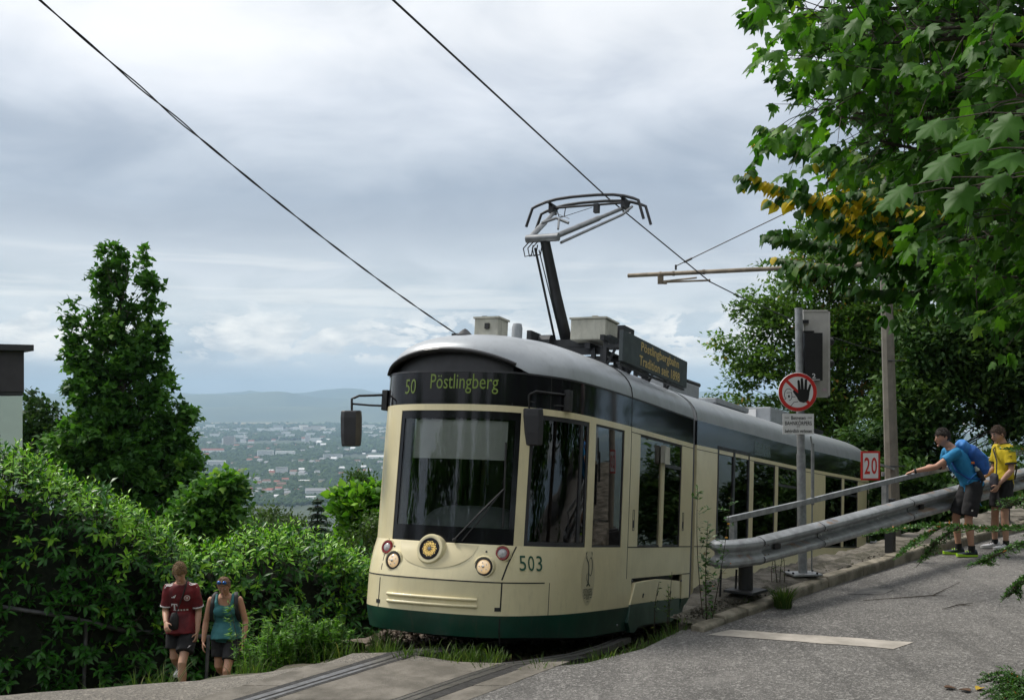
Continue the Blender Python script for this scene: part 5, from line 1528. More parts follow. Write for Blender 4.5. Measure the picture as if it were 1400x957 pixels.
    def seam(*a):
        mb = MB(); s.patch(mb, *a, off=.0018, th=.004); obj('panel_seam', mb, M['rubber'], T)
    seam(0, tb1, -.366, -.354); seam(s.t_at(751), tx[536]+.4, -.366, -.354)
    seam(0, tx[858], -.006, .006)
    seam(tx[858]-.006, tx[858]+.006, -.36, EAVE+.0)
    seam(0, tx[858], 1.325, 1.333)
    t686 = s.locate(686, 800)[0]; t751 = s.t_at(751, -.4)
    seam(t686-.007, t686+.007, -.95, -.36); seam(t751-.003, t751+.004, -.68, -.36)
    tl = s.locate(519, 800)[0]; seam(tl-.005, tl+.005, -.68, 0)
    q0 = s.locate(686, 793); q1 = s.locate(706, 747)
    mb = MB(); s.curve(mb, [(lerp(q0[0], q1[0], k/5), lerp(q0[1], q1[1], k/5)) for k in range(6)], .016, .002); obj('panel_seam', mb, M['rubber'], T)
    seam(s.t_at(701, 1.5)-.005, s.t_at(701, 1.5)+.005, 1.39, EAVE); seam(s.t_at(753, 1.5)-.004, s.t_at(753, 1.5)+.004, 1.39, EAVE)
    # rubbing strips and small fittings on the apron
    mb = MB()
    for py0, py1 in ((811, 820), (820.5, 829)):
        mb = MB(); a = s.locate(530, py0); b = s.locate(652, py1); pts = [s.pt(lerp(a[0], b[0], k/16), lerp(a[1], b[1], k/16), .006) for k in range(17)]
        mb.tube(pts, .017, 8); obj('rubbing_strip', mb, M['cream'], T, smooth=60)
    mb = MB()
    for px, py in ((680, 833), (517, 821)):
        a = s.locate(px, py); s.patch(mb, a[0]-.03, a[0]+.03, a[1]-.018, a[1]+.018, off=.004, th=.01)
    for px, py in ((665, 754), (539.5, 746.5)):
        a = s.locate(px, py); mb.lathe(s.pt(*a, -.01), s.normal(*a), [(.010, 0), (.010, .016), (.004, .017)], 8, True)
    obj('lock_cover', mb, M['black'], T)
    # dish below the screen: flat patch, its shade put into a dimmer cream
    mb = MB(); c = s.locate(590, 751); rows = []
    ta, tbb = s.locate(655, 747)[0], s.locate(548, 741)[0]
    for i in range(25):
        t = lerp(ta, tbb, i/24); f = 2*i/24-1; d = .245*math.sqrt(max(0, 1-abs(f)**2.0)); rows.append([s.pt(t, -.012-d*j/6, .0035-.0*j) for j in range(7)])
    mb.add([v for r in rows for v in r], [(i*7+j, (i+1)*7+j, (i+1)*7+j+1, i*7+j+1) for i in range(24) for j in range(6)])
    obj('lamp_recess_shade', mb, M['cream_shaded'], T, smooth=60)
    # --- lamps
    nb = Vector((-_S.x, -_S.y, -_S.z))
    def lamp(px, py, r, kind, back=.03, tilt=.0, name='headlight'):
        t, h = s.locate(px, py); c = s.pt(t, h); n = (s.normal(t, h)*.5+nb*.7).normalized()
        c = c+n*back
        return c, n
    c, n = lamp(590, 751, .19, 0, .02)
    mb = MB(); mb.lathe(c, n, [(.158, -.20), (.158, -.05), (.152, .01), (.140, .028), (.122, .031), (.108, .026), (.104, .012), (.05, .010), (.004, .010)], 40); lp = obj('centre_lamp', mb, M['cream'], T, smooth=40)
    mb = MB(); mb.lathe(c+n*.012, n, [(.109, -.01), (.108, .022), (.099, .026), (.094, .012), (.004, .012)], 36); obj('lamp_rim', mb, M['black_gloss'], lp, smooth=40)
    mb = MB(); rr = n.orthogonal().normalized(); uu = n.cross(rr)
    for ring, (rad, cnt, sz) in enumerate(((.028, 8, .0050), (.042, 14, .0054), (.055, 20, .0058), (.067, 20, .0054))):
        for k in range(cnt):
            a = 2*PI*(k+.5*(ring % 2))/cnt; q = rad*(1+(.10 if ring == 3 and k % 2 else 0)); mb.sphere(c+n*.027+rr*(q*math.cos(a))+uu*(q*math.sin(a)), sz, n=6, m=4)
    obj('led', mb, M['led'], lp)
    mb = MB(); mb.lathe(c+n*.02, n, [(.017, 0), (.016, .012), (.003, .014)], 12); obj('lamp_hub', mb, M['steel_grey'], lp)
    for px, py, r in ((538.5, 766, .070), (661.5, 774.5, .070)):
        c, n = lamp(px, py, r, 0, .0)
        mb = MB(); mb.lathe(c, n, [(r*1.28, -.09), (r*1.28, .004), (r*1.2, .018), (r*1.02, .020), (r*.98, .0), (.003, -.01)], 28); hl = obj('headlight', mb, M['black'], T, smooth=40)
        mb = MB(); mb.lathe(c, n, [(r*1.0, .004), (r*.9, .016), (r*.6, .026), (.004, .03)], 28); obj('lens', mb, M['lens'], hl, smooth=60)
        mb = MB(); mb.lathe(c+n*.03, n, [(r*.22, 0), (r*.2, .008), (.003, .012)], 10)
        for k in range(5):
            a = k*1.256+.4; o = n.orthogonal().normalized(); o2 = n.cross(o); mb.sphere(c+n*.022+(o*math.cos(a)+o2*math.sin(a))*r*.55, r*.13, n=6, m=4)
        obj('bulb', mb, M['chrome'], hl)
    for px, py, r in ((530.5, 748, .055), (687, 756.5, .058)):
        c, n = lamp(px, py, r, 0, .004)
        mb = MB(); mb.lathe(c, n, [(r*1.25, -.08), (r*1.25, .004), (r*1.1, .022), (r*.86, .022), (r*.8, .008), (.003, .008)], 24); tl_ = obj('tail_light', mb, M['red'], T, smooth=40)
        mb = MB(); mb.lathe(c, n, [(r*.82, .010), (r*.7, .018), (.003, .021)], 20); obj('lens', mb, M['lens_white'], tl_, smooth=60)
    # cream eyelids round the lamps
    for px, py, r in ((661.5, 774.5, .092), (538.5, 766, .092), (687, 756.5, .074), (530.5, 748, .072)):
        mb = MB(); c, n = lamp(px, py, r, 0, .0); mb.lathe(c, n, [(r*1.22, -.08), (r*1.18, -.004), (r*1.08, .012), (r*1.0, .010), (r*.98, -.02)], 28); obj('lamp_surround', mb, M['cream'], T, smooth=50)
    # --- roof
    sp1 = lambda b: (0.0, min(5.02, max(1.55, b.y)))
    def edge(t):
        x, y = s.xy(t)
        return EAVE+(.20*max(0, 1-(x/.82)**2)**.8 if abs(x) < .82 and y < .6 else 0)
    mb = MB(); s.roof(mb, 0, T2, sp1, edge); obj('roof', mb, M['roof'], T, smooth=50)
    mb = MB(); ta, tbb = s.locate(702, 505)[0]-.02, s.locate(531, 505)[0]+.03
    s.patch(mb, ta, tbb, EAVE, EAVE+.1, off=-.07, th=.01, h1f=lambda t: edge(t)+.01); obj('visor_recess', mb, M['charcoal'], T, smooth=40)
    mb = MB(); pts = []
    for i in range(31):
        t = lerp(ta, tbb, i/30); pts.append(s.pt(t, edge(t)+.018, .012))
    mb.tube(pts, [(.022+.028*math.sin(PI*i/30), .018+.010*math.sin(PI*i/30)) for i in range(31)], 10, ref=(0, 0, 1)); obj('visor', mb, M['charcoal'], T, smooth=60)
    mb = MB(); s.patch(mb, 0, T2, EAVE-.012, EAVE+.006, off=.004, th=.012); obj('rain_gutter', mb, M['charcoal'], T, smooth=40)
    # roof joint
    mb = MB(); b = s.surf(tx[858], EAVE); pts = []
    for k in range(15):
        a = (k/14)**1.6; q = 1-a; pts.append(TM @ Vector((lerp(b.x, 0, a)*1.003, b.y, EAVE+.52*max(0, 1-q**2.5)**(1/2.1)+.003)))
    mb.tube(pts, .007, 5); obj('roof_seam', mb, M['rubber'], T)
    # --- numbers and emblem
    mb = MB(); tc, hc = s.locate(726, 770); 
    for ch, o in (('5', -.098), ('0', 0.0), ('3', .098)):
        s.text(mb, ch, tc-o, hc, .080, .150, .0035)
    obj('lettering', mb, M['deepgreen_txt'], T); mb = MB(); a = s.locate(514, 757); s.text(mb, '503', s.vis(0)+.10, a[1], .26, .15, .006)
    obj('lettering', mb, M['deepgreen_txt'], T)
    m_oval = mat('emblem_film', (.57, .51, .335), .3, coat=.3); m_ink = mat('emblem_ink', (.03, .045, .04), .5)
    tc, hc = s.locate(804, 790)
    mb = MB(); vs = [s.pt(tc, hc, .0025)]
    for k in range(40):
        a = 2*PI*k/40; vs.append(s.pt(tc+.158*math.cos(a), hc+.285*math.sin(a), .0025))
    mb.add(vs, [(0, 1+k, 1+(k+1) % 40) for k in range(40)]); em = obj('emblem', mb, m_oval, T, smooth=60)
    mb = MB(); e = lambda x, y: (tc-x, hc+y)           # x to the reader's right
    s.curve(mb, [e(*q)+(w,) for q, w in (((-.055, .235), .5), ((-.06, .215), .9), ((-.045, .19), .8), ((-.015, .165), .9), ((0, .13), 1.0), ((0, .02), 1.0), ((0, -.03), 1.1), ((-.005, -.06), 1.0), ((-.04, -.085), .9))], .022, .0045)
    s.curve(mb, [e(*q)+(w,) for q, w in (((0, -.03), .8), ((.01, -.06), .9), ((.045, -.085), .9))], .020, .0045)
    s.curve(mb, [e(.042+.044*math.cos(a), .12+.095*math.sin(a))+(.8+.5*math.cos(a),) for a in [2.5-2*PI*k/22*.88 for k in range(23)]], .014, .0046)
    s.curve(mb, [e(-.03-.02*math.sin(k*.5), .05-.1*k/8)+(.6,) for k in range(9)], .012, .0046)
    for sg in (-1, 1): s.curve(mb, [e(sg*.075, .235)+(.3,), e(sg*.068, .262)+(1.4,), e(sg*.05, .28)+(.3,)], .014, .0046)
    obj('lettering', mb, m_ink, em); mb = MB(); s.text(mb, 'PÖSTLINGBERG', tc, hc-.135, .215, .085, .0046); obj('lettering', mb, m_ink, em); mb = MB(); s.text(mb, 'BAHN', tc, hc-.205, .075, .045, .0046)
    s.curve(mb, [e(-.11, -.182), e(0, -.182), e(.11, -.182)], .004, .0046)
    for sg in (-1, 1): s.curve(mb, [e(sg*.05, -.2), e(sg*.075, -.207), e(sg*.095, -.2)], .008, .0046)
    s.text(mb, '1898', tc, hc-.245, .05, .016, .0046)
    obj('lettering', mb, m_ink, em)
    # --- bogie cover and its opening
    def sidept(px, py, X=1.225):
        # the local point on the plane x = X of the first car
        lo, hi = 0.0, 5.5
        for _ in range(50):
            md = (lo+hi)/2
            if proj(Lw(X, md, 0))[0] < px: lo = md
            else: hi = md
        y = lo; w = Lw(X, y, 0); return Vector((X, y, (proj(w)[1]-py)*w.y/FPX))
    mb = MB(); s.patch(mb, tb1, tb0, -1.0, -.36, off=-.09, th=.01); obj('bogie_recess', mb, M['black'], T)
    outl = [(871, 796), (886, 793), (902, 791), (918, 792), (931, 793.5)]
    gl = lambda px: 826-(px-863)*.1396
    up = outl+[(931.5, gl(931.5)), (864.5, gl(864.5))]
    lo_ = [(864.5, gl(864.5)), (931.5, gl(931.5)), (932, 838), (922, 848), (911, 849), (884, 853), (876, 856), (872, 863), (866, 863), (862.5, 850)]
    ext = Vector((-.05, 0, 0))
    mb = MB(); mb.prism([TM @ sidept(*q) for q in up], TM.to_3x3() @ ext); cv = obj('bogie_cover', mb, M['cream'], T, bevel=.008)
    mb = MB(); mb.prism([TM @ sidept(*q) for q in lo_], TM.to_3x3() @ ext); obj('cover_skirt', mb, M['green'], cv, bevel=.008)
    mb = MB()
    for px, py in ((881.5, 813), (900.5, 811), (918.5, 809.5)):
        p = sidept(px, py, 1.228); mb.tube([TM @ (p-Vector((0, .012, .02))), TM @ (p+Vector((0, .012, .02)))], .011, 6)
    obj('cover_bolt', mb, M['steel_dark'], cv)
    mb = MB()
    for px in (866, 933, 848, 941): 
        for py in ((793,) if px in (866, 933) else (853 if px < 900 else 835,)):
            p = sidept(px, py, 1.214); mb.lathe(TM @ p, TM.to_3x3() @ Vector((1, 0, 0)), [(.014, -.01), (.014, .006), (.004, .007)], 8, True)
    obj('skirt_screw', mb, M['steel_grey'], T)
    # door buttons
    mb = MB()
    for px, py in ((866, 711), (933.5, 713)):
        a = s.locate(px, py); 
        for q in ((-.03, -.022, -.12, .12), (.022, .03, -.12, .12), (-.022, .022, .112, .12), (-.022, .022, -.12, -.112)):
            s.patch(mb, a[0]+q[0], a[0]+q[1], a[1]+q[2], a[1]+q[3], off=.004, th=.006)
        s.patch(mb, a[0]-.014, a[0]+.014, a[1]-.09, a[1]+.0, off=.003, th=.006)
    obj('door_button', mb, M['charcoal'], T)
    # --- cab interior
    mb = MB(); ring = []
    for i in range(21):
        t = lerp(tx[716], T2-tx[716], i/20); ring.append([s.pt(t, -.06, -.05), s.pt(t, .10, -.05), TM @ (S1.surf(t, .12)*1+Vector((0, .30, 0))), TM @ (S1.surf(t, .02)+Vector((0, .42, 0)))])
    mb.loft(ring, False, False)
    vs = []
    for j in range(9):
        for i in range(13):
            a = PI*i/12; b = PI/2*j/8; vs.append(Lw(.22+.62*math.copysign(abs(math.cos(a))**.6, math.cos(a))*math.cos(b)**.5, .52-.30*abs(math.sin(a))**.7*math.cos(b)**.4, .02+.36*math.sin(b)))
    mb.add(vs, [(j*13+i, j*13+i+1, (j+1)*13+i+1, (j+1)*13+i) for j in range(8) for i in range(12)])
    obj('dashboard', mb, M['dash'], T, smooth=50)
    mb = MB(); s.patch(mb, tx[693]+.05, tx[547]-.02, .84, 1.235, off=-.06, th=.006); obj('sun_blind', mb, M['blind'], T)
    mb = MB(); mb.box(Lw(0, 3.1, -.55), (2.0, 3.6, .05), TM.to_3x3()); obj('interior_floor', mb, M['interior'], T); mb = MB(); mb.box(Lw(0, 3.1, 1.52), (2.0, 3.6, .05), TM.to_3x3()); obj('interior_ceiling', mb, M['interior'], T)
    mb = MB()
    for x0, x1 in ((-1.15, -.78), (-.35, .30), (.92, 1.15)):
        mb.box(Lw((x0+x1)/2, 1.95, .5), (x1-x0, .06, 2.0), TM.to_3x3())
    obj('cab_partition', mb, M['interior'], T)
    mb = MB()
    for x, y in ((-.56, 2.2), (.34, 2.1), (.62, 2.6), (-.2, 3.2), (.7, 3.9)): mb.box(Lw(x, y, .45), (.05, .05, 2.0), TM.to_3x3())
    obj('grab_pole', mb, M['wood'], T)
    mb = MB(); mb.box(Lw(.12, 1.45, -.1), (.5, .5, .14), TM.to_3x3()); mb.box(Lw(.12, 1.72, .32), (.46, .12, .8), TM.to_3x3()); mb.box(Lw(.12, 1.74, .83), (.26, .09, .2), TM.to_3x3()); obj('driver_seat', mb, M['seat'], T, bevel=.04)
    mb = MB()
    for y in (2.7, 3.5, 4.3):
        for x in (-.75, .75): mb.box(Lw(x, y, -.1), (.8, .45, .12), TM.to_3x3()); mb.box(Lw(x, y+.25, .3), (.8, .1, .75), TM.to_3x3())
    obj('passenger_seat', mb, M['seat'], T, bevel=.03)
    # --- wiper
    mb = MB()
    def on(px, py, o): a = s.locate(px, py); return s.pt(a[0], a[1], o)
    mb.tube([on(622, 737, .01), on(655, 703, .04), on(688, 669, .035)], .010, 6); mb.tube([on(632, 739, .01), on(660, 706, .04), on(686, 671, .035)], .007, 6)
    wp = obj('wiper', mb, M['black'], T)
    mb = MB(); mb.tube([on(691.5, 605, .02), on(689, 668, .025), on(687, 722, .02)], .011, 6); obj('wiper_blade', mb, M['rubber'], wp); mb = MB(); mb.lathe(on(622, 738, -.01), s.normal(*s.locate(622, 738)), [(.02, 0), (.02, .04), (.004, .045)], 10); obj('wiper_pivot', mb, M['rubber'], wp)
    # --- mirrors
    for k, (arm, hous) in enumerate((
        (((775, 540.5), (775, 556)), (713, 743, 558, 609)),
        (((529, 542), (529, 557)), (466, 494, 561, 610)))):
        t, h = s.locate(*arm[0]); 
        if k == 1: t, h = s.locate(531, 540)
        a1 = s.pt(t, h, .0); t2, h2 = s.locate(*arm[1]) if k == 0 else (t, h-.12); a2 = s.pt(t2, h2, 0); n = s.normal(t, h)
        Y = (a1.y-.30) if k == 0 else (a1.y-.15)
        mb = MB()
        x0 = hous[0]+ (10 if k == 0 else 15); top = P(x0, hous[2]-18+(2 if k else 0), Y)
        kn = P(x0+10, (535 if k == 0 else 541), Y); mb.tube([a1+n*.02, a1.lerp(kn, .5), kn, P(x0+3, 538 if k == 0 else 544, Y), top, P(x0, hous[2]+4, Y)], .013, 7)
        mb.tube([a2+n*.02, a2.lerp(P(x0, 552 if k == 0 else 553, Y), .5), P(x0, (549 if k == 0 else 552), Y)], .011, 7)
        mr = obj('mirror_arm', mb, M['black'], T, smooth=60)
        mb = MB(); mb.box((a1+a2)/2+n*.02, (.07, .09, .22), TM.to_3x3()); obj('mirror_bracket', mb, M['black'], mr, bevel=.01)
        cpx = (hous[0]+hous[1])/2; c = P(cpx, (hous[2]+hous[3])/2, Y); hw = (hous[1]-hous[0])/2*Y/FPX; hh = (hous[3]-hous[2])/2*Y/FPX
        mb = MB(); ring = []
        for z, w, dp in ((-hh, .80, .75), (-hh*.93, .9, .95), (-hh*.3, .98, 1.05), (hh*.6, 1.0, 1.0), (hh*.95, .95, .9), (hh, .85, .75)):
            ring.append([c+Vector((x*hw*w, y*.07*dp, z)) for x, y in ((-1, .5), (-1, -.4), (-.6, -1), (.55, -1), (1, -.2), (1, 1), (-.6, 1))])
        mb.loft(ring); obj('mirror_housing', mb, M['charcoal'], T, bevel=.008)
    # --- gear on the roof
    R3 = TM.to_3x3()
    def at_px(px, x, y_lo=0, y_hi=6, h=2.2):
        lo, hi = y_lo, y_hi
        for _ in range(40):
            md = (lo+hi)/2
            if proj(Lw(x, md, h))[0] < px: lo = md
            else: hi = md
        return lo
    def hgt(py, x, y):
        w = Lw(x, y, 0); return (proj(w)[1]-py)*w.y/FPX
    y = at_px(672, .0, h=2.4); mb = MB(); h0, h1 = hgt(461, 0, y), hgt(435, 0, y); mb.box(Lw(.0, y, (h0+h1)/2-.02), (.29, .26, h1-h0+.06), R3); bx = obj('roof_box', mb, M['roofbox'], T, bevel=.012)
    mb = MB(); mb.box(Lw(.02, y-.14, h1-.08), (.05, .04, .06), R3); obj('box_latch', mb, M['black'], bx); mb = MB(); mb.box(Lw(-.08, y, h1+.04), (.06, .06, .03), R3); obj('box_knob', mb, M['black'], bx)
    mb = MB(); mb.box(Lw(0, y, h1+.018), (.315, .285, .02), R3); obj('box_lid', mb, M['roofbox'], bx)
    y2 = at_px(707, .12, h=2.4); mb = MB(); mb.lathe(Lw(.12, y2, 2.18), _W, [(.062, 0), (.062, hgt(445, .12, y2)-2.18), (.05, hgt(439, .12, y2)-2.18), (.004, hgt(438, .12, y2)-2.18)], 20); obj('roof_vent', mb, M['roof_end'], T, smooth=40)
    y3 = at_px(634, -.05, h=2.3); mb = MB(); h3 = hgt(462, -.05, y3); mb.box(Lw(-.12, y3, h3+.03), (.09, .09, .08), R3); mb.lathe(Lw(-.03, y3, h3+.05), _W, [(.10, -.04), (.10, 0), (.07, .02), (.03, .06), (.004, .075)], 14); obj('horn', mb, M['steel_dark'], T, smooth=30)
    # pantograph frame and the box on it
    yb = at_px(775, 0, h=2.75); mb = MB()
    for x in (-.45, .45): mb.box(Lw(x, yb+.55, 2.42), (.07, 1.9, .07), R3)
    for yy in (-.2, .5, 1.3): mb.box(Lw(0, yb+yy, 2.38), (1.3, .08, .08), R3)
    for x in (-.5, .5, .62):
        for yy in (-.3, .5, 1.3): mb.box(Lw(x, yb+yy, 2.24), (.05, .05, .32), R3)
    mb.box(Lw(-.3, yb-.35, 2.50), (.06, .3, .22), R3); mb.lathe(Lw(-.25, yb-.25, 2.5), R3 @ Vector((1, 0, 0)), [(.09, 0), (.09, .16)], 12, True); mb.box(Lw(.1, yb-.1, 2.48), (.5, .25, .1), R3)
    pf = obj('pantograph_frame', mb, M['steel_dark'], T)
    xb = .52; y4 = at_px(812, xb, h=2.7); h0, h1 = hgt(462, xb, y4), hgt(433, xb, y4)
    mb = MB(); mb.box(Lw(xb-.05, y4+.15, (h0+h1)/2), (.46, .44, h1-h0), R3); rb = obj('roof_box', mb, M['roofbox'], T, bevel=.012)
    mb = MB(); mb.box(Lw(xb-.05, y4+.15, h1+.012), (.49, .47, .022), R3); mb.box(Lw(xb-.02, y4+.1, h1+.04), (.07, .07, .05), R3); obj('box_lid', mb, M['roofbox'], rb)
    mb = MB(); mb.box(Lw(xb-.02, y4+.72, (h0+h1)/2+.02), (.46, .38, h1-h0), R3); mb.lathe(Lw(xb+.2, y4+.55, h1-.12), R3 @ Vector((1, 0, 0)), [(.05, 0), (.05, .1)], 10, True); mb.box(Lw(xb+.22, y4+.4, h0+.02), (.05, .9, .07), R3)
    obj('resistor_box', mb, M['steel_dark'], T)
    # pantograph
    hk = 3.66; yk = at_px(745, 0, h=hk); hb = 2.45; yy0 = at_px(776, 0, h=2.6)
    mb = MB(); mb.tube([Lw(0, yy0+.06, hb), Lw(0, lerp(yy0, yk, .5), lerp(hb, hk, .5)), Lw(0, yk, hk)], [.075, .068, .06], 12); pg = obj('pantograph', mb, M['steel_dark'], T, smooth=60)
    mb = MB(); mb.tube([Lw(-.10, yy0-.14, hb+.05), Lw(-.10, yk-.06, hk-.1)], .016, 8); mb.tube([Lw(-.05, yy0-.05, hb+.05), Lw(-.06, yk-.03, hk-.12)], .008, 6); obj('coupling_rod', mb, M['steel_dark'], pg)
    yh = at_px(805, 0, h=4.6); hh = 4.52
    mb = MB(); mb.tube([Lw(-.24, yk-.02, hk+.03), Lw(.19, yk-.02, hk+.03)], .05, 10); obj('knee_tube', mb, M['steel_grey'], pg, smooth=60)
    mb = MB()
    for sg, x0 in ((-1, -.20), (1, .15)): 
        a, b = Lw(x0, yk, hk+.05), Lw(sg*.50, yh-.02, hh-.12); mb.tube([a, a.lerp(b, .62)], .036, 8); mb.tube([a.lerp(b, .58), b], .026, 8)
    mb.tube([Lw(.19, yk+.06, hk-.02), Lw(.56, yh-.2, hh-.26), Lw(.62, yh, hh-.1)], .018, 7)
    mb.tube([Lw(-.17, yk+.26, hk+.30), Lw(-.02, yk+.36, hk+.38), Lw(.16, yk+.34, hk+.30)], .02, 6); mb.tube([Lw(.02, yk+.36, hk+.37), Lw(.10, yk+.16, hk+.18)], .014, 6)
    obj('upper_arm', mb, M['steel_grey'], pg, smooth=60)
    mb = MB(); mb.tube([Lw(-.20, yk+.3, hk+.3), Lw(.1, yh-.1, hh-.1)], .004, 4); mb.tube([Lw(-.5, yh, hh-.1), Lw(.1, yk+.5, hk+.4)], .004, 4)
    for k in range(3):
        c = Lw(-.18+.06*k, yk-.06, hk-.12); mb.tube([c+Vector((0, 0, .1)), c+Vector((-.07, 0, .02)), c+Vector((-.05, 0, -.08)), c+Vector((.03, 0, -.06)), c+Vector((.05, 0, .06))], .008, 5)
    for sg in (-1, 1):
        c = Lw(sg*.46, yh, hh-.06); mb.tube([c, c+Vector((.03, 0, -.1)), c+Vector((.1, 0, -.1)), c+Vector((.12, 0, .03))], .007, 5)
    obj('cable', mb, M['rubber'], pg)
    for dy in (-.15, .15):
        mb = MB(); pts = [Lw(x*.9, yh+dy, hh+.05-.10*abs(x/.8)**3.2-(.0 if abs(x) < .84 else (abs(x)-.84)*2.3)) for x in (-.93, -.90, -.84, -.76, -.62, -.45, -.2, 0, .2, .45, .62, .76, .84, .90, .93)]
        mb.tube(pts, .020, 8); obj('contact_strip', mb, M['steel_dark'], pg, smooth=60)
    mb = MB()
    for sg in (-1, 1): mb.tube([Lw(sg*.52, yh-.17, hh+.0), Lw(sg*.52, yh+.17, hh+.0)], .02, 8); mb.box(Lw(sg*.52, yh, hh-.06), (.06, .16, .12), R3)
    mb.tube([Lw(-.52, yh, hh-.04), Lw(.52, yh, hh-.04)], .016, 8); mb.box(Lw(.12, yh, hh-.09), (.07, .07, .12), R3)
    obj('bow_frame', mb, M['steel_dark'], pg)
    # name board
    X = 1.12; ya, yb_ = at_px(851.5, X, h=2.36), at_px(939, X, h=2.36)
    hA0, hA1 = hgt(490.8, X, ya), hgt(447.2, X, ya)
    mb = MB(); mb.box(Lw(X-.02, (ya+yb_)/2, (hA0+hA1)/2), (.05, yb_-ya, hA1-hA0), R3); nbd = obj('name_board', mb, M['slate'], T, bevel=.005)
    mb = MB(); n_ = R3 @ Vector((1, 0, 0)); ax = R3 @ Vector((0, 1, 0)); ay = R3 @ Vector((0, 0, 1))
    W = yb_-ya; Hb = hA1-hA0
    text_on(mb, '*Pöstlingbergbahn', Lw(X+.009, ya+W*.545, hA0+Hb*.70), ax, ay, W*.60, Hb*.40); obj('lettering', mb, M['gold'], nbd); mb = MB(); text_on(mb, '*Tradition seit 1898', Lw(X+.009, ya+W*.545, hA0+Hb*.27), ax, ay, W*.64, Hb*.34)
    obj('lettering', mb, M['gold'], nbd)
    mb = MB()
    for f in (.05, .35, .65, .95):
        yy = ya+W*f; mb.box(Lw(X-.14, yy, 2.33), (.2, .04, .04), R3); mb.beam(Lw(X-.24, yy, 2.1), Lw(X-.06, yy, 2.45), .03, .03); mb.box(Lw(X-.26, yy, 2.2), (.04, .04, .4), R3)
    mb.box(Lw(X-.26, (ya+yb_)/2, 2.42), (.05, W, .06), R3); mb.box(Lw(X-.05, (ya+yb_)/2, hA0-.02), (.05, W, .02), R3)
    obj('board_bracket', mb, M['steel_dark'], nbd)
    # --- end wall, bellows and the other two cars
    def endwall(sec, y, name='end_wall', inset=1.0):
        prof = [(1.17, -.95), (1.205, -.68), (1.205, 1.0), (1.19, EAVE)]
        for k in range(1, 11):
            a = (k/10)**1.6; q = 1-a; prof.append((lerp(1.19, 0, a), EAVE+sec.rise*max(0, 1-q**2.5)**(1/2.1)))
        prof = prof+[(-x, h) for x, h in prof[-2::-1]]
        mb = MB(); mb.add([sec.frame @ Vector((x*inset, y, h-(.004 if inset == 1 else .0))) for x, h in prof], [tuple(range(len(prof)))]); return obj(name, mb, M['roof_end'], T, recalc=False), prof
    endwall(S1, 5.018); endwall(S2, .002); endwall(S2, L2-.002); endwall(S3, .002)
    def bellows(fa, ya_, fb, yb2):
        _, prof = None, None
        prof = [(1.10, -.9), (1.13, 0), (1.13, 1.0), (1.12, EAVE-.03)]
        for k in range(1, 9):
            a = (k/8)**1.5; q = 1-a; prof.append((lerp(1.12, 0, a), EAVE-.03+.47*max(0, 1-q**2.5)**(1/2.1)))
        prof = prof+[(-x, h) for x, h in prof[-2::-1]]
        mb = MB(); ring = []; N = 10
        for i in range(N+1):
            f = i/N; k = .955+.045*(i % 2)
            ring.append([(fa @ Vector((x*k, ya_, h*(k*.5+.5) if h > 0 else h))).lerp(fb @ Vector((x*k, yb2, h*(k*.5+.5) if h > 0 else h)), f) for x, h in prof])
        mb.loft(ring, False, False); return obj('bellows', mb, M['bellows'], T, smooth=30)
    bellows(S1.frame, 5.02, S2.frame, 0); bellows(S2.frame, L2, S3.frame, 0)
    def car(sec, tmax, wins, name_sfx, nose):
        for mir in (False, True):
            mb = MB(); sec.patch(mb, 0, tmax, -.68, 0, mir=mir, step=.2 if not nose else .08); sec.patch(mb, 0, tmax, 1.325, 1.39, mir=mir, step=.2 if not nose else .08)
            c = 0
            for a, b, hi, kind in sorted(wins):
                if a-c > .01: sec.patch(mb, c, a, 0, 1.325, mir=mir, step=.2)
                c = b
            if tmax-c > .01: sec.patch(mb, c, tmax, 0, 1.325, mir=mir, step=.1)
            obj('body_panel', mb, M['cream'], T, smooth=35)
            for a, b, hi, kind in wins:
                if kind == 'door':
                    mb = MB(); sec.patch(mb, a, b, 0, hi, off=-.01, th=.01, mir=mir); d = obj('door', mb, M['glass_dark'], T)
                    mb = MB(); bw = .05
                    for q in ((a, a+bw, 0, hi), (b-bw, b, 0, hi), (a, b, hi-bw, hi), ((a+b)/2-.04, (a+b)/2+.04, 0, hi)): sec.patch(mb, q[0], q[1], q[2], q[3], off=.006, th=.02, mir=mir)
                    obj('door_frame', mb, M['charcoal'], d)
                else: window(sec, a, b, 0, hi, .022, mir=mir, top=(1.02, None, None) if kind == 'vent' else None)
            mb = MB(); sec.patch(mb, 0, tmax, -.95, -.68, mir=mir, step=.2 if not nose else .08); obj('skirt', mb, M['green'], T)
            mb = MB(); sec.patch(mb, 0, tmax, 1.39, EAVE, mir=mir, step=.2 if not nose else .08); obj('upper_band', mb, M['black_gloss'], T, smooth=35)
            mb = MB(); sec.patch(mb, 0, tmax, -.006, .006, off=.0018, th=.004, mir=mir); obj('panel_seam', mb, M['rubber'], T); mb = MB(); sec.patch(mb, 0, tmax, 1.325, 1.333, off=.0018, th=.004, mir=mir); obj('panel_seam', mb, M['rubber'], T)
    # second car
    q = {px: S2.t_at(px) for px in (978, 1022, 1028, 1058, 1062, 1090)}
    w2 = [(q[978], q[1022], 1.44, 'door'), (q[1028], q[1058], 1.325, 'win'), (q[1062], q[1090], 1.325, 'vent')]
    car(S2, S2.T, w2, '2', False)
    mb = MB()
    for mir in (False, True): S2.roof(mb, 0, S2.T, lambda b: (0.0, b.y), None, mir, step=.5)
    obj('roof', mb, M['roof'], T, smooth=50)
    mb = MB(); a, b = S2.t_at(1031, 1.5), S2.t_at(1053, 1.5); S2.patch(mb, a, b, 1.43, 1.64, off=.004, th=.004); sd = obj('side_display', mb, mat('side_display', (.05, .07, .065), .25, var=.4, vscale=25), T)
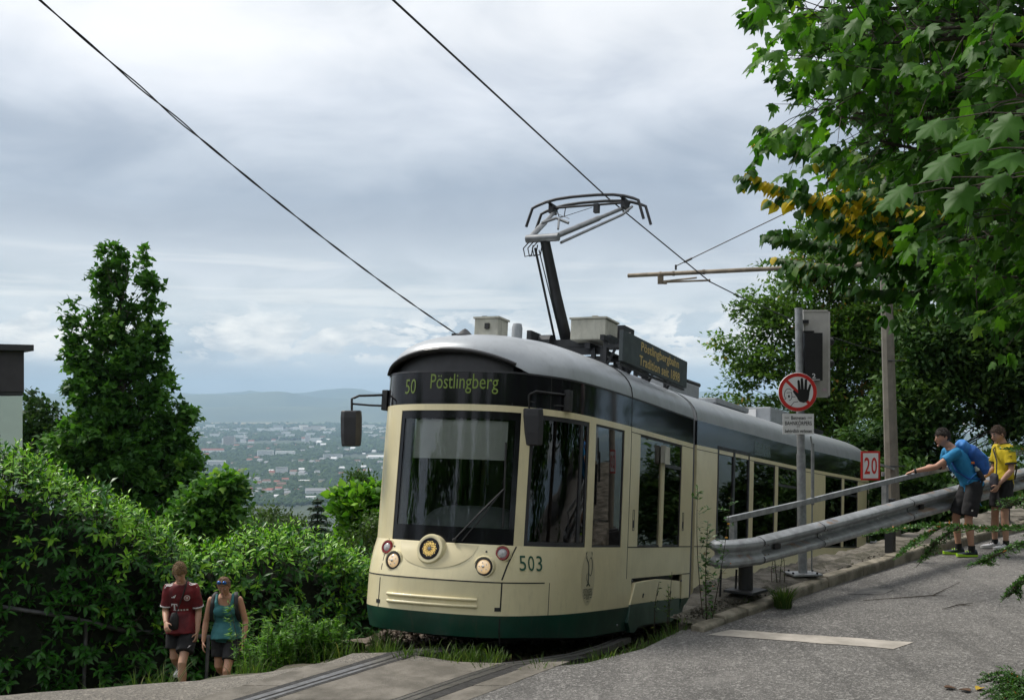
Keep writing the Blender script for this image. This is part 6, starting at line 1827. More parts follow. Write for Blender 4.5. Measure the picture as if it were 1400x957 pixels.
    q = {px: S3.t_at(px) for px in (1127, 1150, 1153, 1172, 1184, 1196)}
    tn = S3.T
    w3 = [(q[1127], q[1150], 1.325, 'win'), (q[1153], q[1172], 1.325, 'vent'), (q[1184], q[1196], 1.325, 'win'), (q[1196]+.1, tn-.9, 1.325, 'win')]
    car(S3, tn, w3, '3', True)
    mb = MB()
    for mir in (False, True): S3.roof(mb, 0, tn, lambda b: (0.0, min(b.y, L3-1.55)), None, mir, step=.1)
    obj('roof', mb, M['roof'], T, smooth=50)
    # gear on the rear roofs
    mb = MB(); F2 = S2.frame; r2 = F2.to_3x3()
    mb.box(F2 @ Vector((.42, .8, 2.28)), (.5, 1.2, .2), r2); obj('roof_cabinet', mb, M['roof_end'], T, bevel=.02); mb = MB(); mb.box(F2 @ Vector((.3, 3.0, 2.26)), (.7, 1.6, .09), r2); c1 = obj('roof_cabinet', mb, M['roof_end'], T, bevel=.02)
    mb = MB()
    for x in (.25, .62): mb.tube([F2 @ Vector((x, .0, 2.41)), F2 @ Vector((x, 1.5, 2.41))], .035, 7)
    obj('roof_duct', mb, M['steel_dark'], c1)
    F3 = S3.frame; r3 = F3.to_3x3(); mb = MB(); mb.box(F3 @ Vector((.1, .8, 2.38)), (.7, 1.0, .28), r3); c3 = obj('roof_cabinet', mb, M['roof_end'], T, bevel=.02)
    mb = MB(); mb.box(F3 @ Vector((.0, .29, 2.40)), (.34, .02, .15), r3); obj('cabinet_grille', mb, M['white_sign'], c3)
    mb = MB(); mb.box(F3 @ Vector((.1, 2.6, 2.3)), (.8, 1.2, .08), r3); obj('roof_cabinet', mb, M['steel_dark'], T, bevel=.02)
    # interiors behind, wheels
    for F, L in ((S2.frame, L2), (S3.frame, L3-.8)):
        mb = MB(); mb.box(F @ Vector((0, L/2, -.55)), (2.2, L-.2, .05), F.to_3x3()); mb.box(F @ Vector((0, L/2, 1.55)), (2.2, L-.2, .05), F.to_3x3()); obj('interior_floor', mb, M['interior'], T)
        mb = MB()
        for y in (1.2, 2.6, 3.6):
            for x in (-.75, .75): mb.box(F @ Vector((x, y, -.1)), (.8, .45, .12), F.to_3x3()); mb.box(F @ Vector((x, y+.25, .3)), (.8, .1, .75), F.to_3x3())
        obj('passenger_seat', mb, M['seat'], T)
    for F, ys in ((S1.frame, (2.5, 4.1)), (S2.frame, (1.6, 3.2)), (S3.frame, (1.0, 2.6))):
        for y in ys:
            for x in (-.55, .55):
                mb = MB(); mb.lathe(F @ Vector((x, y, -.80)), F.to_3x3() @ Vector((1, 0, 0)), [(.05, -.05), (.30, -.05), (.30, .05), (.05, .05)], 20, True); obj('wheel', mb, M['steel_dark'], T, smooth=40)
build_tram()
# ------------------------------------------------------------------ guardrail, signs, mast, wires
M['rustgalv'] = mat('weathered_galvanised', (.36, .375, .39), .5, metal=.4, var=.22, vscale=7, dirt=.15)
def _rust():
    m = M['rustgalv']; t = NT(m.node_tree); b = t.n['Principled BSDF']
    g = t.new('ShaderNodeNewGeometry'); src = b.inputs['Base Color'].links[0].from_socket
    n = t.noise(t.mapping(g.outputs['Position'], (1, 1, 3)), 2.1, 5, .6, .3)
    sp = t.new('ShaderNodeSeparateXYZ'); t.set(sp.inputs[0], g.outputs['Normal'])
    f = t.math('MULTIPLY', t.maprange(n, .56, .64, 0, .75, True), t.maprange(sp.outputs[2], .25, .75))
    c = t.mix(f, src, (.30, .17, .09)); t.set(b.inputs['Base Color'], c); t.set(b.inputs['Metallic'], t.math('SUBTRACT', .4, t.math('MULTIPLY', f, .4)))
_rust()
RAILPTS = [P(976, 760, 11.95), P(1035, 752.5, 12.3), P(1117, 731.5, 13.05), P(1240, 697, 14.6), P(1400, 653.5, 17.0), P(1560, 610, 19.6), P(1800, 560, 24)]
def build_guardrail():
    t = thing('guardrail', 'long galvanised crash barrier with rust marks rising along the road', 'guardrail', P(1020, 805, 12.3))
    prof = [(.0, .155), (.028, .150), (.082, .124), (.098, .106), (.100, .080), (.086, .060), (.010, .028), (-.004, .014), (-.004, -.014), (.010, -.028), (.086, -.060), (.100, -.080), (.098, -.106), (.082, -.124), (.028, -.150), (.0, -.155)]
    def sweep(pts, nrm, off=0.0, th=.005, k=1.0, pr=prof):
        mb = MB(); ring = []
        for p, n in zip(pts, nrm):
            f = [p+n*(d+off)+Vector((0, 0, h*k)) for d, h in pr]; b = [p+n*(d+off-th)+Vector((0, 0, h*k*.985)) for d, h in pr]
            ring.append(f+b[::-1])
        mb.loft(ring); return mb
    def nrm_of(pts):
        o = []
        for i in range(len(pts)):
            d = pts[min(i+1, len(pts)-1)]-pts[max(i-1, 0)]; d.z = 0; d.normalize(); o.append(Vector((d.y, -d.x, 0)))
        return o
    joints = [(1, 2), (2, 3), (3, 4), (4, 6)]
    for k, (a, b) in enumerate(joints):
        A, B = RAILPTS[a], RAILPTS[b]; d = (B-A).normalized()
        if b == 6: pts = [RAILPTS[4], RAILPTS[5], RAILPTS[6]]
        else: pts = [A-d*.02, A.lerp(B, .33), A.lerp(B, .66), B+d*.12]
        n = nrm_of(pts)
        obj('guardrail_beam', sweep(pts, n, .004*(k % 2)), M['rustgalv'], t, smooth=28)
        # splice edge and bolts
        p = RAILPTS[a]; nn = n[0]; dd = Vector((-nn.y, nn.x, 0))
        mb = MB()
        for q in (.03, .09):
            for h in (.105, .055, -.055, -.105):
                c = p+d*(q+.02)+nn*(.07)+Vector((0, 0, h)); mb.sphere(c, .011, n=7, m=4)
        mb.sphere(p+d*.2+nn*.06+Vector((0, 0, .118)), .016, n=7, m=4); mb.sphere(p+d*.06+nn*.06+Vector((0, 0, .118)), .016, n=7, m=4)
        obj('guardrail_bolt', mb, M['pole_rust'], t)
        mb = sweep([p-d*.004, p+d*.006], [nn, nn], .010, .006); obj('splice_edge', mb, M['steel_dark'], t)
        if k in (0, 2):
            mb = MB(); c = p+d*.33+nn*.026; mb.box(c, (.02, .11, .055), Matrix((nn, dd, Vector((0, 0, 1)))).transposed()); obj('reflector_slot', mb, M['black'], t)
        if k == 1:
            mb = MB(); mb.sphere(p+d*.05+nn*.02, .012, n=7, m=4); mb.sphere(p+d*1.4+nn*.02, .011, n=7, m=4); obj('marker_stud', mb, M['white_sign'], t)
    # rounded end piece
    A, B = RAILPTS[0], RAILPTS[1]; d = (B-A); d.normalize(); n0 = Vector((d.y, -d.x, 0)).normalized()
    pts = [B+d*.03, B-d*.12, B-d*.26, B-d*.38, B-d*.45, B-d*.475, B-d*.46]; ns = []
    for i in range(7):
        a = (0, 0, .04, .25, .75, 1.35, 1.9)[i]; ns.append((n0*math.cos(a)-Vector((d.x, d.y, 0)).normalized()*math.sin(a)).normalized())
    inw = (0, 0, .0, .01, .035, .08, .13)
    pts = [p-n0*w for p, w in zip(pts, inw)]
    rounder = [(.0, .155), (.028, .152), (.070, .130), (.084, .110), (.086, .078), (.076, .058), (.030, .026), (.022, .012), (.022, -.012), (.030, -.026), (.076, -.058), (.086, -.078), (.084, -.110), (.070, -.130), (.028, -.152), (.0, -.155)]
    obj('guardrail_end', sweep(pts, ns, .012, .006, .97, rounder), M['rustgalv'], t, smooth=28)
    # posts and top handrail
    base = P(1020, 805, 12.32); zt = plinth_z(base.x, base.y)
    mb = MB(); mb.tube([Vector((base.x, base.y+.02, zt)), Vector((base.x, base.y+.02, B.z-.05))], .078, 18); obj('guardrail_post', mb, M['black'], t, smooth=40)
    mb = MB(); mb.box((base.x, base.y+.02, zt+.012), (.36, .34, .03), Matrix.Rotation(-.7, 3, 'Z')); obj('base_plate', mb, M['steel_dark'], t, bevel=.006)
    for px, Y in ((1222, 14.75), (1380, 17.0), (1500, 19), (1700, 22.5)):
        c = P(px, 700, Y); z0 = plinth_z(c.x, c.y)-.1; f = min(1, max(0, (px-1035)/(1400-1035))); zb = lerp(RAILPTS[1].z, RAILPTS[4].z, (px-1035)/365)
        mb = MB(); mb.box((c.x, c.y+.14, (z0+zb+.1)/2), (.11, .09, zb+.1-z0), Matrix.Rotation(-.75, 3, 'Z')); obj('guardrail_post', mb, M['steel_dark'], t)
    hr = [P(996, 710, 12.25), P(1090, 689, 13.2), P(1240, 652, 15.0), P(1400, 617.5, 17.4), P(1560, 582, 20), P(1800, 530, 24.5)]
    for a, b in zip(hr[:-1], hr[1:]):
        mb = MB(); mb.beam(a, b, .05, .062); obj('handrail', mb, M['galv'], t, bevel=.005)
    mb = MB(); mb.beam(hr[0]-(hr[1]-hr[0]).normalized()*.03+Vector((0, 0, .012)), hr[0]+Vector((0, 0, .012)), .055, .03); obj('handrail_cap', mb, M['galv'], t)
    for px, py, Y, w in ((1003, 712, 12.32, .07), (1211, 660, 14.66, .07), (1352, 630, 16.55, .07), (1480, 600, 18.6, .07)):
        c = P(px, py, Y); mb = MB(); mb.box((c.x, c.y+.03, c.z-.25), (w, .06, .5), Matrix.Rotation(-.8, 3, 'Z')); obj('handrail_post', mb, M['galv'], t, bevel=.006)
    # thin dark struts below the end
    mb = MB(); 
    for px0, px1 in ((986, 983), (1007, 1004)):
        mb.tube([P(px0, 778, 12.4), P(px1, 812, 12.4)-Vector((0, 0, .25))], .012, 6)
    obj('strut', mb, M['black'], t)
build_guardrail()

def hand_polys():
    """outline of an open hand in sign units (radius 1): palm, four fingers and thumb"""
    def cap(x0, y0, x1, y1, w0, w1):
        d = Vector((x1-x0, y1-y0)).normalized(); n = Vector((-d.y, d.x)); pts = []
        pts += [(x0+n.x*w0, y0+n.y*w0), (x0-n.x*w0, y0-n.y*w0)]
        for k in range(9):
            a = -PI/2+PI*k/8; pts.append((x1+d.x*math.cos(a)*w1+n.x*math.sin(a)*w1, y1+d.y*math.cos(a)*w1+n.y*math.sin(a)*w1))
        return pts
    palm = [(.02, .12), (.02, -.15), (-.02, -.35), (.10, -.5), (.30, -.55), (.46, -.50), (.56, -.36), (.60, -.1), (.60, .10), (.40, .15), (.2, .15)]
    return [palm, cap(.09, .0, .04, .56, .075, .062), cap(.24, .0, .21, .66, .078, .064), cap(.40, 0, .42, .60, .075, .062), cap(.53, -.02, .64, .36, .065, .05), cap(.12, -.30, -.20, .04, .12, .055)]
def build_signpost():
    Y = 13.35; b = P(1097.6, 785, Y); z0 = plinth_z(b.x, b.y)+.02; top = P(1092, 422, Y)
    base = Vector((b.x, Y, z0))
    t = thing('sign_pole', 'galvanised pole standing on the plinth before the handrail', 'pole', base)
    mb = MB(); mb.tube([base, base.lerp(top, .45)], .052, 16); mb.tube([base.lerp(top, .44), top], .046, 16); obj('pole', mb, M['galv'], t, smooth=50)
    mb = MB(); mb.box(base+Vector((0, 0, -.005)), (.36, .30, .022), Matrix.Rotation(.2, 3, 'Z')); obj('base_plate', mb, M['galv'], t, bevel=.004)
    mb = MB()
    for x, y in ((-.14, -.11), (.14, -.11), (.14, .11), (-.14, .11)): mb.lathe(base+Vector((x, y, .006)), (0, 0, 1), [(.013, 0), (.013, .02), (.003, .022)], 6, True)
    obj('anchor_bolt', mb, M['steel_dark'], t)
    mb = MB(); c = top.lerp(base, .0); mb.lathe(top, (0, 0, 1), [(.048, -.01), (.048, .006), (.004, .010)], 14); obj('pole_cap', mb, M['galv'], t)
    # cables down the back
    for o in (.055, .075):
        mb = MB(); mb.tube([P(1107+o*20, 596, Y+.05), P(1109+o*20, 610, Y+.06), P(1110+o*10, 640, Y+.06), P(1109+o*10, 780, Y+.06)], .008, 5); obj('cable', mb, M['galv'], t)
    mb = MB(); mb.tube([P(1111, 606, Y+.08), P(1111, 690, Y+.08)], .02, 6); obj('conduit', mb, M['galv'], t)
    # round prohibition sign
    Yf = Y-.065; c = P(1090.5, 536, Yf); k = 26.5*Yf/FPX
    s = thing('prohibition_sign', 'round red and white no entry sign with a black raised hand', 'sign', c, 'signs on the pole')
    mb = MB(); mb.lathe(c, (0, -1, 0), [(.004, -.012), (k, -.012), (k, .0), (k*.985, .004), (.004, .004)], 48); obj('disc', mb, M['white_sign'], s, smooth=30)
    X, Z, F = Vector((1, 0, 0)), Vector((0, 0, 1)), Vector((0, -1, 0))
    def flat(mb, polys, o):
        for pl in polys:
            mb.add([c+X*(x*k)+Z*(y*k)+F*o for x, y in pl], [tuple(range(len(pl)))])
    mb = MB(); vs = []
    for i in range(48):
        a = 2*PI*i/48
        for r in (.985, .80): vs.append(c+X*(r*k*math.cos(a))+Z*(r*k*math.sin(a))+F*.0055)
    mb.add(vs, [(2*i, 2*i+1, (2*i+3) % 96, (2*i+2) % 96) for i in range(48)])
    flat(mb, [[(-.66, .56), (-.56, .67), (.67, -.55), (.57, -.67)]], .0058); obj('red_ring', mb, M['red_sign'], s, recalc=False)
    mb = MB()
    for i, pl in enumerate(hand_polys()): flat(mb, [pl], .0072+.0002*i)
    obj('hand_symbol', mb, M['black_sign'], s, recalc=False)
    mb = MB()
    def line(pts, w=.028):
        pts = [Vector(p) for p in pts]; L, Rr = [], []
        for i, p in enumerate(pts):
            d = (pts[min(len(pts)-1, i+1)]-pts[max(0, i-1)]).normalized(); n = Vector((-d.y, d.x))*w/2; L.append(p+n); Rr.append(p-n)
        for i in range(len(pts)-1): flat(mb, [[tuple(L[i]), tuple(L[i+1]), tuple(Rr[i+1]), tuple(Rr[i])]], .0066)
    line([(-.34, .10), (-.42, .17), (-.55, .16), (-.65, .06), (-.68, -.08), (-.70, -.2), (-.64, -.29), (-.60, -.31), (-.62, -.36), (-.70, -.36)])
    line([(-.57, -.04), (-.4, -.02), (-.30, -.01)]); line([(-.32, -.02), (-.30, -.2), (-.32, -.33), (-.38, -.4), (-.45, -.43)]); line([(-.30, -.24), (-.12, -.24)]); line([(-.38, -.74), (-.2, -.52), (.02, -.49)])
    flat(mb, [[(-.455+.05*math.cos(a), -.22+.075*math.sin(a)) for a in [2*PI*i/14 for i in range(14)]]], .0066)
    obj('face_symbol', mb, M['black_sign'], s, recalc=False)
    mb = MB(); 
    for y in (.9, -.9): mb.sphere(c+Z*(y*k)+F*.005, .006, n=7, m=4)
    mb.box(c+Vector((0, .035, .08)), (.13, .05, .03)); mb.box(c+Vector((0, .035, -.08)), (.13, .05, .03)); obj('clamp', mb, M['steel_dark'], s)
    # text plate
    c2 = P(1091.5, 579.5, Yf); w, h = 42.5*Yf/FPX, 28*Yf/FPX
    s2 = thing('text_sign', 'small white plate with black warning text under the round sign', 'sign', c2, 'signs on the pole')
    mb = MB(); mb.box(c2+Vector((0, .004, 0)), (w, .008, h)); obj('plate', mb, M['white_sign'], s2, bevel=.0)
    mb = MB(); G = c2+F*.002
    text_on(mb, 'DAS', G+Vector((-.37*w, 0, .30*h)), X, Z, .13*w, .07*h); text_on(mb, 'DES', G+Vector((.37*w, 0, .30*h)), X, Z, .13*w, .07*h); obj('lettering', mb, M['black_sign'], s2, recalc=False); mb = MB(); text_on(mb, '*Betreten', G+Vector((0, 0, .30*h)), X, Z, .46*w, .17*h); obj('lettering', mb, M['black_sign'], s2, recalc=False); mb = MB()
    text_on(mb, '*BAHNKÖRPERS', G+Vector((0, 0, .06*h)), X, Z, .86*w, .24*h); obj('lettering', mb, M['black_sign'], s2, recalc=False); mb = MB(); text_on(mb, 'IST', G+Vector((0, 0, -.14*h)), X, Z, w*.10, .08*h); obj('lettering', mb, M['black_sign'], s2, recalc=False); mb = MB(); text_on(mb, '*behördlich verboten', G+Vector((0, 0, -.34*h)), X, Z, .86*w, .17*h)
    obj('lettering', mb, M['black_sign'], s2, recalc=False)
    mb = MB(); mb.box(c2+Vector((0, .035, 0)), (.12, .05, .03)); obj('clamp', mb, M['steel_dark'], s2)
    # signal seen from behind
    Ys = Y+.10; x0, x1, y0, y1 = 1097.5, 1134, 424, 543.5
    A = P(x0, y0, Ys); B = P(x1, y1, Ys); cc = (A+B)/2; W, H = abs(B.x-A.x), abs(A.z-B.z)
    sg = thing('traffic_signal', 'aluminium signal board seen from behind, fixed to the sign pole', 'signal', cc)
    mb = MB(); mb.box(cc, (W, .035, H)); obj('back_board', mb, M['alu'], sg, bevel=.012)
    mb = MB(); fr = .012
    for dx, dz, sx, sz in ((0, H/2-.01, W, .02), (0, -H/2+.01, W, .02), (W/2-.012, 0, .024, H)): mb.box(cc+Vector((dx, -.014, dz)), (sx, .03, sz))
    obj('board_rim', mb, M['alu'], sg)
    A, B = P(1098.5, 455.5, Ys-.09), P(1122.5, 520.5, Ys-.09); c3 = (A+B)/2; w3, h3 = B.x-A.x, A.z-B.z
    mb = MB(); mb.box(c3, (w3, .14, h3)); mb.box(c3+Vector((0, -.0, 0)), (w3+.004, .146, .006)); mb.box(c3+Vector((-.05, .0, h3/2+.015)), (.12, .10, .02)); hb = obj('signal_housing', mb, M['black'], sg)
    mb = MB(); q = P(1112.7, 513.8, Ys-.165); text_on(mb, '*2', q, X, Z, .042, .055); mb.box(q+Vector((.02, 0, -.045)), (.10, .002, .008)); obj('lettering', mb, M['white_sign'], hb, recalc=False)
    mb = MB()
    for py in (467, 497): mb.lathe(P(1131, py, Ys+.02), (0, 1, 0), [(.004, 0), (.055, 0), (.06, .12), (.05, .2)], 16); mb.lathe(P(1131, py, Ys+.02), (0.9, .3, 0), [(.05, 0), (.05, .06), (.03, .08), (.004, .085)], 12)
    obj('signal_visor', mb, M['black'], sg, smooth=50)
    mb = MB(); mb.box(P(1127, 532.5, Ys-.0325), (.05, .003, .03)); obj('label', mb, mat('pink_label', (.55, .42, .48), .5), sg)
    mb = MB(); 
    for py in (440, 530): mb.box(P(1098, py, Ys-.03), (.12, .06, .04))
    obj('clamp', mb, M['steel_dark'], sg)
build_signpost()

def build_mast():
    Y = 16.2; b = P(1222, 742, Y); base = Vector((b.x, Y, b.z)); top = P(1206.5, 225, Y)
    t = thing('catenary_mast', 'beige steel tramway mast rising behind the handrail into the leaves', 'mast', base)
    mb = MB(); ring = []
    for i in range(9):
        f = i/8; c = base.lerp(top, f); w = lerp(.100, .072, f)
        r = []
        for x, y in ((-1, -1), (1, -1), (1, -.72), (.28, -.72), (.28, .72), (1, .72), (1, 1), (-1, 1), (-1, .72), (-.28, .72), (-.28, -.72), (-1, -.72)):
            v = Matrix.Rotation(.45, 3, 'Z') @ Vector((x*w, y*w, 0)); r.append(c+v)
        ring.append(r)
    # a solid tapering section reads as in the photo
    mb.tube([base.lerp(top, i/8) for i in range(9)], [lerp(.104, .074, i/8) for i in range(9)], 8, ref=(1, .3, 0)); obj('post', mb, M['mast'], t, smooth=30)
    mb = MB(); mb.box(base+Vector((0, 0, -.02)), (.50, .44, .05), Matrix.Rotation(.3, 3, 'Z')); mb.box(base-Vector((0, 0, .45)), (.6, .5, .85), Matrix.Rotation(.3, 3, 'Z')); obj('base_plate', mb, M['steel_dark'], t, bevel=.008)
    mb = MB()
    for z in (1.1, 2.6): mb.tube([base+Vector((-.12, -.1, z)), base+Vector((.12, -.1, z))], .008, 5)
    obj('strap', mb, M['steel_dark'], t)
    # bracket over the track
    a = P(1212, 360, 16.2); e = P(859, 377, 18.47)
    mb = MB(); mb.tube([a, e], .034, 12); br = obj('bracket_arm', mb, M['pole_rust'], t, smooth=50)
    mb = MB()
    q = lambda f, dz=0: a.lerp(e, f)+Vector((0, 0, dz))
    for f in (.86, .805, .68): mb.lathe(q(f), (e-a), [(.036, -.02), (.042, -.015), (.042, .015), (.036, .02)], 10)
    mb.box(q(.86, -.09), (.09, .05, .14)); mb.box(q(.84, -.14), (.05, .05, .05))
    mb.tube([q(.86, -.12), q(.74, -.09)+Vector((.1, -.1, 0))], .015, 6); wq = P(970, 386, 17.95); mb.tube([q(.86, -.13), wq+Vector((0, 0, .03))], .017, 6); mb.tube([wq+Vector((0, 0, .05)), wq], .014, 5)
    w2 = P(945, 371, 17.95); mb.tube([w2+Vector((-.06, 0, .0)), w2+Vector((.08, 0, -.02))], .013, 5)
    obj('registration_arm', mb, M['pole_rust'], br)
    mb = MB(); s0 = P(924, 364, 18.02); s1 = P(1208, 227, 16.2); mb.tube([s0, s1], .009, 5); mb.tube([s0.lerp(s1, .045), s0.lerp(s1, .085)], .018, 6); mb.tube([s0-Vector((0, 0, .06)), s0+Vector((0, 0, .02))], .018, 6); obj('stay_wire', mb, M['wire'], t)
    # speed sign on an arm from the mast
    c = P(1190, 636.5, 15.9); w, h = 26.5*15.9/FPX, 39.5*15.9/FPX
    s = thing('speed_sign', 'white rectangular 20 speed sign with red border by the mast', 'sign', c)
    rot = Matrix.Rotation(R(4), 3, 'Z'); X = rot @ Vector((1, 0, 0)); F = rot @ Vector((0, -1, 0)); Z = Vector((0, 0, 1))
    mb = MB(); mb.box(c, (w, .012, h), rot); obj('border', mb, M['red_sign'], s)
    mb = MB(); mb.box(c+F*.004, (w*.80, .012, h*.87), rot); obj('plate', mb, M['white_sign'], s)
    mb = MB()
    text_on(mb, '*2', c+F*.0115-X*(w*.185), X, Z, w*.30, h*.58); obj('lettering', mb, M['red_sign'], s, recalc=False); mb = MB(); text_on(mb, '*0', c+F*.0115+X*(w*.185), X, Z, w*.30, h*.58)
    obj('lettering', mb, M['red_sign'], s, recalc=False)
    mb = MB(); mb.beam(c+Vector((.1, .03, .03)), P(1222, 641, 16.1), .03, .03); mb.box(P(1207.5, 648, 15.98), (.04, .04, .06)); obj('sign_arm', mb, M['galv'], s)
build_mast()

def build_wires():
    def wire(name, label, pts, r, cat='wire', sag=0.0, twist=False):
        pts = [Vector(p) for p in pts]; fine = []
        for a, b in zip(pts[:-1], pts[1:]):
            for k in range(14): f = k/14; fine.append(a.lerp(b, f)-Vector((0, 0, sag*4*f*(1-f))))
        fine.append(pts[-1]); mb = MB(); mb.tube(fine, r, 6)
        tag(obj(name, mb, M['wire'], smooth=80), label, cat)
    wire('contact_wire', 'straight overhead contact wire above the tram, touching its pantograph', [P(380, -145, 6.2), P(537, 0, 8.3), P(830, 270, 15.25), P(970, 385, 17.95), P(1010, 405, 20), P(1135, 460, 24), P(1395, 546, 32), P(1600, 600, 42)], .0095)
    # feeder wire: two strands lightly twisted
    A, B = P(20, -30, 8.0), P(626, 458, 14.9); 
    pts = [A.lerp(B, i/80)-Vector((0, 0, .12*4*(i/80)*(1-i/80))) for i in range(81)]
    t = thing('feeder_cable', 'twisted pair of cables running down to the front of the tram roof', 'cable', A)
    for sg in (0, PI):
        mb = MB(); mb.tube([p+Vector((math.cos(i*.55+sg)*.005, 0, math.sin(i*.55+sg)*(.005 if i > 22 or i < 12 else .012))) for i, p in enumerate(pts)], .006, 5); obj('strand', mb, M['wire'], t)
    wire('stay_wire', 'thin guy wire rising into the yellowing leaves behind the mast', [P(1085, 316, 19), P(1112, 296, 19), P(1300, 160, 19)], .006)
    # far bracket
    a, e = P(1430, 541, 30), P(1325, 541.5, 31); mb = MB(); mb.tube([a, e], .04, 8); mb.tube([e+Vector((.4, 0, -.02)), e+Vector((1.3, 0, -.10))], .02, 5)
    t = thing('bracket_mast', 'distant thin bracket tube holding the wire above the hikers', 'mast', (a.x+.3, 30, gz(a.x+.3, 30))); obj('bracket_arm', mb, M['pole_rust'], t)
    mb = MB(); mb.tube([(a.x+.2, 30, gz(a.x, 30)-.5), (a.x+.2, 30, a.z+1.2)], .11, 8); obj('post', mb, M['mast'], t)
build_wires()

M['oldsteel'] = mat('old_grey_tube', (.10, .105, .11), .6, metal=.2, var=.3)
# ---- handrail at the hedge, flat roofed house
def build_left():
    t = thing('hedge_handrail', 'grey tube handrail half swallowed by the tall hedge', 'railing', P(115, 930, 14.6))
    pts = [P(-60, 816, 14.75), P(0, 829, 14.9), P(60, 838, 15.12), P(118, 849, 15.25), P(170, 862, 15.75), P(262, 868, 16.1), P(290, 871, 15.9)]
    mb = MB(); mb.tube(pts, .030, 10); obj('handrail', mb, M['oldsteel'], t, smooth=60)
    for px, py, Y in ((118, 850, 15.25), (-50, 820, 14.75), (285, 871, 15.9)):
        p = P(px, py, Y); mb = MB(); mb.tube([p, P(px-3, 925, Y), Vector((p.x-.03, Y, gz(p.x, Y)-.1))], .026, 8); obj('rail_post', mb, M['oldsteel'], t, smooth=60)
    Y = 19.0; cpt = P(33, 541, Y)                 # the corner that one sees; the house is turned about it
    HM = Matrix.Translation((cpt.x, Y, 0)) @ Matrix.Rotation(R(34), 4, 'Z'); H3 = HM.to_3x3()
    t = thing('flat_roof_house', 'modern house corner with dark fascia and pale green glass wall', 'house', M=Matrix.Translation((0, 0, gz(-8, Y))) @ HM)
    zf = lambda py: EYE+(HZ-py)/FPX*Y
    def blk(x0, x1, z0, z1, y0, y1, m, name):
        mb = MB(); mb.box(HM @ Vector(((x0+x1)/2, (y0+y1)/2, (z0+z1)/2)), (x1-x0, y1-y0, z1-z0), H3); return obj(name, mb, m, t, bevel=.008)
    dk = mat('anthracite_fascia', (.035, .032, .036), .5, var=.12); d2 = mat('roof_edge', (.025, .027, .030), .45)
    gl = mat('frosted_glass', (.56, .68, .62), .25, var=.06, vscale=1.2, coat=.6)
    blk(-7, .13, zf(480), zf(471.5), -.13, 6, d2, 'roof_edge'); blk(-7, .0, zf(536), zf(480), 0, 5.9, dk, 'fascia'); blk(-6.98, -.015, zf(541), zf(536), .015, 5.88, d2, 'fascia_trim')
    zlo = gz(-8, Y)-.5
    blk(-6.9, -.08, zlo, zf(541), .10, 5.8, mat('house_wall', (.5, .5, .48), .8), 'wall')
    for i in range(5): blk(-.02-1.2*(i+1)+.012, -.02-1.2*i, zf(700), zf(541)-.004, .02, .06, gl, 'glass_panel')
    for i in range(3): blk(-.065, -.025, zf(700), zf(541)-.004, .07+1.2*i, .07+1.2*(i+1)-.012, gl, 'glass_panel')
build_left()

# ---- the air over the plain
def build_haze():
    mb = MB(); x0, x1, y0, y1, z0, z1 = -20900, 20900, -20900, 20900, -258, 330
    mb.box(((x0+x1)/2, (y0+y1)/2, (z0+z1)/2), (x1-x0, y1-y0, z1-z0))
    m = bpy.data.materials.new('haze'); m.use_nodes = True; t = NT(m.node_tree); t.n.remove(t.n['Principled BSDF'])
    v = t.new('ShaderNodeVolumePrincipled'); v.inputs['Color'].default_value = (.56, .79, 1.0, 1); v.inputs['Density'].default_value = HAZE_D; v.inputs['Anisotropy'].default_value = 0.0
    t.l.new(v.outputs[0], t.n['Material Output'].inputs['Volume'])
    o = obj('haze', mb, m); tag(o, kind='stuff')
HAZE_D = 7.2e-5
build_haze()
# ------------------------------------------------------------------ people
from mathutils.bvhtree import BVHTree
def skin_mat(name, c):
    m = mat(name, c, .55, var=.08, vscale=6); b = m.node_tree.nodes['Principled BSDF']
    b.inputs['Subsurface Weight'].default_value = .12; b.inputs['Subsurface Radius'].default_value = (.012, .005, .003); return m
def fused(name, mb, vox, smooth_n=4, fac=.5, wrinkle=0.0, seed=0, cut=None):
    """one continuous surface grown over the overlapping limbs"""
    me = bpy.data.meshes.new(name); me.from_pydata([tuple(v) for v in mb.v], [], mb.f)
    bm = bmesh.new(); bm.from_mesh(me); bmesh.ops.recalc_face_normals(bm, faces=bm.faces); bm.to_mesh(me); bm.free()
    o = bpy.data.objects.new(name, me); COL.objects.link(o)
    r = o.modifiers.new('r', 'REMESH'); r.mode = 'VOXEL'; r.voxel_size = vox; r.use_smooth_shade = True
    s = o.modifiers.new('s', 'SMOOTH'); s.factor = fac; s.iterations = smooth_n
    dg = bpy.context.evaluated_depsgraph_get(); dg.update()
    me2 = bpy.data.meshes.new_from_object(o.evaluated_get(dg)); bpy.data.objects.remove(o); bpy.data.meshes.remove(me)
    if wrinkle:
        n = len(me2.vertices); co = np.empty(n*3); me2.vertices.foreach_get('co', co); no = np.empty(n*3); me2.vertices.foreach_get('normal', no)
        co = co.reshape(-1, 3); no = no.reshape(-1, 3)
        d = np.array([mnoise.noise(Vector((p[0]*9, p[1]*9, p[2]*16+seed)))+.6*mnoise.noise(Vector((p[0]*22+p[2]*9, p[1]*22, p[2]*14+seed))) for p in co])
        co += no*(d*wrinkle)[:, None]; me2.vertices.foreach_set('co', co.ravel())
    if cut:
        bm = bmesh.new(); bm.from_mesh(me2); bmesh.ops.delete(bm, geom=[f for f in bm.faces if cut(f.calc_center_median())], context='FACES'); bm.to_mesh(me2); bm.free()
    me2.polygons.foreach_set('use_smooth', [True]*len(me2.polygons))
    return me2
V3 = Vector
TORSO = [(-.16, .125, .095), (-.05, .165, .118), (.08, .160, .112), (.30, .140, .102), (.52, .158, .116), (.74, .172, .118), (.88, .165, .100), (.97, .115, .078), (1.06, .06, .058)]
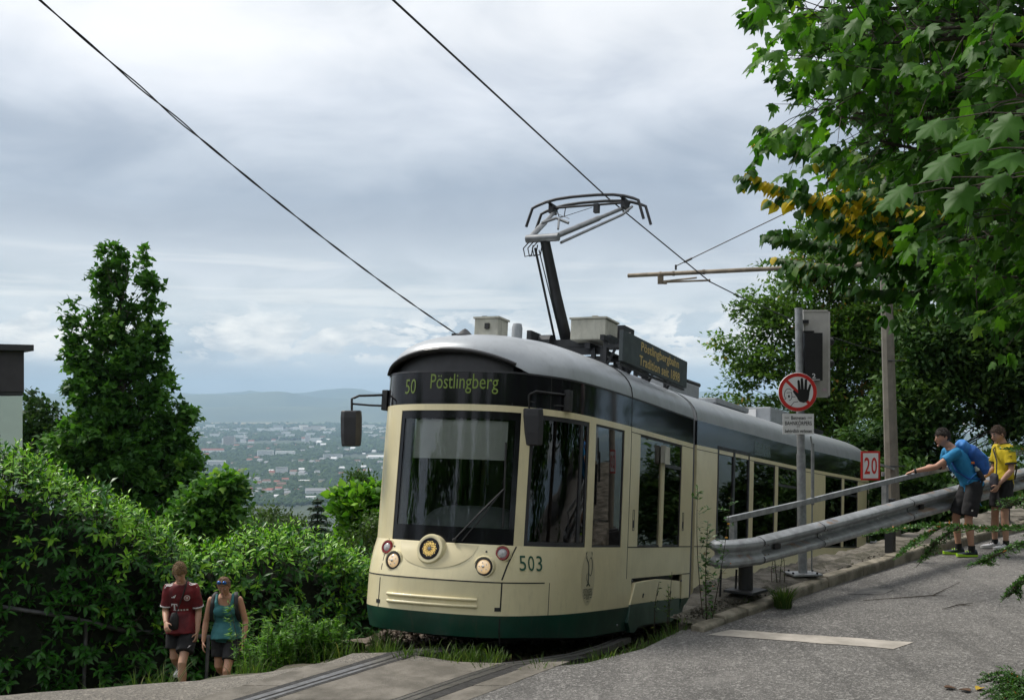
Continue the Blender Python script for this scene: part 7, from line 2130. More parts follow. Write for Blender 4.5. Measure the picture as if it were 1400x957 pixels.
class Fig:
    def __init__(s, label, Mx, skin, hair, height=1.75, group=None):
        s.k = height/1.75; s.M = Mx; s.skin = skin; s.hair = hair
        s.t = thing('person', label, 'person', M=Mx, group=group); s.b = MB()
    def w(s, p): return s.M @ (V3(p)*s.k)
    def torso(s, mb, P0, N0, fwd=(0, 1, 0), grow=0.0, tab=TORSO, wx=1.0, bend=(0, 0, 0)):
        P0, N0, bend = V3(P0), V3(N0), V3(bend); pts, rad = [], []
        for t, a, b in tab:
            p = P0.lerp(N0, t)+bend*math.sin(PI*max(0, min(1, t))); pts.append(p); rad.append((a*wx+grow, b+grow))
        mb.tube(pts, rad, 20, ref=fwd)
    def chain(s, mb, pts, rad, n=12): mb.tube([V3(p) for p in pts], rad, n)
    def arm(s, mb, sh, el, wr):
        sh, el, wr = V3(sh), V3(el), V3(wr)
        mb.tube([sh.lerp(el, -.10), sh, sh.lerp(el, .35), sh.lerp(el, .75), el, el.lerp(wr, .3), el.lerp(wr, .7), wr], [.036, .050, .048, .042, .040, .041, .032, .026], 12)
    def hand(s, mb, wr, d, palm_n, side, curl=.5, grip=None):
        """wr wrist, d hand direction, palm_n way the palm faces, side +1: thumb towards x"""
        wr, d, pn = V3(wr), V3(d).normalized(), V3(palm_n).normalized(); pn = (pn-d*pn.dot(d)).normalized(); x = d.cross(pn)*side
        kn = wr+d*.088; mb.tube([wr-d*.01, wr+d*.03, wr+d*.06, kn], [(.026, .019), (.036, .017), (.041, .015), (.039, .013)], 10, ref=tuple(pn))
        for i, (o, L) in enumerate(((-.030, .072), (-.010, .080), (.011, .074), (.030, .058))):
            a = kn-x*o*1.0-d*.008; f1 = (d+pn*curl*.6).normalized(); f2 = (d*(1-curl*.8)+pn*curl*1.3).normalized(); f3 = (d*(1-1.4*curl)+pn*curl*1.8).normalized()
            b = a+f1*L*.45; c = b+f2*L*.32; e = c+f3*L*.25
            mb.tube([a, b, c, e], [.0098, .0090, .0082, .0068], 8)
        b0 = wr+d*.028+x*.030; b1 = b0+(d*.55+x*.65+pn*.35).normalized()*.042; b2 = b1+(d*.8+x*.15+pn*.45).normalized()*.032
        mb.tube([b0-x*.012, b0, b1, b2], [.014, .0125, .0105, .008], 8)
    def leg(s, mb, hip, kn, an):
        hip, kn, an = V3(hip), V3(kn), V3(an)
        mb.tube([hip+V3((0, 0, .05)), hip, hip.lerp(kn, .45), hip.lerp(kn, .85), kn, kn.lerp(an, .12), kn.lerp(an, .34), kn.lerp(an, .7), an, an-V3((0, 0, .04))], [.085, .092, .076, .056, .054, .050, .057, .042, .035, .036], 12)
    def foot(s, an, d, mats, side=1, L=.27):
        an = V3(an); d = V3((d[0], d[1], 0)); d.normalize(); z0 = an.z-.085
        o = V3((an.x, an.y, z0)); x = V3((d.y, -d.x, 0)); up = V3((0, 0, 1)); mb = MB(); ring = []
        for f, w, h0, h in ((-.26, .028, .02, .062), (-.22, .036, .012, .092), (-.08, .037, .012, .098), (.10, .039, .012, .082), (.30, .045, .012, .062), (.52, .046, .014, .050), (.68, .034, .020, .040), (.73, .016, .024, .034)):
            c = o+d*(f*L); ring.append([c+x*(w*math.cos(a))*(1 if abs(math.cos(a)) < .99 else 1)+up*(h0+(h-h0)*(.5+.5*math.sin(a))) for a in [2*PI*i/14 for i in range(14)]])
        mb.loft(ring); obj('shoe', s.wm(mb), mats[0], s.t, smooth=50)
        sh = bpy.data.objects[s.t.children[-1].name] if False else None
        mb = MB(); ring = []
        for f, w in ((-.275, .02), (-.23, .038), (-.05, .040), (.1, .042), (.32, .049), (.54, .049), (.70, .036), (.755, .014)):
            c = o+d*(f*L); ring.append([c-x*w+up*.0, c+x*w+up*.0, c+x*w*1.02+up*(.024+.012*(f > .5)), c-x*w*1.02+up*(.024+.012*(f > .5))])
        mb.loft(ring); obj('sole', s.wm(mb), mats[1], s.t, smooth=30)
        if len(mats) > 2:
            mb = MB()
            for f in (.0, .10, .20, .30): c = o+d*(f*L)+up*(.092-.09*f); mb.tube([c-x*.034-up*.02, c+up*.005, c+x*.034-up*.02], .006, 5)
            obj('lace', s.wm(mb), mats[2], s.t)
    def wm(s, mb):
        q = MB(); q.v = [tuple(s.w(v)) for v in mb.v]; q.f = mb.f; q.m = mb.m; return q
    def head(s, c, Rh, hair_fn, neck_from, beard=False, brow=None):
        """c head centre, Rh head rotation"""
        c = V3(c); mb = s.b; n, m = 22, 16; rings = []
        for j in range(m+1):
            th = PI*j/m; q = max(math.sin(th), .03); uz = math.cos(th); ring = []
            for i in range(n):
                a = 2*PI*i/n; ux, uy = q*math.cos(a), q*math.sin(a)
                x, y, z = .074*ux, .095*uy, .118*uz
                if uz < -.15:
                    f = (-uz-.15)/.85; x *= 1-.30*f**1.2
                    if uy < 0: y *= 1-.55*f
                    else: y *= 1-.06*f
                if uy > .3 and -.4 < uz < .35: y *= .975
                if uz > .2 and uy > 0: y *= 1-.10*(uz-.2)
                ring.append(c+Rh @ V3((x, y, z)))
            rings.append(ring)
        mb.loft(rings[::-1], True)
        h = lambda x, y, z: c+Rh @ V3((x, y, z))
        mb.tube([h(0, .086, .022), h(0, .098, -.004), h(0, .110, -.026), h(0, .092, -.038)], [.008, .010, .0135, .010], 8)
        mb.sphere(h(0, .078, -.098), .024, .018, .018, 10, 6); mb.tube([h(-.04, .078, .030), h(0, .088, .030), h(.04, .078, .030)], [.008, .009, .008], 6)
        mb.tube([h(-.022, .083, -.060), h(0, .090, -.060), h(.022, .083, -.060)], [.006, .009, .006], 6)
        for sg in (-1, 1): mb.sphere(h(sg*.076, -.006, -.004), .011, .020, .032, 8, 6, Rh @ Matrix.Rotation(sg*.3, 3, 'Z'))
        nb = V3(neck_from); mb.tube([nb-V3((0, 0, .04)), nb, h(0, -.022, -.075), h(0, -.015, -.02)], [.075, .060, .054, .050], 14)
        # hair
        hb = MB(); hn, hm = 34, 20; g = []
        for j in range(hm+1):
            th = PI*.70*j/hm; row = []
            for i in range(hn):
                a = 2*PI*i/hn; u = V3((math.sin(th)*math.cos(a), math.sin(th)*math.sin(a), math.cos(th))); k = hair_fn(u)
                q = V3((.079*u.x, .101*u.y, .123*u.z))
                if k is None: row.append(None)
                else: row.append(h(*(q*(1+k))))
            g.append(row)
        idx = {}; vs = []
        for j in range(hm+1):
            for i in range(hn):
                if g[j][i] is not None: idx[(j, i)] = len(vs); vs.append(g[j][i])
        fs = []
        for j in range(hm):
            for i in range(hn):
                q = [(j, i), (j+1, i), (j+1, (i+1) % hn), (j, (i+1) % hn)]
                if all(k in idx for k in q): fs.append(tuple(idx[k] for k in q))
        hb.add(vs, fs); o = obj('hair', s.wm(hb), s.hair, s.t, smooth=80)
        tb = MB(); fc = [f for f in fs]
        for q in range(420):
            f = random.choice(fc); p = sum((V3(vs[i]) for i in f), V3((0, 0, 0)))/len(f); nn = (p-c).normalized(); dn = V3((random.gauss(0, .6), random.gauss(0, .6), -.6)); tg = (dn-nn*dn.dot(nn)).normalized(); L_ = random.uniform(.014, .030)
            tb.tube([p-nn*.002, p+tg*L_*.5+nn*.006, p+tg*L_+nn*random.uniform(-.002, .008)], [.0042, .0036, .0012], 4, False)
        tf = obj('hair_tufts', s.wm(tb), s.hair, s.t); tf['kind'] = 'stuff'
        so_ = o.modifiers.new('thick', 'SOLIDIFY'); so_.thickness = .012*s.k; so_.offset = -1
        for sg in (-1, 1):
            e = MB(); e.sphere(h(sg*.031, .082, .012), .0105, .0075, .0075, 8, 6, Rh); obj('eye', s.wm(e), FM['eye'], s.t, smooth=60)
            e = MB(); e.sphere(h(sg*.031, .0885, .011), .0052, .0035, .0052, 8, 4, Rh); obj('iris', s.wm(e), FM['iris'], s.t)
            e = MB(); e.tube([h(sg*.016, .0955, .030), h(sg*.032, .092, .036), h(sg*.048, .080, .031)], [.004, .005, .003], 5); obj('eyebrow', s.wm(e), brow or s.hair, s.t)
        e = MB(); e.tube([h(-.022, .090, -.058), h(0, .0975, -.057), h(.022, .090, -.058)], [.003, .0055, .003], 6); obj('mouth', s.wm(e), FM['lip'], s.t)
        return h
    def finish(s):
        me = fused('body', s.b, .0075, 3); me.transform(Matrix.Scale(s.k, 4)); me.transform(s.M)
        return obj('body', me, s.skin, s.t)
    def cloth(s, name, mb, matr, vox=.012, wrinkle=.006, sm=4, seed=0, cut=None):
        me = fused(name, mb, vox, sm, .5, wrinkle, seed, cut); bv = BVHTree.FromPolygons([v.co.copy() for v in me.vertices], [tuple(p.vertices) for p in me.polygons])
        me.transform(Matrix.Scale(s.k, 4)); me.transform(s.M); o = obj(name, me, matr, s.t); return o, bv
    def decal(s, bv, polys, c, ax, ay, d, matr, name, parent, off=.003):
        """flat print laid on the cloth: polys in (x, y) round c, projected along d"""
        mb = MB(); c, ax, ay, d = V3(c), V3(ax), V3(ay), V3(d).normalized()
        for vs, fs in polys:
            P_ = []
            for x, y in vs:
                p = c+ax*x+ay*y-d*.4; hit = bv.ray_cast(p, d); P_.append((hit[0] if hit[0] is not None else c+ax*x+ay*y)-d*off)
            mb.add(P_, fs)
        obj(name, s.wm(mb), matr, parent, recalc=False)
FM = {'eye': mat('eye_white', (.6, .58, .55), .3), 'iris': mat('eye_iris', (.04, .03, .02), .2), 'lip': mat('lip', (.33, .13, .11), .5)}
def grid_rect(w, h, n=4, sk=0.0):
    vs = [(-w/2+w*i/n+sk*(j/n-.5), -h/2+h*j/n) for j in range(n+1) for i in range(n+1)]
    return vs, [(j*(n+1)+i, j*(n+1)+i+1, (j+1)*(n+1)+i+1, (j+1)*(n+1)+i) for j in range(n) for i in range(n)]
def at_ground(x, y, z, fwd):
    f = V3((fwd[0], fwd[1], 0)).normalized(); r = V3((f.y, -f.x, 0))
    m = Matrix((r, f, V3((0, 0, 1)))).transposed().to_4x4(); m.translation = V3((x, y, z)); return m
def rot_head(pitch=0, yaw=0, roll=0):   # pitch > 0 looks down, yaw > 0 turns to the figure's left
    return Matrix.Rotation(yaw, 3, 'Z') @ Matrix.Rotation(-pitch, 3, 'X') @ Matrix.Rotation(roll, 3, 'Y')
def blob_bag(name, mb, matr, parent, vox=.012, wr=.005, seed=1):
    me = fused(name, mb, vox, 3, .5, wr, seed); return obj(name, me, matr, parent)

def build_people():
    random.seed(5)
    sk1 = skin_mat('skin_tan', (.46, .25, .17)); sk2 = skin_mat('skin_light', (.50, .29, .20)); sk3 = skin_mat('skin_warm', (.43, .23, .15))
    h_dark = mat('dark_hair', (.022, .016, .012), .6, var=.3, vscale=60, bump=.6, bscale=120); h_brown = mat('brown_hair', (.07, .04, .022), .6, var=.4, vscale=60, bump=.6, bscale=120)
    h_blond = mat('curly_blond_hair', (.30, .19, .09), .6, col2=(.13, .08, .035), vscale=45, bump=.8, bscale=90); h_sandy = mat('sandy_hair', (.30, .18, .10), .55, col2=(.16, .09, .05), vscale=50, bump=.5, bscale=120)
    blk = mat('black_shorts_cloth', (.014, .014, .016), .85, var=.2, vscale=8); sock = mat('black_sock', (.012, .012, .013), .9)
    web = mat('black_webbing', (.014, .014, .015), .7)
    def hairfn(front, side, noise_amp=.02, seed=0, top=.0):
        def f(u):
            lim = -.35 if u.y < -.2 else (lerp(-.35, side, (u.y+.2)/.5) if u.y < .3 else lerp(side, front, min(1, (u.y-.3)/.5)))
            if u.z < lim: return None
            return .015+noise_amp*mnoise.noise(V3((u.x*6, u.y*6, u.z*6+seed)))+top*max(0, u.z)
        return f
    # ---------------- man in blue at the railing
    X, Y = 6.09, 15.1; z = max(road_z(X, Y), EYE-(760-HZ)/FPX*Y)
    M0 = at_ground(X, Y, road_z(X, Y)+.004, (-1, .06)); f = Fig('man in blue shirt and black shorts leaning on the handrail', M0, sk1, h_dark, 1.74, 'hikers at the railing')
    loc = lambda p: (M0.inverted() @ V3(p))/f.k
    P0, N0 = (0, -.04, .95), (0, .23, 1.42)
    shL, shR = V3((-.172, .22, 1.385)), V3((.172, .24, 1.385))
    wrL = loc(P(1249, 645.5, 15.0))+V3((0, 0, .01)); wrR = loc(P(1279, 639, 15.42))+V3((0, 0, .02))
    elL = (shL+wrL)/2+V3((-.05, .0, -.06)); elR = (shR+wrR)/2+V3((.06, -.05, -.12))
    f.torso(f.b, P0, N0); f.arm(f.b, shL, elL, wrL); f.arm(f.b, shR, elR, wrR)
    f.hand(f.b, wrL, (wrL-elL)+V3((0, 0, -.03)), (0, 0.1, -1), -1, .62); f.hand(f.b, wrR, (wrR-elR), (0, 0, -1), 1, .6)
    anL, anR = (-.10, .0, .085), (.12, .10, .085); knL, knR = (-.10, .045, .50), (.11, .14, .50)
    f.leg(f.b, (-.095, -.04, .93), knL, anL); f.leg(f.b, (.095, -.02, .93), knR, anR)
    f.head((0, .345, 1.575), rot_head(.12, .15), hairfn(.32, .12, .02, 1, .03), (0, .25, 1.45))
    f.finish()
    nv, lime, sole = mat('navy_shoe', (.012, .02, .035), .6), mat('lime_trim', (.35, .62, .03), .5), mat('blue_sole', (.02, .22, .42), .5)
    for an, d in ((anL, (.0, 1)), (anR, (.15, 1))):
        f.foot(an, d, (nv, lime, lime)); mb = MB(); a = V3(an); mb.tube([a-V3((0, 0, .03)), a+V3((0, .004, .06))], [.043, .046], 14); obj('sock', f.wm(mb), sock, f.t, smooth=60)
    mb = MB(); mb.tube([V3((-.10, -.02, .002+.006)), V3((-.1, .15, .008))], .012, 6)
    teal = mat('blue_sport_cloth', (.012, .20, .42), .75, var=.15, vscale=5)
    mb = MB(); f.torso(mb, P0, N0, grow=.022, tab=[(-.10, .162, .124)]+[(t, a*(.95 if t > .6 else 1), b) for t, a, b in TORSO[2:-1]]+[(1.02, .066, .062)])
    for sh, el in ((shL, elL), (shR, elR)): mb.tube([sh.lerp(el, -.15), sh, sh.lerp(el, .3), sh.lerp(el, .60)], [.050, .068, .070, .068], 14)
    f.cloth('shirt', mb, teal, seed=2)
    mb = MB(); f.torso(mb, P0, N0, grow=.026, tab=[(-.16, .13, .105), (-.05, .160, .118), (.08, .150, .108), (.14, .145, .103)])
    for hip, kn in (((-.095, -.04, .93), knL), ((.095, -.02, .93), knR)):
        a, b = V3(hip), V3(kn); mb.tube([a+V3((0, 0, .06)), a, a.lerp(b, .5), a.lerp(b, .90)], [.10, .112, .108, .106], 16)
    o, bv = f.cloth('shorts', mb, blk, seed=4); f.decal(bv, [grid_rect(.022, .022, 1)], (-.2, .03, .62), (0, 1, 0), (0, 0, 1), (1, 0, 0), FM['eye'], 'shorts_mark', o)
    mb = MB(); d = (wrL-elL).normalized(); mb.tube([wrL-d*.035, wrL-d*.010], .033, 12); obj('wristwatch', f.wm(mb), web, f.t)
    mb = MB(); d = (wrR-elR).normalized(); mb.tube([wrR-d*.08, wrR-d*.0], .040, 12); obj('wristband', f.wm(mb), web, f.t)
    # his backpack
    bp = thing('backpack', 'bright blue hiking backpack on the back of the leaning man', 'backpack', f.w((0, -.1, 1.1)))
    pk = mat('backpack_blue', (.015, .10, .38), .65, var=.3, vscale=6); pk2 = mat('backpack_light_blue', (.03, .2, .55), .65, var=.2)
    up = (V3(N0)-V3(P0)).normalized(); bk = V3((0, -up.z, up.y)); c0 = V3(P0)
    q = lambda x, u, b: f.w(c0+V3((x*.95, 0, 0))+up*(u-.05)+bk*(b*.86))
    mb = MB(); mb.tube([q(0, .10, .21), q(0, .16, .235), q(0, .32, .25), q(0, .46, .22), q(0, .52, .20)], [(.10, .07), (.135, .11), (.145, .125), (.14, .10), (.11, .07)], 16, ref=tuple(M0.to_3x3() @ bk)); blob_bag('pack_body', mb, pk, bp)
    mb = MB(); mb.tube([q(0, .44, .16), q(0, .52, .17), q(0, .60, .15), q(0, .63, .13)], [(.10, .07), (.135, .095), (.125, .085), (.08, .05)], 16, ref=tuple(M0.to_3x3() @ bk)); blob_bag('pack_lid', mb, pk2, bp)
    mb = MB(); mb.tube([q(0, .18, .33), q(0, .28, .365), q(0, .38, .34)], [(.085, .03), (.10, .04), (.08, .03)], 12, ref=tuple(M0.to_3x3() @ bk)); blob_bag('front_pocket', mb, pk2, bp)
    for sg in (-1, 1):
        mb = MB(); pts = [q(sg*.10, .50, .12), q(sg*.12, .56, .02), q(sg*.125, .50, -.13), q(sg*.14, .33, -.145), q(sg*.17, .18, -.06), q(sg*.17, .10, .10)]
        fine = [];
        for a, b in zip(pts[:-1], pts[1:]): fine += [a.lerp(b, k/4) for k in range(4)]
        mb.tube(fine+[pts[-1]], [(.026, .008)]*(len(fine)+1), 8); obj('shoulder_strap', mb, pk, bp, smooth=50)
    mb = MB(); mb.tube([q(-.14, .08, .12), q(-.185, .05, .0), q(-.15, .03, -.12), q(0, .02, -.15), q(.15, .03, -.12), q(.185, .05, 0), q(.14, .08, .12)], [(.022, .007)]*7, 8); mb.tube([q(-.17, .2, .12), q(-.19, .18, .0), q(-.17, .14, -.10)], [(.012, .005)]*3, 6); mb.tube([q(-.16, .0, -.1), q(-.165, -.14, -.1), q(-.16, -.22, -.09)], [(.012, .004)]*3, 6); obj('hip_belt', mb, pk2, bp)
    mb = MB(); mb.tube([q(-.165, .06, .13), q(-.165, .12, .13), q(-.165, .21, .13)], [.036, .038, .034], 12); obj('bottle_pocket', mb, web, bp, smooth=50)
    mb = MB(); mb.tube([q(-.165, .15, .13), q(-.165, .23, .13), q(-.165, .25, .13), q(-.165, .27, .13)], [.031, .031, .018, .016], 12); obj('water_bottle', mb, mat('bottle', (.3, .34, .3), .2), bp, smooth=50)
    mb = MB(); mb.box(q(-.155, .33, .13), (.04, .01, .03)); obj('zip_tag', mb, mat('orange_tag', (.6, .16, .03), .6), bp)

    # ---------------- boy in yellow
    X, Y = 6.72, 15.55; M0 = at_ground(X, Y, road_z(X, Y)+.004, (-1, -.12)); f = Fig('teenage boy in yellow football shirt standing with head lowered', M0, sk2, h_brown, 1.68, 'hikers at the railing')
    P0, N0 = (0, -.01, .95), (0, -.02, 1.48); shL, shR = V3((-.165, -.02, 1.42)), V3((.165, -.02, 1.42))
    elL, wrL = V3((-.215, -.02, 1.13)), V3((-.175, .15, .93)); elR, wrR = V3((.21, .0, 1.13)), V3((.15, .2, 1.0))
    T2 = [(t, a*.88, b*.88) for t, a, b in TORSO]
    f.torso(f.b, P0, N0, tab=T2, bend=(0, -.03, 0)); f.arm(f.b, shL, elL, wrL); f.arm(f.b, shR, elR, wrR)
    f.hand(f.b, wrL, (wrL-elL)+V3((0, 0, -.12)), (.8, .2, 0), -1, .5); f.hand(f.b, wrR, (wrR-elR), (-.8, .2, 0), 1, .5)
    anL, anR = (-.09, -.01, .085), (.10, .05, .085); knL, knR = (-.09, .01, .49), (.095, .05, .49)
    f.leg(f.b, (-.09, -.01, .93), knL, anL); f.leg(f.b, (.09, .0, .93), knR, anR)
    f.head((0, .055, 1.625), rot_head(.28, .1), hairfn(.40, .10, .03, 5, .07), (0, -.01, 1.50)); f.finish()
    wht, gry = mat('white_shoe', (.66, .66, .68), .6, var=.1), mat('shoe_sole_white', (.6, .6, .6), .6)
    for an, d in ((anL, (-.1, 1)), (anR, (.1, 1))):
        f.foot(an, d, (wht, gry, web)); mb = MB(); a = V3(an); mb.tube([a-V3((0, 0, .03)), a+V3((0, 0, .04))], [.042, .044], 14); obj('sock', f.wm(mb), sock, f.t, smooth=60)
    yel = mat('yellow_shirt', (.66, .50, .012), .75, var=.12, vscale=5)
    mb = MB(); f.torso(mb, P0, N0, grow=.026, tab=[(-.14, .158, .115)]+[(t, a*.93, b*.93) for t, a, b in TORSO[2:-1]]+[(1.02, .07, .066)], bend=(0, -.03, 0))
    for sh, el in ((shL, elL), (shR, elR)): mb.tube([sh.lerp(el, -.2), sh, sh.lerp(el, .35), sh.lerp(el, .68)], [.056, .074, .076, .076], 14)
    o, bv = f.cloth('football_shirt', mb, yel, seed=7)
    for sh, el in ((shL, elL), (shR, elR)): mb = MB(); mb.tube([sh.lerp(el, .64), sh.lerp(el, .71)], .079, 16); obj('sleeve_cuff', f.wm(mb), web, f.t, smooth=60)
    mb = MB(); mb.tube([V3(N0)+V3((0, -.01, -.02)), V3(N0)+V3((0, .0, .03))], [.082, .070], 16); obj('collar', f.wm(mb), web, f.t, smooth=60)
    f.decal(bv, [grid_rect(.03, .012, 1), ([(-.02, -.03), (.02, -.03), (0, -.012)], [(0, 1, 2)])], (-.3, .02, 1.33), (0, 1, 0), (0, 0, 1), (1, 0, 0), web, 'shirt_mark', o)
    mb = MB(); f.torso(mb, P0, N0, grow=.024, tab=[(-.16, .12, .10), (-.05, .148, .108), (.08, .142, .10)])
    for hip, kn in (((-.09, -.01, .93), knL), ((.09, .0, .93), knR)):
        a, b = V3(hip), V3(kn); mb.tube([a+V3((0, 0, .06)), a, a.lerp(b, .5), a.lerp(b, .78)], [.095, .104, .10, .10], 16)
    f.cloth('shorts', mb, blk, seed=9)
    sb = thing('shoulder_bag', 'small dark sling bag worn across the yellow shirt', 'bag', f.w((-.1, .15, 1.0)))
    mb = MB(); mb.tube([f.w((-.10, .17, .86)), f.w((-.10, .18, .93)), f.w((-.09, .17, 1.04)), f.w((-.09, .16, 1.08))], [(.07, .03), (.095, .045), (.09, .045), (.06, .03)], 14, ref=tuple(M0.to_3x3() @ V3((0, 1, 0)))); blob_bag('pouch', mb, mat('grey_bag', (.03, .03, .04), .7, var=.2), sb)
    mb = MB(); pts = [V3((-.13, .16, 1.06)), V3((-.10, .135, 1.25)), V3((.03, .115, 1.42)), V3((.115, -.02, 1.50)), V3((.06, -.16, 1.36)), V3((-.1, -.165, 1.15)), V3((-.19, -.08, 1.0)), V3((-.185, .05, .97)), V3((-.14, .15, .95))]
    fine = []
    for a, b in zip(pts[:-1], pts[1:]): fine += [a.lerp(b, k/4) for k in range(4)]
    mb.tube([f.w(p) for p in fine+[pts[-1]]], [(.017, .006)]*(len(fine)+1), 8); obj('strap', mb, web, sb, smooth=60)

    # ---------------- youth in the red jersey, climbing
    Y = 14.4; c = P(249, 769, Y); zt = c.z; M0 = at_ground(c.x, Y, zt-1.715, (.10, -1)); f = Fig('blond youth in dark red football jersey walking up with lowered head', M0, sk2, h_blond, 1.75, 'walkers beside the hedge')
    P0, N0 = (0, -.06, .96), (0, .06, 1.46); shL, shR = V3((-.168, .045, 1.395)), V3((.168, .045, 1.395))
    # the figure's right is +x, which the camera sees at its left
    elR, wrR = V3((.200, .03, 1.12)), V3((.155, .24, 1.005)); elL, wrL = V3((-.205, -.0, 1.10)), V3((-.205, .10, .85))
    f.torso(f.b, P0, N0, bend=(0, -.02, 0)); f.arm(f.b, shL, elL, wrL); f.arm(f.b, shR, elR, wrR)
    f.hand(f.b, wrR, (wrR-elR)+V3((-.02, 0, -.10)), (-.5, 0, -.6), 1, .7); f.hand(f.b, wrL, (wrL-elL)+V3((.03, 0, 0)), (.8, -.2, 0), -1, .45)
    anL, knL = (-.045, .22, .085), (-.05, .27, .50); anR, knR = (.11, -.40, .30), (.10, .0, .52)
    f.leg(f.b, (-.10, -.05, .94), knL, anL); f.leg(f.b, (.10, -.06, .94), knR, anR)
    f.head((0, .165, 1.615), rot_head(.5, .12), hairfn(.24, .0, .10, 11, .16), (0, .07, 1.48)); f.finish()
    for an, d in ((anL, (0, 1)), (anR, (0, 1))):
        f.foot(an, d, (wht, gry, web)); mb = MB(); a = V3(an); mb.tube([a-V3((0, 0, .03)), a+V3((0, 0, .05))], [.042, .044], 14); obj('sock', f.wm(mb), sock, f.t, smooth=60)
    red = mat('dark_red_jersey', (.17, .006, .010), .7, col2=(.075, .004, .008), vscale=5)
    mb = MB(); f.torso(mb, P0, N0, grow=.028, tab=[(-.24, .185, .165), (-.12, .182, .158), (.0, .172, .135)]+[(t, a*(.93 if t > .6 else 1), b) for t, a, b in TORSO[2:-1]]+[(1.03, .06, .06)], bend=(0, -.02, 0))
    mb.tube([V3((0, .02, .82)), V3((0, .0, .94)), V3((0, -.03, 1.06))], [(.205, .185), (.195, .165), (.168, .135)], 20, ref=(0, 1, 0))
    for sh, el in ((shL, elL), (shR, elR)): mb.tube([sh.lerp(el, -.2), sh, sh.lerp(el, .15), sh.lerp(el, .4), sh.lerp(el, .80)], [.046, .060, .062, .066, .070], 14)
    o, bv = f.cloth('jersey', mb, red, seed=13)
    ax, ay, dd = V3((-1, 0, 0)), V3((0, 0, 1)), V3((0, -1, 0))
    wt = mat('white_print', (.68, .66, .66), .6)
    T_ = [([(-.04, .045), (.04, .045), (.04, .015), (.03, .015), (.026, .033), (.010, .033), (.010, -.033), (.022, -.037), (.022, -.045), (-.022, -.045), (-.022, -.037), (-.010, -.033), (-.010, .033), (-.026, .033), (-.030, .015), (-.04, .015)], [tuple(range(16))])]
    sq = lambda x, y, s: ([(x-s, y-s), (x+s, y-s), (x+s, y+s), (x-s, y+s)], [(0, 1, 2, 3)])
    bars = [([(a, y0), (a+.012, y0), (a+.012+dx, y1), (a+dx, y1)], [(0, 1, 2, 3)]) for a, y0, y1, dx in ((-.024, -.016, -.004, .006), (-.008, -.016, .008, .012), (.008, -.016, .022, .018))]
    for pl, cc, nm in ((T_, (.075, .15, 1.17), 'chest_print'), ([sq(x, -.036, .011) for x in (.06, .095, .13, .165)], (.085, .15, 1.17), 'chest_print'), (bars, (.085, .15, 1.31), 'chest_print')):
        f.decal(bv, pl, cc, ax, ay, dd, wt, nm, o)
    ring = [([(r*math.cos(a), r*math.sin(a)) for a in [2*PI*k/20 for k in range(20)]], [tuple(range(20))]) for r in (.036,)]
    f.decal(bv, ring, (-.085, .15, 1.29), ax, ay, dd, wt, 'crest', o); f.decal(bv, [([(.027*math.cos(a), .027*math.sin(a)) for a in [2*PI*k/20 for k in range(20)]], [tuple(range(20))])], (-.085, .15, 1.29), ax, ay, dd, mat('crest_red', (.3, .05, .05), .6), 'crest', o, .0045)
    f.decal(bv, [sq(x, y, .006) for x, y in ((-.008, .008), (.008, -.008), (-.008, -.008), (.008, .008))], (-.085, .15, 1.29), ax, ay, dd, wt, 'crest', o, .006)
    for sg in (-1, 1):
        for k in range(3):
            pl = grid_rect(.10, .011, 5); f.decal(bv, [([(x, y+x*.0) for x, y in pl[0]], pl[1])], (sg*(.15-.0*k), .005+.03*k+.02, 1.5), (sg, 0, 0), (0, 1, 0), (0, 0, -1), wt, 'shoulder_stripe', o)
    for sh, el in ((shL, elL), (shR, elR)): mb = MB(); mb.tube([sh.lerp(el, .77), sh.lerp(el, .82)], .073, 16); obj('sleeve_cuff', f.wm(mb), wt, f.t, smooth=60)
    mb = MB(); f.torso(mb, P0, N0, grow=.014, tab=[(-.16, .13, .105), (-.05, .160, .118), (.04, .150, .108)])
    for hip, kn in (((-.10, -.05, .94), knL), ((.10, -.06, .94), knR)):
        a, b = V3(hip), V3(kn); mb.tube([a, a.lerp(b, .12), a.lerp(b, .5), a.lerp(b, .74)], [.085, .100, .112, .112], 16)
    o, bv = f.cloth('shorts', mb, blk, seed=15); f.decal(bv, [([(-.02, -.012), (.0, -.004), (.022, .014), (.006, .010), (.0, .018), (-.004, .006)], [tuple(range(6))])], (-.13, .3, .70), ax, ay, dd, wt, 'shorts_mark', o)
    sb = thing('shoulder_bag', 'black crossbody bag hanging before the dark red jersey', 'bag', f.w((.1, .2, 1.0)))
    mb = MB(); mb.tube([f.w((.065, .175, .90)), f.w((.065, .185, .97)), f.w((.06, .18, 1.07)), f.w((.06, .17, 1.12))], [(.05, .025), (.06, .035), (.055, .035), (.035, .02)], 12, ref=tuple(M0.to_3x3() @ V3((0, 1, 0)))); blob_bag('pouch', mb, web, sb)
    mb = MB(); pts = [V3((.05, .17, 1.10)), V3((.0, .165, 1.22)), V3((-.045, .17, 1.34)), V3((-.07, .15, 1.44)), V3((-.08, .06, 1.515)), V3((-.05, -.08, 1.44)), V3((.05, -.17, 1.2)), V3((.16, -.10, 1.0)), V3((.18, .05, .95)), V3((.11, .17, .95))]
    fine = []
    for a, b in zip(pts[:-1], pts[1:]): fine += [a.lerp(b, k/4) for k in range(4)]
    mb.tube([f.w(p) for p in fine+[pts[-1]]], [(.020, .007)]*(len(fine)+1), 8); obj('strap', mb, web, sb, smooth=60)

    # ---------------- woman in the teal top
    Y = 14.1; c = P(309, 787, Y); M0 = at_ground(c.x, Y, c.z-1.60, (.06, -1)); f = Fig('woman in teal tank top with sunglasses on her hair, walking', M0, sk3, h_sandy, 1.64, 'walkers beside the hedge')
    P0, N0 = (0, -.05, .96), (0, .06, 1.46); shL, shR = V3((-.18, .05, 1.405)), V3((.18, .05, 1.405))
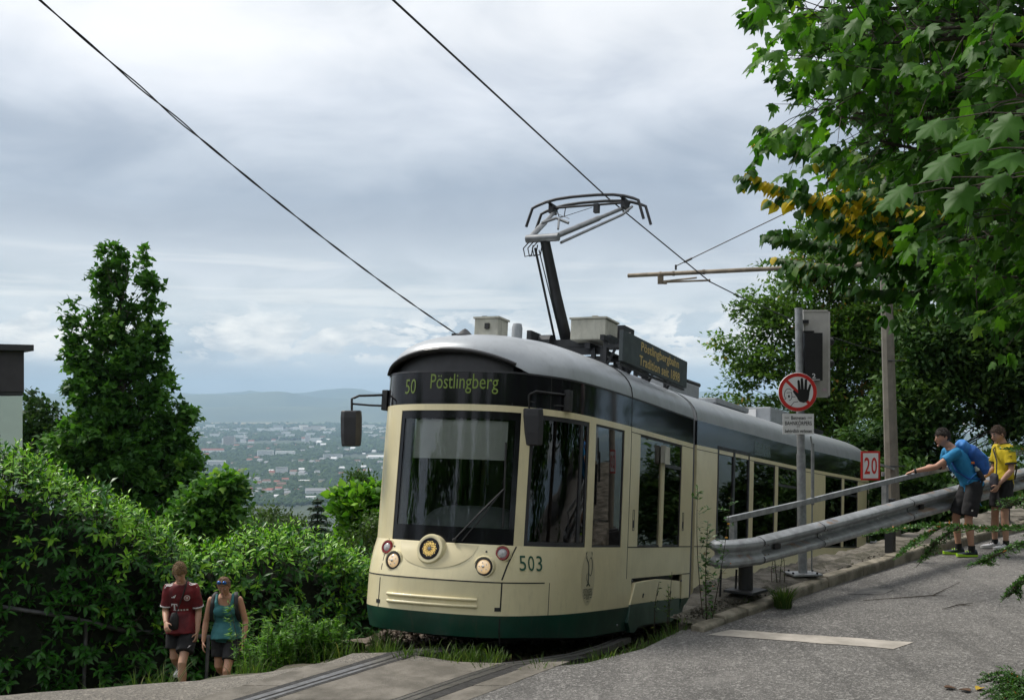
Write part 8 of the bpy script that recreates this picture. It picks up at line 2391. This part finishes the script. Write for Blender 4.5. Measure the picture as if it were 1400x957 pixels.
    elR, wrR = V3((.255, .03, 1.11)), V3((.275, .10, .86)); elL, wrL = V3((-.26, .02, 1.11)), V3((-.255, .12, .88))
    TW = [(-.16, .14, .105), (-.05, .180, .128), (.08, .170, .122), (.30, .142, .112), (.52, .152, .120), (.70, .160, .128), (.86, .155, .095), (.97, .11, .075), (1.06, .055, .053)]
    f.torso(f.b, P0, N0, tab=TW, bend=(0, -.02, 0)); f.arm(f.b, shL, elL, wrL); f.arm(f.b, shR, elR, wrR)
    f.hand(f.b, wrR, (wrR-elR)+V3((-.02, 0, 0)), (-.8, -.2, 0), 1, .4); f.hand(f.b, wrL, (wrL-elL), (.8, -.2, 0), -1, .4)
    for sg in (-1, 1): f.b.sphere(V3((sg*.070, .115, 1.265)), .066, .055, .060, 12, 8)
    anL, knL = (-.09, -.16, .10), (-.09, .06, .50); anR, knR = (.07, .20, .085), (.065, .24, .50)
    anL, anR, knL, knR = (-.05, .20, .085), (.10, -.38, .30), (-.055, .25, .50), (.095, .02, .52)
    f.leg(f.b, (-.10, -.04, .94), knL, anL); f.leg(f.b, (.10, -.05, .94), knR, anR)
    def wh(u):
        lim = -.40 if u.y < -.1 else lerp(-.30, .42, min(1, (u.y+.1)/.75))
        if u.z < lim: return None
        return .012+.012*mnoise.noise(V3((u.x*9, u.y*3, u.z*4)))
    hfun = f.head((0, .15, 1.595), rot_head(.45, -.05), wh, (0, .065, 1.48)); f.finish()
    mb = MB(); mb.sphere(hfun(0, -.115, .02), .045, .045, .04, 10, 8); obj('hair_knot', f.wm(mb), h_sandy, f.t, smooth=60)
    for an, d in ((anL, (0, 1)), (anR, (0, 1))): f.foot(an, d, (nv, gry, web))
    tl = mat('teal_top', (.030, .15, .165), .75, var=.18, vscale=6)
    mb = MB(); f.torso(mb, P0, N0, grow=.016, tab=[(-.17, .194, .152), (-.08, .190, .142), (.06, .174, .124)]+TW[3:5]+[(.70, .150, .122), (.80, .128, .092), (.83, .11, .08)], bend=(0, -.02, 0))
    mb.tube([V3((0, .02, .87)), V3((0, .0, .97)), V3((0, -.02, 1.07))], [(.205, .175), (.192, .155), (.165, .128)], 20, ref=(0, 1, 0))
    for sg in (-1, 1):
        mb.sphere(V3((sg*.066, .118, 1.262)), .082, .064, .078, 12, 8)
        mb.tube([V3((sg*.09, .125, 1.31)), V3((sg*.105, .125, 1.38)), V3((sg*.105, .065, 1.46)), V3((sg*.095, -.03, 1.42)), V3((sg*.07, -.06, 1.34))], [.030, .026, .024, .026, .03], 8)
    f.cloth('tank_top', mb, tl, .010, .004, 3, 17)
    mb = MB(); f.torso(mb, P0, N0, grow=.006, tab=[(-.16, .14, .11), (-.05, .176, .126), (.02, .168, .120)])
    for hip, kn in (((-.10, -.04, .94), knL), ((.10, -.05, .94), knR)):
        a, b = V3(hip), V3(kn); mb.tube([a, a.lerp(b, .12), a.lerp(b, .5), a.lerp(b, .72)], [.085, .097, .100, .098], 16)
    f.cloth('shorts', mb, blk, seed=19)
    sg_ = thing('sunglasses', 'blue mirrored sunglasses pushed up on the hair of the woman', 'sunglasses', f.w(hfun(0, .08, .08)))
    blue = mat('mirror_blue', (.02, .16, .55), .12, metal=.6)
    for s_ in (-1, 1):
        mb = MB(); mb.sphere(hfun(s_*.034, .074, .104), .030, .012, .021, 12, 6, rot_head(.0)); obj('lens', f.wm(mb), blue, sg_, smooth=60)
        mb = MB(); mb.tube([hfun(s_*.062, .066, .104), hfun(s_*.084, .02, .08), hfun(s_*.086, -.06, .04)], .004, 6); obj('temple', f.wm(mb), web, sg_)
    mb = MB(); mb.tube([hfun(-.064, .068, .108), hfun(-.03, .085, .122), hfun(0, .088, .112), hfun(.03, .085, .122), hfun(.064, .068, .108)], .005, 6); obj('bridge', f.wm(mb), web, sg_)
    bp = thing('backpack', 'black backpack whose straps frame the teal tank top', 'backpack', f.w((0, -.2, 1.2)))
    mb = MB(); mb.tube([f.w((0, -.20, .98)), f.w((0, -.23, 1.08)), f.w((0, -.22, 1.28)), f.w((0, -.18, 1.42))], [(.11, .06), (.14, .09), (.14, .085), (.10, .05)], 14, ref=tuple(M0.to_3x3() @ V3((0, 1, 0)))); blob_bag('pack_body', mb, web, bp)
    for s_ in (-1, 1):
        mb = MB(); pts = [V3((s_*.09, -.13, 1.42)), V3((s_*.13, -.02, 1.485)), V3((s_*.145, .07, 1.46)), V3((s_*.152, .135, 1.36)), V3((s_*.165, .12, 1.24)), V3((s_*.18, .04, 1.14)), V3((s_*.16, -.12, 1.08))]
        fine = []
        for a, b in zip(pts[:-1], pts[1:]): fine += [a.lerp(b, k/4) for k in range(4)]
        mb.tube([f.w(p) for p in fine+[pts[-1]]], [(.026, .009)]*(len(fine)+1), 8); obj('shoulder_strap', mb, web, bp, smooth=60)
build_people()
